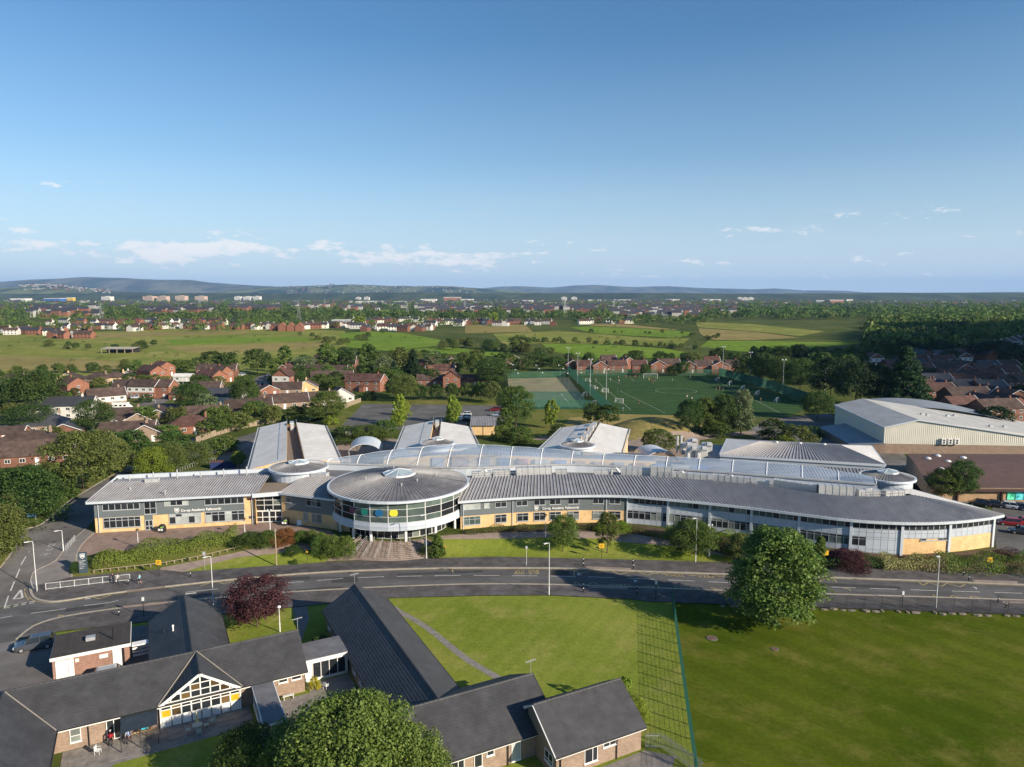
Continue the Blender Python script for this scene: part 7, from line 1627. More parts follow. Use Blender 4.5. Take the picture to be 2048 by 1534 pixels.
for a in (
 (100,840,10,27,8,5.0,2.6,'white_render','slate','long white two-storey terrace with dark slate roof','gable',dict(win_n=9,chim=2)),
 (150,832,10,4.5,2.5,5.2,1.9,'white_render','slate','white gabled bay on the front of the white terrace','front',dict(chim=0,win_n=1)),
 (122,836,10,4.0,2.5,5.2,1.9,'white_render','slate','second white gabled bay nearer the dark trees','front',dict(chim=0,win_n=1)),
 (217,816,38,13,9,4.8,2.6,'brownbrick','tile_brown','brown brick house with white upper front behind the motorhome','gable',dict(upper=M['white_render'])),
 (245,795,-4,9,8,5.0,2.4,'redbrick','tile_brown','red brick end house, left of the white-fronted pair','gable',{}),
 (282,797,-4,12,8,5.2,2.5,'redbrick','tile_brown','red brick pair with white rendered upper storey','gable',dict(upper=M['white_render'],win_n=4)),
 (318,797,-4,9,8,5.2,2.5,'redbrick','tile_brown','plain red brick end house beside the lane','gable',{}),
 (349,800,-4,5,5,2.6,1.6,'redbrick','tile_brown','small red brick garage with hipped roof by the lane','hip',dict(chim=0,win_n=1)),
 (158,791,62,9.5,10,5.2,2.6,'redbrick','tile_red','orange-red brick house with a blank gable','front',dict(win_n=1,verge_=False)),
 (132,768,15,11,9,2.7,2.4,'buff','tile_brown','buff bungalow with white-edged gable beyond the orange house','front',{}),
 (184,768,-10,12,9,2.7,2.6,'brownbrick','tile_brown','grey-roofed hipped bungalow beyond the orange house','hip',{}),
 (226,766,15,11,9,2.7,2.6,'buff','tile_brown','buff bungalow with brown hipped roof at the field edge','hip',{}),
 (252,760,5,7,6,2.7,1.8,'white_render','tile_brown','small white gabled bungalow at the field edge','front',{}),
 (20,770,10,13,9,2.7,2.4,'brownbrick','tile_brown','brown-roofed bungalow at the far left by the hedge','hip',{}),
 (48,765,-8,10,8,2.7,2.2,'brownbrick','tile_brown','second brown bungalow behind the big dark tree','gable',{}),
 (318,762,58,9,12,5.2,2.6,'redbrick','tile_red','tall red brick house with solar-grey roof at the field edge','front',dict(win_n=2,verge_=False)),
 (336,752,58,9,9,5.2,2.6,'redbrick','tile_red','red brick house stepping behind the solar-roofed one','front',dict(win_n=2,verge_=False)),
 (364,763,0,9,5,2.6,1.2,'white_render','roof_pale','small white conservatory range beside the red houses','gable',dict(chim=0)),
 (440,772,62,8,12,5.2,2.6,'redbrick','tile_red','front house of the orange-red terrace end','front',dict(win_n=2,verge_=False)),
 (455,764,62,8,11,5.2,2.8,'redbrick','tile_brown','middle house of the orange-red terrace end','front',dict(win_n=2,verge_=False)),
 (432,755,8,20,8,4.6,2.4,'darkbrick','tile_brown','long dark-roofed house behind the orange-red terrace','gable',dict(win_n=6)),
 (443,809,-3,14,8,3.4,2.8,'white_render','slate','white half-timbered house under a dark roof','gable',dict(win_n=4)),
 (410,790,10,12,9,3.0,2.6,'brownbrick','tile_brown','brown bungalow behind the white half-timbered house','gable',{}),
 (330,830,4,9,6,2.4,1.3,'brownbrick','slate','low dark flat-looking garage by the street','gable',dict(chim=0)),
 (315,852,18,11,10,2.7,2.8,'brownbrick','tile_brown','brown bungalow with a wide white-edged gable by the lane','front',{}),
 (277,856,14,8,9,2.7,2.2,'brownbrick','tile_brown','projecting white-edged gable of the brown bungalow','front',dict(chim=0)),
 (240,850,14,14,9,2.7,2.6,'brownbrick','tile_brown','long brown bungalow roof behind the projecting gable','gable',dict(win_n=4)),
 (212,862,20,8,8,2.7,2.2,'white_render','tile_brown','white bungalow half hidden beside the olive tree','front',{}),
 (252,882,16,15,9,2.7,2.6,'brownbrick','tile_brown','brown-roofed bungalow behind the side road bushes','gable',{}),
 (290,884,16,9,8,2.7,2.4,'brownbrick','tile_brown','brown gabled bungalow next to the red awning','front',{}),
 (380,868,20,13,8,2.7,2.6,'redbrick','tile_red','reddish hipped bungalow above the timber fence','hip',{}),
 (412,846,22,14,9,2.7,2.8,'brownbrick','tile_brown','brown-red bungalow with a roof light','gable',{}),
 (500,830,24,16,9,2.7,2.8,'brownbrick','tile_brown','long brown bungalow along the school fence, nearer half','gable',dict(win_n=5)),
 (570,818,24,18,9,2.7,2.8,'brownbrick','tile_brown','long brown bungalow along the school fence, middle part','gable',dict(win_n=5)),
 (640,812,24,13,9,2.7,2.6,'brownbrick','tile_brown','brown bungalow behind the large car park tree','gable',{}),
 (684,805,20,10,9,2.8,3.0,'white_render','tile_brown','bungalow with a white glazed gable facing the car park','front',dict(chim=0)),
 (80,868,25,14,11,2.7,3.4,'brownbrick','slate','dark hipped bungalow below the white terrace','hip',{}),
 (18,866,10,12,7,2.8,2.2,'white_render','slate','white-walled bungalow at the far left below the terrace','gable',{}),
 (128,878,20,9,7,2.6,2.0,'darkbrick','slate','black-clad garage with a pale verge below the terrace','front',dict(chim=0)),
 (42,912,20,17,12,2.8,3.2,'brownbrick','tile_brown','large brown hipped bungalow with skylights','hip',{}),
 (75,930,22,16,9,2.8,3.0,'darkbrick','tile_brown','brown-roofed bungalow with white verge nearest the big trees','gable',{}),
 (8,884,15,10,6,2.6,1.6,'redbrick','tile_brown','small brick house with white window at the frame edge','gable',dict(chim=0)),
 (562,775,-6,8.5,9,5.4,3.2,'redbrick','tile_red','tall house with cream boarded upper gable','front',dict(upper=M['white_render'],win_n=2,verge_=False)),
 (566,762,-6,8.5,9,5.2,3.0,'redbrick','tile_red','second house stepping behind the cream gable','front',dict(win_n=2)),
 (595,752,-4,14,8,4.8,2.6,'brownbrick','tile_brown','brown-roofed row behind the cream gabled house','gable',{}),
 (612,755,-4,11,7,2.7,2.0,'buff','tile_brown','lower brown-roofed house with cream front','gable',{}),
 (668,742,3,24,12,4.6,4.2,'darkbrick','tile_brown','big brown-roofed block in the close, farther one','gable',dict(win_n=6,chim=0)),
 (650,756,3,22,10,3.0,3.4,'darkbrick','tile_brown','big brown-roofed block in the close, nearer one','gable',dict(win_n=6,chim=0)),
 (664,768,10,20,9,3.0,3.2,'darkbrick','tile_brown','brown-roofed range behind the red brick house','gable',dict(chim=0)),
 (575,790,12,12,9,2.7,2.6,'brownbrick','tile_brown','brown bungalow below the cream gabled house','gable',{}),
 (612,786,12,10,9,2.7,2.8,'buff','tile_brown','bungalow with buff gable and pale chimney','front',{}),
 (540,792,30,8,7,2.7,2.0,'redbrick','tile_brown','small red brick gable by the yellow shrub','front',dict(chim=0)),
 (725,783,-12,17,9,4.9,2.8,'redbrick','tile_red','red brick house with white-edged gable behind the car park','gable',dict(win_n=4,porch=True)),
 (862,772,0,14,8,3.0,2.2,'redbrick','tile_brown','low brown-roofed range left of the red gable','gable',dict(win_n=4,chim=0)),
 (903,775,0,8,9,4.9,2.8,'redbrick','tile_red','red gabled house between two low brown ranges','front',dict(win_n=2,verge_=False)),
 (950,772,0,16,8,3.0,2.2,'redbrick','tile_brown','low brown-roofed range right of the red gable','gable',dict(win_n=5,chim=0)),
 (888,757,5,10,9,4.4,2.8,'redbrick','tile_red','red house with white-edged dormer behind the gable','gable',{}),
 (851,737,0,10,8,3.0,2.2,'redbrick','tile_red','small red-roofed house among the trees','gable',{}),(903,738,8,9,8,4.2,2.4,'redbrick','tile_red','red-roofed house right of the weeping tree','front',{}),
 (1028,735,5,10,9,4.8,2.6,'darkbrick','tile_red','dark red house among trees left of the courts','front',{})): ph(*a[:11],**a[11],group=GE)
GP = 'red brick houses beyond the football pitch'
for i,(x,y,dg,w,st_,l,k) in enumerate(((1146,744,0,9,'front','brick house with bright white gable beyond the fence corner',{}),(1168,746,0,9,'gable','red house right of the white gable beyond the pitch',{}),(1201,747,0,9,'front','red house with pale-edged gable left of the goal',{}),(1236,745,4,12,'gable','wide red house with steep brown roof left of the goal',{}),(1258,738,20,9,'front','red gable peeping behind the wide red house',{}),(1279,745,-4,9,'gable','red house behind the goal mouth',{}),(1218,733,0,10,'gable','dark roofed house in the row behind',{}),(1318,745,0,10,'front','red house with a small gable right of the goal',{}),(1340,742,0,13,'gable','red house with broad brown roof right of the goal',{}),(1378,746,0,9,'front','tall red gable beside the dark tree',{}),(1408,746,0,11,'gable','plain red box-like house near the floodlight',{}),(1441,747,0,11,'front','red house with wide gable near the fence end',{}),(1466,745,0,8,'gable','narrow red house at the end of the row',{}),(1425,736,0,10,'gable','dark roofed house behind the wide gable',{}))):
 ph(x,y,dg,w * .9,8,4.4,2.4,'redbrick' if i % 3 else 'darkbrick','tile_red' if i % 2 else 'tile_brown',l,st_,group=GP,win_n=2)
GR = 'dark red houses east of the pitch'
for i,(x,y,dg,w,st_,l,k) in enumerate(((1722,732,5,10,'front','cream-gabled house left of the big conical tree',1),(1752,732,5,10,'front','second white-gabled house left of the conical tree',1),(1818,734,5,10,'front','white-gabled house right of the conical tree',1),(1842,738,5,12,'gable','brown-roofed house in the second row east',0),(1868,732,10,11,'front','pale-gabled house in the back row east',1),(1892,736,5,13,'gable','long brown roof in the back row east',0),(1930,730,5,10,'front','white-gabled house in the back row by the terrace',1),(1850,758,5,12,'gable','red house with white windows nearest the conical tree',0),(1892,756,5,13,'gable','red house with flat front in the middle row east',0),(1930,758,5,11,'front','red gabled house in the middle row east',0),(1975,758,5,12,'gable','red house with white sills toward the frame edge',0),(2020,762,5,12,'gable','brown hipped house at the frame edge, middle row',0),(1880,782,8,14,'gable','dark slate-roofed house in the third row east',2),(1960,780,8,30,'gable','long brown terrace in the third row east',0),(2035,785,8,16,'gable','brown terrace end at the frame edge',0),(1880,805,10,16,'gable','brown-roofed pair above the sports hall',0),(1945,815,10,18,'gable','dark red pair with bright white-edged gable',0),(1990,812,10,8,'front','white-edged gable facing the sports hall',1),(2035,820,10,12,'front','white-edged gable at the frame edge',1),(1935,838,12,12,'gable','red house right behind the sports hall roof',0),(2010,845,12,16,'gable','dark roofed terrace behind the sports hall',0),(1800,765,5,12,'gable','brown roof behind the dark trees',0),(1660,738,0,11,'gable','red roofed house showing among dark trees',0))):
 ph(x,y,dg,w,8.5,4.9,2.8,'darkbrick',['tile_brown','tile_red','slate'][k if k == 2 else i % 2],l,st_,group=GR,win_n=max(2,int(w / 3)),upper=M['white_render'] if k == 1 else None)
for y,x0,n in ((748,1800,6),(771,1862,4),(795,1858,4),(828,1990,2),(722,1850,5)):
 for i in range(n): ph(x0 + i * 44 + trng.uniform(-6,6),y + trng.uniform(-2,2),trng.choice((5,8,95)),13,8.5,4.8,2.7,'darkbrick',trng.choice(('tile_brown','tile_red','slate')),ORD[i] + ' house from the left in the shaded infill row at level %s' % {748: 'two',771: 'three',795: 'four',828: 'five',722: 'one'}[y],'gable',group=GR,win_n=4)
for i in range(9):
 f = i / 8;ph(1962 + 92 * f,712 - 24 * f,30,8.5,9,5.2,2.6,'white_render','tile_brown',ORD[i] + ' white house from the lower end of the climbing terrace','gable',group='terrace climbing at the right edge',win_n=2)
def board_fence(pts,label,h=1.8,bw=.9):
 line = gp(*pts);L_ = plen(line);c0 = line[0];t = thing('timber_fence',label,'fence',(c0.x,c0.y,gz(*c0)));n = int(L_ / bw);me = MB().box(-bw * .47,bw * .47,-.03,.03,0,h).mesh('board',M['fencewood'])
 for k in range(n): q,d = poly_at(line,(k + .5) * L_ / n);_link0('board',me,t,(q.x - c0.x,q.y - c0.y,0),math.atan2(d.y,d.x))
board_fence(((392,886),(430,872),(480,858),(530,848),(560,842)),'pale timber fence along the lane behind the left wing',bw=1.6)
board_fence(((689,818),(700,812),(722,804)),'brown timber fence at the corner of the rear car park',bw=.8);board_fence(((425,832),(470,820),(520,806)),'white-capped wall fence along the estate street',1.6,2.0);board_fence(((0,930),(25,922)),'orange timber fence beside the brown bungalow',1.8,.8)
p = G(966,870);t = thing('store_building','small buff store with grey seamed roof beside the car park','building',p);MB().box(-3.6,3.6,0,7,0,3.0).build('wall',M['buff'],t);b = MB();b.add([(-4,-.7,3.1),(4,-.7,3.1),(4,7.4,4.7),(-4,7.4,4.7)],[(0,1,2,3)]);b.build('roof',M['zinc'],t);sm = MB();seams(sm,[Vector((-4 + .5 * k,-.7,3.1)) for k in range(17)],[Vector((-4 + .5 * k,7.4,4.7)) for k in range(17)]);tag(sm.build('roof_seam',M['zinc_seam'],t),kind='stuff');MB().box(-.1,.1,-.04,0,0,2.9).build('downpipe',M['dark'],t)
p,h = height_px(697.5,884,863);t = thing('basketball_hoop','white basketball backboard on a post behind the left drum','hoop',p);MB().tube([(0,0,0),(0,0,h)],.08,6).build('post',M['dark'],t);MB().box(-.9,.9,-.1,-.04,h - 1.1,h).build('backboard',M['white'],t);MB().ring((0,-.35,h - .9),(0,-.35,h - .87),.23,.23,12,False).build('rim',mat('orange_rim',(.5,.12,.02),.5),t)
line = gp((358,943),(395,930),(432,922));me = MB().tube([(-.35,0,0),(-.35,0,.8),(-.2,0,.95),(.2,0,.95),(.35,0,.8),(.35,0,0)],.04,5).mesh('cycle_stand',M['galv'])
for k in range(14): q,d = poly_at(line,plen(line) * k / 13.5);tag(_link0('cycle_stand',me,None,(q.x,q.y,gz(*q)),1.2),ORD[k] + ' looped grey cycle stand from the left, behind the left wing','cycle stand','row of cycle stands')
p = G(447,935);t = thing('shelter','blue-sided low shelter beside the cycle stands','shelter',p,.2);MB().box(-3,3,-1,1,0,1.6).build('wall',mat('dark_blue_board',(.02,.035,.12),.7),t);MB().box(-3.1,3.1,-1.1,1.1,1.6,1.72).build('roof',mat('brown_board',(.12,.06,.05),.8),t)
# ================================================================ PITCH
GT = M['greenpaint']
FT = mat('green_fence_paint_far',(.035,.13,.08),.6,.1)
for pts,l in ((((1135,747),(1160,770),(1190,800),(1222,830)),'tall green fence between the courts and the pitch'),(((1014,757),(1080,756),(1135,754)),'green fence behind the sandy court'),(((1014,757),(1016,783),(1030,818)),'green fence on the outer side of the courts'),(((1138,752),(1290,751),(1438,751)),'green fence along the far end of the pitch'),(((1438,751),(1530,776),(1628,810)),'green fence along the tree side of the pitch'),(((1030,818),(1110,818),(1186,818)),'green fence on the near side of the hard court')):
 mesh_fence(pts,4.2 if 'tall' in l or 'tree' in l else 3.4,l,FT,4.0,36,8,.022,post=.07)
def flood(px,py,top,l,n=2,m=M['galv'],col=.14):
 p,h = height_px(px,py,top);t = thing('floodlight',l,'floodlight',p,0,'floodlight masts round the pitch');MB().tube([(0,0,0),(0,0,h)],[col,col * .5],8).build('mast',m,t);b = MB();b.box(-1.0,1.0,-.06,.06,h - .1,h);b.build('crossarm',m,t)
 for k in range(n): x = -.7 + 1.4 * k / max(1,n - 1);MB().box(x - .28,x + .28,-.3,.1,h,h + .35).build('lamp_head',M['white_post'],t)
for a in ((1136,748,696,'pale mast at the far corner of the courts'),(1155,768,707,'pale mast on the dividing fence, second along'),(1180,792,719,'pale mast on the dividing fence, third along'),(1212,818,739,'thick pale mast at the near end of the dividing fence'),(1499,764,705,'mast on the tree side, middle one'),(1565,788,720,'mast on the tree side, nearer the sports hall'),(1649,786,737,'mast among the trees near the sports hall'),(1445,752,694,'mast at the far tree-side corner')): flood(*a)
GC = mat('green_mast',(.1,.2,.13),.5,.1)
for i,(x,y,tp) in enumerate(((1025,768,728),(1029,772,730),(1034,776,740),(1039,780,747),(1075,765,731),(1081,772,738),(1088,778,746),(1120,762,731),(1129,770,738),(1138,780,747),(1012,775,747),(1165,785,746))): flood(x,y,tp,ORD[i] + ' slim green mast of the courts, counted from the left fence',1,GC,.07)
def goal(px,py,rz,w,h,d,l):
 p = G(px,py);t = thing('football_goal',l,'goal',p,rz,'football goals');b = MB();b.tube([(-w / 2,0,0),(-w / 2,0,h),(w / 2,0,h),(w / 2,0,0)],.07,6);b.build('goal_frame',M['white'],t)
 b = MB()
 for k in range(9): x = -w / 2 + w * k / 8;b.tube([(x,0,h),(x,d * .4,h * .9),(x,d,0)],.018,3)
 for k in range(6): z = h * k / 5;yy = d * (1 - (k / 5) ** 1.5);b.tube([(-w / 2,0,z),(-w / 2,yy,z),(w / 2,yy,z),(w / 2,0,z)],.018,3)
 tag(b.build('net',M['white'],t),kind='stuff')
goal(1301,757,0,7.3,2.44,2.0,'large white goal at the far end of the pitch')
for x,y,r_,l in ((1175,764,-1.0,'small goal by the dividing fence, farthest'),(1185,778,-1.0,'small goal by the dividing fence, second'),(1170,793,1.0,'small goal on the hard court, farther'),(1188,811,1.0,'small goal on the hard court, nearer'),(1211,785,2.2,'goal turned over beside the thick mast'),(1239,806,2.4,'goal lying back near the bank'),(1436,762,1.0,'side goal by the tree fence, farthest'),(1461,770,1.0,'side goal by the tree fence, second'),(1487,779,1.0,'side goal by the tree fence, third'),(1516,790,1.0,'side goal by the tree fence, fourth'),(1555,804,1.0,'side goal by the tree fence, nearest')): goal(x,y,r_,3.6,1.9,1.4,l)
PG = 'players training on the pitch'
for i,(x,y,c,l) in enumerate(((1237,758,(.6,.6,.6),'player in white near the far touchline'),(1252,757,(.5,.1,.08),'player in red in the group left of the goal'),(1260,757,(.05,.06,.1),'player in navy left of the goal'),(1270,757,(.55,.15,.1),'player in orange-red left of the goal'),(1278,757,(.1,.1,.12),'player in black nearest the goal post'),(1298,763,(.6,.45,.05),'player in a yellow bib before the goal'),(1303,764,(.6,.2,.05),'player in an orange bib before the goal'),(1311,763,(.08,.1,.2),'player in blue before the goal'),(1306,768,(.6,.05,.04),'player in bright red before the goal'),(1191,764,(.6,.6,.6),'player in white by the dividing fence'),(1221,763,(.65,.65,.65),'player in white left of the centre circle'),(1238,766,(.65,.65,.65),'player in white running toward the circle'),(1235,784,(.05,.05,.06),'player in black at the left touchline'),(1278,808,(.3,.08,.06),'player in dark red near the bank'),(1374,798,(.6,.6,.6),'player in white below the centre circle'),(1384,802,(.65,.65,.65),'player in white nearer the dense trees'),(1380,757,(.65,.65,.65),'player in white on the far right touchline'),(1432,782,(.08,.08,.1),'player in black left of the side goals'),(1439,781,(.3,.1,.08),'player in maroon left of the side goals'),(1446,782,(.1,.12,.2),'player in navy left of the side goals'),(1521,804,(.6,.4,.1),'player in yellow before the nearest side goal'),(1228,823,(.6,.6,.6),'player in white at the gate near the bank'),(1236,824,(.06,.06,.07),'player in black at the gate near the bank'),(1246,823,(.2,.3,.5),'player in blue at the gate near the bank'),(1195,781,(.6,.6,.58),'player in white beside the small goals'))):
 p = G(x,y);person((p.x,p.y,p.z + .05),trng.uniform(0,6.28),'walk' if i % 2 else 'stand',tuple(round(q,1) for q in c),(.03,.03,.04),l,group=PG,shorts=True)
# ================================================================ ESTATE TREES (foot x, foot y, top y, width, kind, colour, label)
for a in (
 (50,1045,925,160,'bush','deep','huge dark bushy tree at the left by the side road','near'),(125,1000,930,70,'bush','deep','dark bush against the road bend railing','mid'),(0,1100,1000,110,'bush','olive','olive bush at the left frame edge','near'),(-20,1130,1060,90,'bush','olive','low olive bush below it at the frame edge','mid'),
 (165,985,862,140,'round','olive','big olive-green tree beside the side road','near'),(222,948,872,80,'tall','olive','slimmer olive tree right of the big one','near'),(268,915,860,66,'round','deep','dark round tree behind the road lamp','mid'),(240,905,862,60,'round','deep','dark round tree left of the road lamp','mid'),
 (305,950,890,70,'bush','lime','yellow-green tree at the bend of the side road','near'),(345,938,880,70,'bush','olive','olive shrub mass behind the left wing','near'),(392,925,880,70,'bush','olive','olive shrub along the cycle stands','near'),(440,905,872,60,'bush','mid','green shrub near the lane end','mid'),(478,935,902,28,'round','lime','small bright tree beside the blue shelter','near'),(452,900,870,44,'round','olive','small olive tree over the lane','mid'),
 (70,835,738,105,'round','deep','large dark tree above the white terrace','near'),(18,830,766,80,'round','deep','dark tree at the far left above the terrace','mid'),(192,868,800,72,'round','deep','dark tree before the right end of the white terrace','near'),(60,862,810,90,'round','deep','dark tree before the left end of the white terrace','near'),(30,850,806,60,'round','olive','paler tree beside the white terrace','mid'),(105,880,852,40,'round','olive','small tree among the bungalows','mid'),(335,880,850,50,'round','mid','tree before the brown gables by the lane','mid'),(350,905,862,54,'round','deep','dark tree behind the olive shrubs','mid'),(408,880,838,32,'airy','olive','slim airy tree over the fence','mid'),(440,868,828,46,'round','mid','green tree beside the brown-red bungalow','mid'),(480,862,825,50,'round','olive','olive tree along the timber fence','mid'),(545,850,810,44,'round','olive','tree over the lane before the bungalows','mid'),(590,845,812,40,'round','mid','tree left of the large car park tree','mid'),(620,842,805,34,'airy','mid','slim tree by the bungalow window','mid'),(655,848,782,68,'round','mid','large full tree at the corner of the car park','near'),(664,850,828,28,'bush','lime','bright shrub under the large car park tree','mid'),
 (388,828,766,66,'round','deep','dark round tree beside the white half-timbered house','near'),(412,830,786,44,'round','sage','pale green tree in front of the half-timbered house','mid'),(491,818,758,64,'round','deep','dark tree right of the half-timbered house','near'),(508,806,796,24,'bush','yellow','golden shrub by the white-capped wall','mid'),(388,778,748,16,'column','mid','thin upright conifer on the lane','mid'),(290,805,786,26,'bush','deep','round dark shrub before the red terrace','mid'),(140,797,784,12,'cone','lime','small bright conifer beside the orange house','mid'),(150,795,774,24,'bush','deep','shrub at the corner of the orange house','mid'),(200,790,768,26,'bush','deep','dark shrub right of the orange house','mid'),(349,842,826,18,'bush','lime','yellow-green clipped shrub on the brown bungalow lawn','mid'),
 (428,750,702,52,'round','deep','dark field-edge tree, left of the pair','mid'),(458,752,704,44,'round','deep','dark field-edge tree, right of the pair','mid'),(515,748,697,50,'round','deep','dark full tree at the lane end','mid'),(573,745,690,28,'tall','mid','slim tall tree at the field edge','mid'),(555,752,716,34,'round','mid','tree beside the slim tall one','mid'),(608,752,712,46,'round','sage','blue-green tree behind the brown rows','mid'),(653,748,686,42,'tall','mid','tall tree behind the brown rows','mid'),(690,742,694,46,'round','deep','dark tree behind the big brown block','mid'),(738,752,688,50,'tall','mid','tall feathery tree behind the close','mid'),(770,765,712,42,'round','sage','pale leafy tree in the close','mid'),(745,760,722,34,'round','mid','green tree beside the pale leafy one','mid'),(802,742,694,40,'tall','olive','olive tree left of the dark conifer','mid'),(827,768,696,28,'column','dark','tall dark columnar conifer','near'),(866,738,700,40,'airy','sage','weeping pale tree among small roofs','mid'),(905,752,718,44,'round','deep','dark tree right of the small roofs','mid'),(985,775,715,66,'round','deep','large dark tree left of the courts','near'),(955,758,706,44,'round','mid','tree behind the low brown range','mid'),(930,745,704,36,'round','olive','olive tree at the pasture edge','mid'),
 (640,778,748,40,'round','mid','tree left of the red brick house','mid'),(672,782,752,36,'bush','mid','green bush beside the red brick house','mid'),(708,800,785,20,'bush','deep','dark bush at the white glazed gable','mid'),(806,802,748,66,'round','olive','large olive tree behind the rear car park','near'),(785,792,760,34,'round','mid','tree left of the large olive tree','mid'),(740,800,780,30,'bush','deep','dark bush at the back of the car park','mid'),
 (842,800,768,28,'round','deep','dark tree before the left low range','mid'),(872,800,768,28,'round','deep','dark tree before the low range, next along','mid'),(905,800,766,30,'round','deep','dark tree before the red gable','mid'),(937,800,766,32,'round','mid','tree before the right low range','mid'),(962,802,764,32,'round','mid','tree at the right end of the low range','mid'),(985,806,762,36,'round','olive','olive tree by the court fence','mid'),
 (800,850,788,30,'tall','lime','bright tree on the first car park strip','mid'),(792,852,820,26,'bush','lime','bright bush at the foot of the first strip','mid'),(812,832,800,20,'bush','lime','bright bush farther along the first strip','mid'),(905,848,788,26,'tall','lime','bright tree on the second car park strip','mid'),(900,846,815,22,'bush','lime','bright bush at the foot of the second strip','mid'),(942,860,838,16,'tall','mid','small tree beside the buff store','mid'),
 (1033,855,772,68,'round','mid','large full tree left of the hard court','near'),(1010,862,815,32,'tall','mid','slim tree before the large full one','mid'),(1003,880,848,44,'bush','mid','leafy bush beside the buff store','mid'),(1040,885,850,60,'bush','mid','wide leafy bush above the rear roof','mid'),(1102,856,796,26,'tall','lime','slim bright tree on the bank','mid'),(1118,878,846,50,'bush','deep','dark bush left of the teaching wing','mid'),(1182,850,806,36,'round','deep','dark shrubby tree at the near end of the fence','mid'),(1215,852,810,50,'round','deep','spreading shrubby tree above the teaching wing','mid'),(730,880,850,110,'bush','mid','wide leafy bush before the rear car park','near'),(770,872,840,44,'round','mid','tree at the car park entrance','mid'),(690,872,850,50,'bush','mid','leafy bush beside the first pale wing','mid'),
 (1378,862,796,50,'round','deep','dark tree left in the dense clump','near'),(1410,868,794,52,'tall','mid','tall tree second in the dense clump','near'),(1445,868,788,54,'round','deep','dark tree third in the dense clump','near'),(1482,868,778,56,'tall','sage','pale tall tree at the right of the clump','near'),(1430,872,840,60,'bush','deep','undergrowth below the dense clump','mid'),
 (1318,905,858,56,'round','olive','young olive tree by the brown path','near'),(1352,908,868,40,'airy','lime','young airy tree by the brown path','mid'),(1297,898,862,30,'airy','olive','thin young tree at the corner of the wing','mid'),(1635,838,783,64,'round','deep','round tree beside the sports hall corner','near'),(1545,880,835,70,'bush','deep','dark bush mass before the pitch corner','mid'),(1590,888,845,70,'bush','olive','olive bush by the sports hall lean-to','mid'),(1572,892,868,50,'bush','lime','yellowish bush at the hall roof','mid'),(1625,872,850,40,'bush','deep','bush beside the lean-to','mid'),
 (1525,768,706,60,'round','deep','dark tree behind the tree-side goals','near'),(1560,774,712,60,'round','deep','dark tree second behind the goals','near'),(1600,786,716,66,'round','deep','dark tree third behind the goals','near'),(1660,800,715,80,'round','dark','massive dark tree behind the pitch corner','near'),(1710,812,722,80,'round','dark','massive dark tree left of the conical one','near'),(1758,812,730,60,'round','dark','dark tree touching the conical one','near'),(1806,818,692,96,'cone','dark','tallest dark conical tree above the sports hall','near'),(1840,815,770,40,'round','dark','dark tree right of the conical one','mid'),(1488,760,712,46,'round','deep','dark tree at the far pitch corner','mid'),(1640,770,704,60,'round','deep','dark tree in the wood edge','mid'),(1690,765,708,50,'round','deep','dark wood-edge tree farther right','mid'),
 (1990,720,682,100,'round','dark','broad dark tree below the climbing terrace','mid'),(2040,735,690,80,'round','dark','broad dark tree at the right frame edge','mid'),(1990,862,812,60,'round','dark','dark tree behind the hall roof','mid'),(1965,855,818,40,'tall','dark','slim dark tree behind the hall roof','mid'),(1900,728,700,40,'round','dark','dark tree among the back row houses','mid'),(1860,790,766,24,'round','dark','small tree between dark red houses','mid'),
 (1270,735,700,30,'round','deep','dark tree behind the goal houses','mid'),(1322,738,702,36,'round','deep','round dark tree behind the broad roof','mid'),(1385,738,705,40,'round','olive','olive tree right of the tall red gable','mid'),(1365,752,722,26,'round','deep','dark tree between red houses','mid'),(1290,752,728,24,'round','deep','dark tree hiding a red house','mid'),(1345,752,730,24,'round','mid','tree before the broad brown roof','mid'),(1042,705,670,50,'round','mid','large tree between two pastures','mid'),(1075,740,705,50,'round','deep','dark tree behind the courts','mid'),(1110,742,712,40,'round','deep','second dark tree behind the courts','mid'),(1045,748,716,46,'round','deep','dark tree at the left end of the courts','mid'),(1010,742,704,46,'round','mid','tree left of the courts behind the house','mid'),
 (260,770,745,26,'round','deep','dark tree before the meadow','mid'),(720,650,632,26,'round','lime','bright yellow-green tree by the far village','far'),(985,648,624,22,'round','lime','bright yellow-green tree at the village end','far')): pplant(*a[:7],lod=a[7])
# ================================================================ BELTS, HEDGEROWS, WOODS
fr = random.Random(21)
TONE = {'deep': 'dark green','mid': 'mid green','olive': 'olive','dark': 'blackish green'};FORM = {'round': 'round','tall': 'slim','bush': 'low','airy': 'thin','cone': 'pointed'}
def belt(pts,n,hmin,hmax,kinds,cols,label,group,lod='mid',spread=8):
 line = gp(*pts);L_ = plen(line);out = []
 for k in range(n):
  q,d = poly_at(line,L_ * (k + fr.random() * .8) / n);q = q + Vector((-d.y,d.x)) * fr.uniform(-spread,spread);h = fr.uniform(hmin,hmax);kd = fr.choice(kinds)
  out.append((q.x / q.y,q,h,h * {'round': fr.uniform(.8,1.1),'tall': .5,'airy': .5,'bush': fr.uniform(1.1,1.6),'cone': .4}[kd],kd,fr.choice(cols)))
 for k,(_,q,h,w,kd,c) in enumerate(sorted(out,key=lambda o: o[0])): plant(q.x,q.y,h,w,kd,c,ORD[k] + ' from the left, %s %s ' % (FORM[kd],TONE[c]) + label,None,group,lod)
belt(((620,735),(700,728),(800,725),(900,722),(980,722)),22,5,9,['round','round','tall'],['deep','mid','olive'],'tree in the belt behind the estate','tree belt behind the estate',spread=18)
belt(((0,750),(100,747),(220,745),(330,745),(400,735)),24,4,8,['bush','round'],['deep','olive','mid'],'tree in the hedge line along the meadow','hedge line trees at the meadow')
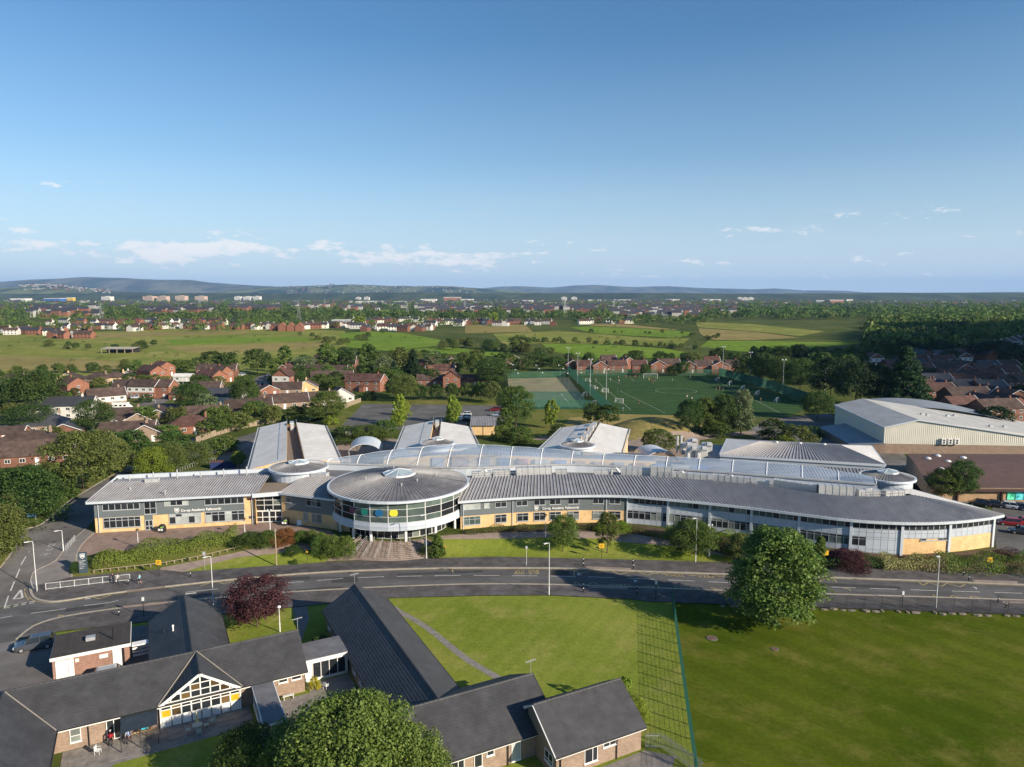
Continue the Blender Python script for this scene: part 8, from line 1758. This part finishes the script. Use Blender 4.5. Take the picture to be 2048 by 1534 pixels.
belt(((100,693),(160,698),(220,700),(280,706),(300,690)),14,4,7,['bush','round'],['deep','olive'],'bush in the meadow scrub line','meadow scrub line')
belt(((600,672),(640,680),(690,690),(760,668)),12,4,7,['bush','round'],['deep','olive'],'bush along the pasture ditch','ditch bushes')
belt(((880,700),(940,694),(1000,700),(1060,706),(1110,712)),18,5,9,['round','bush'],['deep','mid','olive'],'tree in the copse between pastures','copse between the pastures',spread=14)
belt(((1060,686),(1120,686),(1180,688),(1250,690),(1300,694),(1400,700)),26,3,6,['bush','round'],['deep','olive','mid'],'tree in the hedgerow above the pasture','hedgerow trees above the pasture')
belt(((1390,680),(1450,676),(1380,668),(1290,668),(1180,664)),14,3,5,['bush','round'],['deep','olive'],'bush between the hay fields','bushes between hay fields',spread=14)
belt(((1420,726),(1470,727),(1540,728),(1600,726),(1680,720),(1760,714)),30,6,10,['round','round','tall'],['deep','mid','deep'],'tree in the wood edge below the last pasture','wood edge trees',spread=16)
belt(((1150,728),(1230,724),(1300,722),(1400,722),(1470,722)),14,4,7,['round','bush'],['deep','mid'],'tree behind the red pitch-side houses','trees behind the red houses',spread=12)
belt(((1500,735),(1580,738),(1660,742),(1740,752)),22,10,15,['round','tall'],['dark','deep'],'tree in the wood beside the pitch','dark wood by the pitch',spread=22)
belt(((1780,715),(1860,716),(1950,712),(2048,722)),16,8,13,['round'],['dark','deep'],'tree behind the eastern houses','trees behind the eastern houses',spread=16)
belt(((1850,760),(1920,765),(2000,775),(2040,800)),24,4,8,['round','bush'],['dark','deep'],'garden tree between the eastern houses','garden trees east',spread=14)
belt(((20,790),(120,780),(230,778),(330,782),(420,790),(500,780)),34,4,8,['round','bush'],['deep','mid','olive'],'garden tree among the western bungalows','garden trees west',spread=14)
belt(((300,845),(400,855),(480,840),(560,832)),20,3.5,7,['round','bush'],['deep','mid','olive'],'garden plant among the brown bungalows','garden shrubs by the lane',spread=7)
belt(((560,770),(640,765),(720,765),(800,772),(860,760)),26,4.5,9,['round','bush'],['deep','mid'],'garden tree in the brown-roofed close','garden trees in the close',spread=14)
def fbase(px,py): p = P(px,py,1.5);return p
def wood(name,label,pts_fn,n,h0,h1,seed,cols='deep',faces=46):
 r = np.random.default_rng(seed);Vs = [];Fs = [];nv = 0
 C = np.array([pts_fn(r) for _ in range(n)]);H_ = r.uniform(h0,h1,n);W_ = H_ * r.uniform(.45,.62,n)
 d = r.normal(size=(n,faces,3));d /= np.linalg.norm(d,axis=2,keepdims=True);d[:,:,2] = np.abs(d[:,:,2]) * 1.0 - .25
 pos = np.empty((n,faces,3));lump = 1 + .22 * np.sin(d[:,:,0] * 5 + r.uniform(0,6,(n,1))) * np.cos(d[:,:,1] * 4 + r.uniform(0,6,(n,1)))
 pos[:,:,0] = C[:,None,0] + d[:,:,0] * W_[:,None] * lump;pos[:,:,1] = C[:,None,1] + d[:,:,1] * W_[:,None] * lump;pos[:,:,2] = C[:,None,2] + H_[:,None] * (.45 + .55 * d[:,:,2] * lump)
 S = np.repeat((W_ * .26)[:,None],faces,1) * r.uniform(.6,1.3,(n,faces));Nn = d + r.normal(size=d.shape) * .5
 V,Fq = leaf_quads(pos.reshape(-1,3),Nn.reshape(-1,3),S.ravel(),r)
 me = np_mesh(name,V,Fq,LEAF[cols]);me.materials.append(LEAF['mid']);me.materials.append(LEAF['olive']);k = np.repeat(r.choice(3,n,p=[.35,.45,.2]),faces).astype(np.int32)
 me.polygons.foreach_set('material_index',k);tag(_link0(name,me),label,'woodland',kind='stuff')
def in_px(x0,x1,y0,y1,skew=1.0,avoid=()):
 def f(r):
  while True:
   Y0,Y1 = P(1024,y0,1.5).y,P(1024,y1,1.5).y;t = r.random() ** skew;Y = Y1 + (Y0 - Y1) * t;depth = Y * ct - (1.5 - CAM_H) * st;x = r.uniform(x0,x1)
   py = 767 - F_PX * (Y * st + (1.5 - CAM_H) * ct) / depth
   if any(a <= x <= b and c <= py <= e for a,b,c,e in avoid): continue
   return ((x - 1024) / F_PX * depth,Y,1.5)
 return f
TOWN = ((590,720,611,622),(690,830,617,629),(60,200,616,639),(290,430,622,633),(460,560,616,626),(830,960,616,630),(1040,1200,615,629),(1230,1400,618,641))
wood('woodland','dark woods spreading over the right-hand middle distance',in_px(1480,2300,612,690,1.0,((1480,1745,640,715),)),3000,10,18,1,'deep')
wood('woodland','dark woods at the far right behind the terrace',in_px(1740,2300,655,712,1.0,((1930,2070,670,725),)),900,10,17,2,'dark')
wood('woodland','belt of woods behind the left-hand village',in_px(-250,1000,613,640,1.0,TOWN),2100,7,17,3,'deep')
wood('woodland','scattered woods behind the central village',in_px(1000,1500,613,640,1.0,TOWN),800,7,15,4,'deep')
wood('woodland','far wooded plain before the hills, left half',in_px(-350,1024,601,614),4200,9,17,5,'deep',22)
wood('woodland','far wooded plain before the hills, right half',in_px(1024,2400,601,614),4600,9,17,6,'deep',22)
wood('woodland','garden trees threaded through the left village',in_px(-100,560,640,664),150,6,11,7,'mid')
wood('woodland','garden trees threaded through the central village',in_px(480,1000,640,658),120,6,10,8,'mid');wood('woodland','trees at the right end of the village',in_px(1150,1420,634,650),200,7,12,9,'deep')
wood('woodland','scrub dotted over the meadow and hay fields',in_px(0,1420,652,740),130,2,4,10,'olive',30)
# ================================================================ FAR HOUSES
GV = 'houses of the village beyond the fields';k = 0
FARM = {}
def far_house(px,py,w,d,eave,rise,wall,roof,deg,label,group,name='house'):
 key = (round(w),round(d),eave,rise,wall,roof)
 if key not in FARM:
  b = MB();hw,hd = w / 2,d / 2;b.box(-hw,hw,-hd,hd,0,eave);b.mi = 1
  for s in (-1,1): b.add([(-hw - .3,s * (hd + .3),eave - .1),(hw + .3,s * (hd + .3),eave - .1),(hw + .3,0,eave + rise),(-hw - .3,0,eave + rise)],[(0,1,2,3)])
  b.mi = 0
  for s in (-1,1): b.add([(s * hw,-hd,eave),(s * hw,hd,eave),(s * hw,0,eave + rise - .1)],[(0,1,2)])
  b.box(hw - 1.2,hw - .4,-.4,.4,eave + rise - .6,eave + rise + 1);b.mi = 2
  n = max(2,int(w / 3.5))
  for f in range(2 if eave > 4 else 1):
   for i in range(n): x = -hw + w * (i + .5) / n;b.add([(x - .6,-hd - .04,.9 + f * 2.6),(x + .6,-hd - .04,.9 + f * 2.6),(x + .6,-hd - .04,2.1 + f * 2.6),(x - .6,-hd - .04,2.1 + f * 2.6)],[(0,1,2,3)])
  FARM[key] = b.mesh(name,[M[wall],M[roof],M['glass']])
 p = P(px,py,1.5);o = _link0(name,FARM[key],None,p,math.radians(deg));return tag(o,label,'house' if name == 'house' else 'building',group)
for x0,x1,y,n,lab in ((10,130,668,9,'house from the left in the leftmost village row'),(95,180,675,5,'house from the left nearest the meadow in the village'),(130,300,660,13,'house from the left in the middle village row'),(300,500,658,10,'house from the left half hidden by garden trees in the far village'),(495,560,659,7,'house from the left, before the orange gables of the village'),(600,720,656,10,'house from the left behind the warehouse roofs in the far village'),(720,800,660,7,'house from the left by the bright pasture in the village'),(800,870,661,7,'house from the left in the village cul-de-sac'),(860,1000,650,14,'house from the left in the right-hand village terrace'),(1000,1120,650,8,'house from the left at the village end'),(1160,1260,646,8,'house from the left in the last village cluster'),(700,900,646,14,'house from the left in the back rows of the far village'),(100,480,648,20,'house from the left in the back rows of the left village')):
 for i in range(n):
  w = fr.choice((8,10,14,18));far_house(x0 + (x1 - x0) * (i + .8 * fr.random()) / n,y + fr.uniform(-3,2.5),w,9,5,3,fr.choice(['white_render','white_render','redbrick','redbrick','cream','darkbrick']),fr.choice(['tile_brown','slate','slate','tile_red']),fr.choice((-15,0,0,12,80)),ORD[i] + ' ' + lab,GV)
for i,x in enumerate((566,583,600)): far_house(x,662,9,9,6,4,'redbrick','redbrick',90,['left','middle','right-hand'][i] + ' one of three bright orange gables in the far village',GV)
p = G(240,706);t = thing('field_barn','open-fronted pale barn in the meadow','barn',p,-.05);MB().add([(-13,-4,3.2),(13,-4,3.2),(13,5,4.4),(-13,5,4.4)],[(0,1,2,3)]).build('roof',mat('pale_sheet_roof',(.4,.36,.28),.8,.1),t);MB().box(-13,13,4.6,4.8,0,4.2).build('rear_wall',M['dark'],t)
for x in range(-12,13,6): MB().box(x - .2,x + .2,-3.9,-3.5,0,3.2).build('post',M['wood'],t)
def tower(px,py,w,h,m,label,name='tower_block',d=None):
 if py < 602.5: f_ = (py - 590) / 12.5;w *= f_;h *= f_;py = 602.5
 p = P(px,py,1.5);t = thing(name,label,'building',p);d = d or w * .8;MB().box(-w / 2,w / 2,-d / 2,d / 2,0,h).build('wall',m,t)
 if name == 'tower_block':
  b = MB();n = max(3,int(h / 6))
  for k in range(n): b.box(-w * .42,w * .42,-d / 2 - .4,-d / 2 - .1,h * (k + .35) / n,h * (k + .7) / n)
  b.build('window_band',M['glass_mid'],t);MB().box(-w * .2,w * .2,-d * .2,d * .2,h,h + 3).build('lift_housing',m,t)
 else: MB().box(-w / 2 - .5,w / 2 + .5,-d / 2 - .5,d / 2 + .5,h,h + h * .12).build('roof',M['roof_pale'],t)
PK = mat('pinkish_concrete',(.5,.36,.29),.8,.06)
for x,y,w,h,m,l in ((300,604,62,36,PK,'pinkish tower block, first of four on the plain'),(327,604,60,36,PK,'pinkish tower block, second of four on the plain'),(364,603.5,62,38,PK,'pinkish tower block, third of four on the plain'),(403,604,60,36,PK,'pinkish tower block, last of four on the plain'),(477,602,46,34,M['white_render'],'white tower, first of the small white trio'),(496,602,52,34,M['white_render'],'white tower, second of the small white trio'),(515,602.5,48,34,M['white_render'],'white tower, third of the small white trio'),(216,604,55,34,M['white_render'],'lone white block before the hill town'),(717,598.5,50,40,M['white_render'],'slim white tower on the central plain'),(734,599,50,40,M['white_render'],'second slim white tower on the central plain'),(1128,598,60,44,M['white_render'],'white cylinder-like tower, left of two'),(1148,598,60,44,M['white_render'],'white cylinder-like tower, right of two'),(1479,598,55,40,M['white_render'],'white tower, first of three toward the right'),(1490,598,55,40,M['white_render'],'white tower, second of three toward the right'),(1501,598,55,40,M['white_render'],'white tower, third of three toward the right')): tower(x,y,w,h,m,l)
BL = mat('blue_cladding',(.05,.12,.35),.7,.05);YL = mat('yellow_cladding',(.6,.38,.04),.7,.05);RB = mat('mill_brick',(.3,.14,.09),.8,.1)
for x,y,w,h,m,l in ((43,604,90,20,M['white_render'],'long white works shed far left'),(112,604.5,95,22,BL,'blue works shed beside the yellow block'),(143,605,34,26,YL,'bright yellow block on the plain'),(175,607,60,10,M['white_render'],'low white shed right of the yellow block'),(745,607,150,11,M['white_render'],'long white warehouse in the centre'),(800,607,60,10,M['roof_blue'],'pale warehouse end in the centre'),(858,605,90,18,M['white_render'],'white factory right of the warehouse'),(905,603,110,26,RB,'long red brick mill on the plain'),(935,603.5,80,16,M['white_render'],'pale block beside the brick mill'),(1056,606,60,14,M['white_render'],'white shed left of the red one'),(1080,606,40,12,mat('red_cladding',(.45,.12,.08),.7),'small red shed among white ones'),(1192,603.5,110,12,M['white_render'],'long white depot on the plain'),(1242,603,130,12,M['white_render'],'second long white depot on the plain'),(1345,603,100,14,M['white_render'],'pale works on the right plain'),(1420,603,120,14,M['white_render'],'pale works farther right'),(1668,610,60,20,RB,'square red brick mill on the right'),(1637,608,36,16,M['roof_blue'],'blue-grey block left of the brick mill'),(1697,605,36,16,M['cream'],'cream block right of the brick mill'),(965,622,60,12,M['roof_blue'],'blue-grey school-like block beyond the village'),(1340,629,110,8,M['roof_blue'],'long low grey-roofed works beyond the hay fields'),(1270,622,90,6,M['cream'],'low cream works beyond the hay fields'),(685,650,26,7,M['roof_blue'],'blue-roofed warehouse behind the orange gables'),(1165,621,26,6,M['white_render'],'white shed beyond the village end'),(1380,613,30,8,M['white_render'],'white shed on the right plain')): tower(x,y,w,h,m,l,'warehouse')
def pylon(px,py,h,l):
 p = P(px,py,1.5);t = thing('pylon',l,'pylon',p,.3);b = MB();w = h * .11
 for sx in (-1,1):
  for sy in (-1,1): b.tube([(sx * w,sy * w,0),(sx * w * .3,sy * w * .3,h * .65),(0,0,h)],.13,4)
 for k in range(8): z = h * k / 10;q = w * (1 - .7 * min(1,z / h / .65));z2 = z + h * .1;b.tube([(-q,-q,z),(q,-q,z2)],.07,3);b.tube([(q,q,z),(-q,q,z2)],.07,3)
 b.build('lattice',M['galv'],t);b = MB()
 for z,ww in ((.66,.2),(.77,.24),(.88,.18)): b.tube([(-h * ww,0,h * z),(0,0,h * z + 1),(h * ww,0,h * z)],.12,4)
 b.build('crossarm',M['galv'],t)
for x,y,h,l in ((400,625,52,'tall pylon before the tower blocks'),(203,640,40,'pylon behind the left village'),(598,640,44,'pylon behind the orange gables'),(650,622,46,'pylon in the central plain'),(930,622,40,'pylon left of the grey block'),(1130,634,46,'pylon at the village end'),(1228,622,42,'pylon on the right plain'),(815,636,40,'pylon behind the dark-roofed rows')): pylon(x,y,h * .75,l)
FARW = mat('weathered_render',(.36,.35,.33),.85,.15,.02)
def specks(label,n,x0,x1,y0,y1,seed,white=.5,zf=None):
 r = random.Random(seed);b = MB();f = in_px(x0,x1,y0,y1);rg = np.random.default_rng(seed)
 for _ in range(n):
  q = f(rg);z = 0 if zf is None else zf(q[0],q[1]);b.mi = 0 if r.random() < white else r.choice((1,2));w = r.uniform(8,24);h = r.uniform(7,12);d = r.uniform(8,12)
  b.box(q[0] - w / 2,q[0] + w / 2,q[1] - d / 2,q[1] + d / 2,q[2] + z - 2,q[2] + z + h);b.mi = 3;b.add([(q[0] - w / 2 - .5,q[1] - d / 2 - .5,q[2] + z + h),(q[0] + w / 2 + .5,q[1] - d / 2 - .5,q[2] + z + h),(q[0] + w / 2,q[1],q[2] + z + h + 5),(q[0] - w / 2,q[1],q[2] + z + h + 5)],[(0,1,2,3)])
 tag(b.build('distant_town',[FARW,M['redbrick'],M['darkbrick'],M['slate']]),label,'town',kind='stuff')
specks('rooftops of the left-hand town among the woods',420,-200,900,602,624,1,.4)
specks('rooftops of the central town among the woods',380,900,1500,602,630,2,.45);specks('rooftops of the right-hand town among the woods',300,1500,2300,602,622,3,.4)
for i,(a_,c_,d_,e_) in enumerate(TOWN[2:]): specks(ORD[i] + ' built-up pocket from the left among the woods',45,a_,c_,d_,e_ - 2,20 + i,.5)
# ================================================================ HILLS
def hill(name,prof,dist,depth,m,seed,label=None):
 r = random.Random(seed);nx,ny = 220,26;x0,x1 = prof[0][0],prof[-1][0];b = MB();HG = []
 ph_ = [r.uniform(0,6.28) for _ in range(12)]
 for j in range(ny):
  v_ = j / (ny - 1);Y = dist + depth * v_
  for i in range(nx):
   u = i / (nx - 1);px = x0 + (x1 - x0) * u;X = (px - 1024) / F_PX * dist * (1 + .25 * v_)
   rise = lerp(prof,px) * .88;zt = CAM_H + rise / F_PX * (dist + depth * .6) * 1.0
   s = math.sin(min(1,v_ / .62) * math.pi / 2) if v_ < .62 else math.cos((v_ - .62) / .38 * math.pi / 2) ** .7
   nz = sum(math.sin(u * (9 + 13 * k) + ph_[k] + v_ * (3 + k)) / (1.6 + k) for k in range(8)) * .05 * (1 if v_ < .58 else .25)
   z = max(-2,(zt - 1.5) * max(0,s * (1 + nz * (1 - abs(2 * v_ - 1) * .3))))
   if i in (0,nx - 1) or j in (0,ny - 1): z = -3
   b.v.append((X,Y,z))
 b.f = [(j * nx + i,j * nx + i + 1,(j + 1) * nx + i + 1,(j + 1) * nx + i) for j in range(ny - 1) for i in range(nx - 1)];b.m = [0] * len(b.f)
 o = b.build(name,m,smooth=True);tag(o,kind='structure')
def hill_mat(name,a,c,sc):
 m = mat(name,a,.95,.2,sc,col2=c,detail=12,ramp=(.42,.58),stretch=(1,.5,2));return m
HM = hill_mat('moorland',(.05,.06,.035),(.16,.15,.09),.0022);HF = hill_mat('hill_pasture_and_woods',(.022,.04,.016),(.16,.18,.07),.0032)
hill('hills',[(-500,26),(-200,28),(0,30),(60,35),(170,38),(250,36),(380,33),(420,28),(500,22),(560,18),(640,8),(720,0)],12500,3500,HM,1)
hill('hills',[(-400,10),(-100,14),(10,16),(60,20),(110,21),(170,14),(240,8),(330,3),(420,0)],6800,1800,HF,2)
hill('hills',[(380,0),(460,12),(540,19),(600,20),(660,23),(720,22),(800,20),(900,19),(980,14),(1060,7),(1180,0)],9500,2600,HF,3)
hill('hills',[(900,8),(1000,19),(1040,20),(1100,17),(1150,22),(1190,23),(1260,18),(1330,20),(1400,16),(1500,13),(1540,15),(1600,10),(1680,9),(1720,6),(1850,5),(1990,7),(2100,7),(2500,8)],17000,4000,HM,4)
HW = mat('wooded_slope',(.022,.036,.016),.95,.2,.006,col2=(.075,.10,.035),detail=14,ramp=(.4,.66),stretch=(1,.35,2))
hill('hills',[(-600,2),(-200,4),(100,3),(350,5),(600,3.5),(800,6),(1000,4),(1250,5),(1500,3.5),(1750,5),(2050,5.5),(2600,4)],5300,1300,HW,7)
def hz2(x,y):
 px = 1024 + x / y * F_PX;rise = lerp([(-400,10),(-100,14),(10,16),(60,20),(110,21),(170,14),(240,8),(330,3),(420,0)],px);v_ = (y - 6800) / 1800
 return max(0,(CAM_H - 1.5 + rise / F_PX * 7880) * math.sin(min(1,max(0,v_) / .62) * math.pi / 2))
specks('white houses of the town on the left hillside',220,40,220,597.6,598.6,5,.75,hz2)
def hz3(x,y):
 px = 1024 + x / y * F_PX;rise = lerp([(380,0),(460,12),(540,19),(600,20),(660,23),(720,22),(800,20),(900,19),(980,14),(1060,7),(1180,0)],px);v_ = (y - 9500) / 2600
 return max(0,(CAM_H - 1.5 + rise / F_PX * 11060) * math.sin(min(1,max(0,v_) / .62) * math.pi / 2))
specks('houses scattered over the central hillside',160,560,950,595.9,596.4,6,.6,hz3)
# ================================================================ HAZE
hz = MB();hz.box(-16500,16500,-350,23000,-6,520);m = bpy.data.materials.new('haze');m.use_nodes = True;N = m.node_tree.nodes;N.remove(N['Principled BSDF'])
pv = N.new('ShaderNodeVolumePrincipled');pv.inputs['Density'].default_value = 3.4e-5;pv.inputs['Color'].default_value = (.30,.56,1.0,1);pv.inputs['Anisotropy'].default_value = .0
m.node_tree.links.new(pv.outputs[0],N['Material Output'].inputs['Volume'])
tag(hz.build('haze',m),kind='stuff')
cl_ = MB();rc = random.Random(4)  # unseen cloud added outside the view, puffs shaped to shade the eastern houses
for sx,sy,r_ in ((270,318,75),(300,385,95),(350,470,105),(440,470,130),(450,590,110),(560,620,160),(600,480,120)):
 for k in range(5): q = (sx + 1420 + rc.uniform(-.5,.5) * r_,sy - 913 + rc.uniform(-.5,.5) * r_,700 + rc.uniform(-15,40));cl_.ball(q,(r_ * rc.uniform(.55,.85),r_ * rc.uniform(.55,.85),r_ * rc.uniform(.2,.35)),18,10)
tag(cl_.build('cloud',mat('cloud_white',(.85,.85,.86),1.0,.03,.01,spec=0),smooth=True),kind='structure')
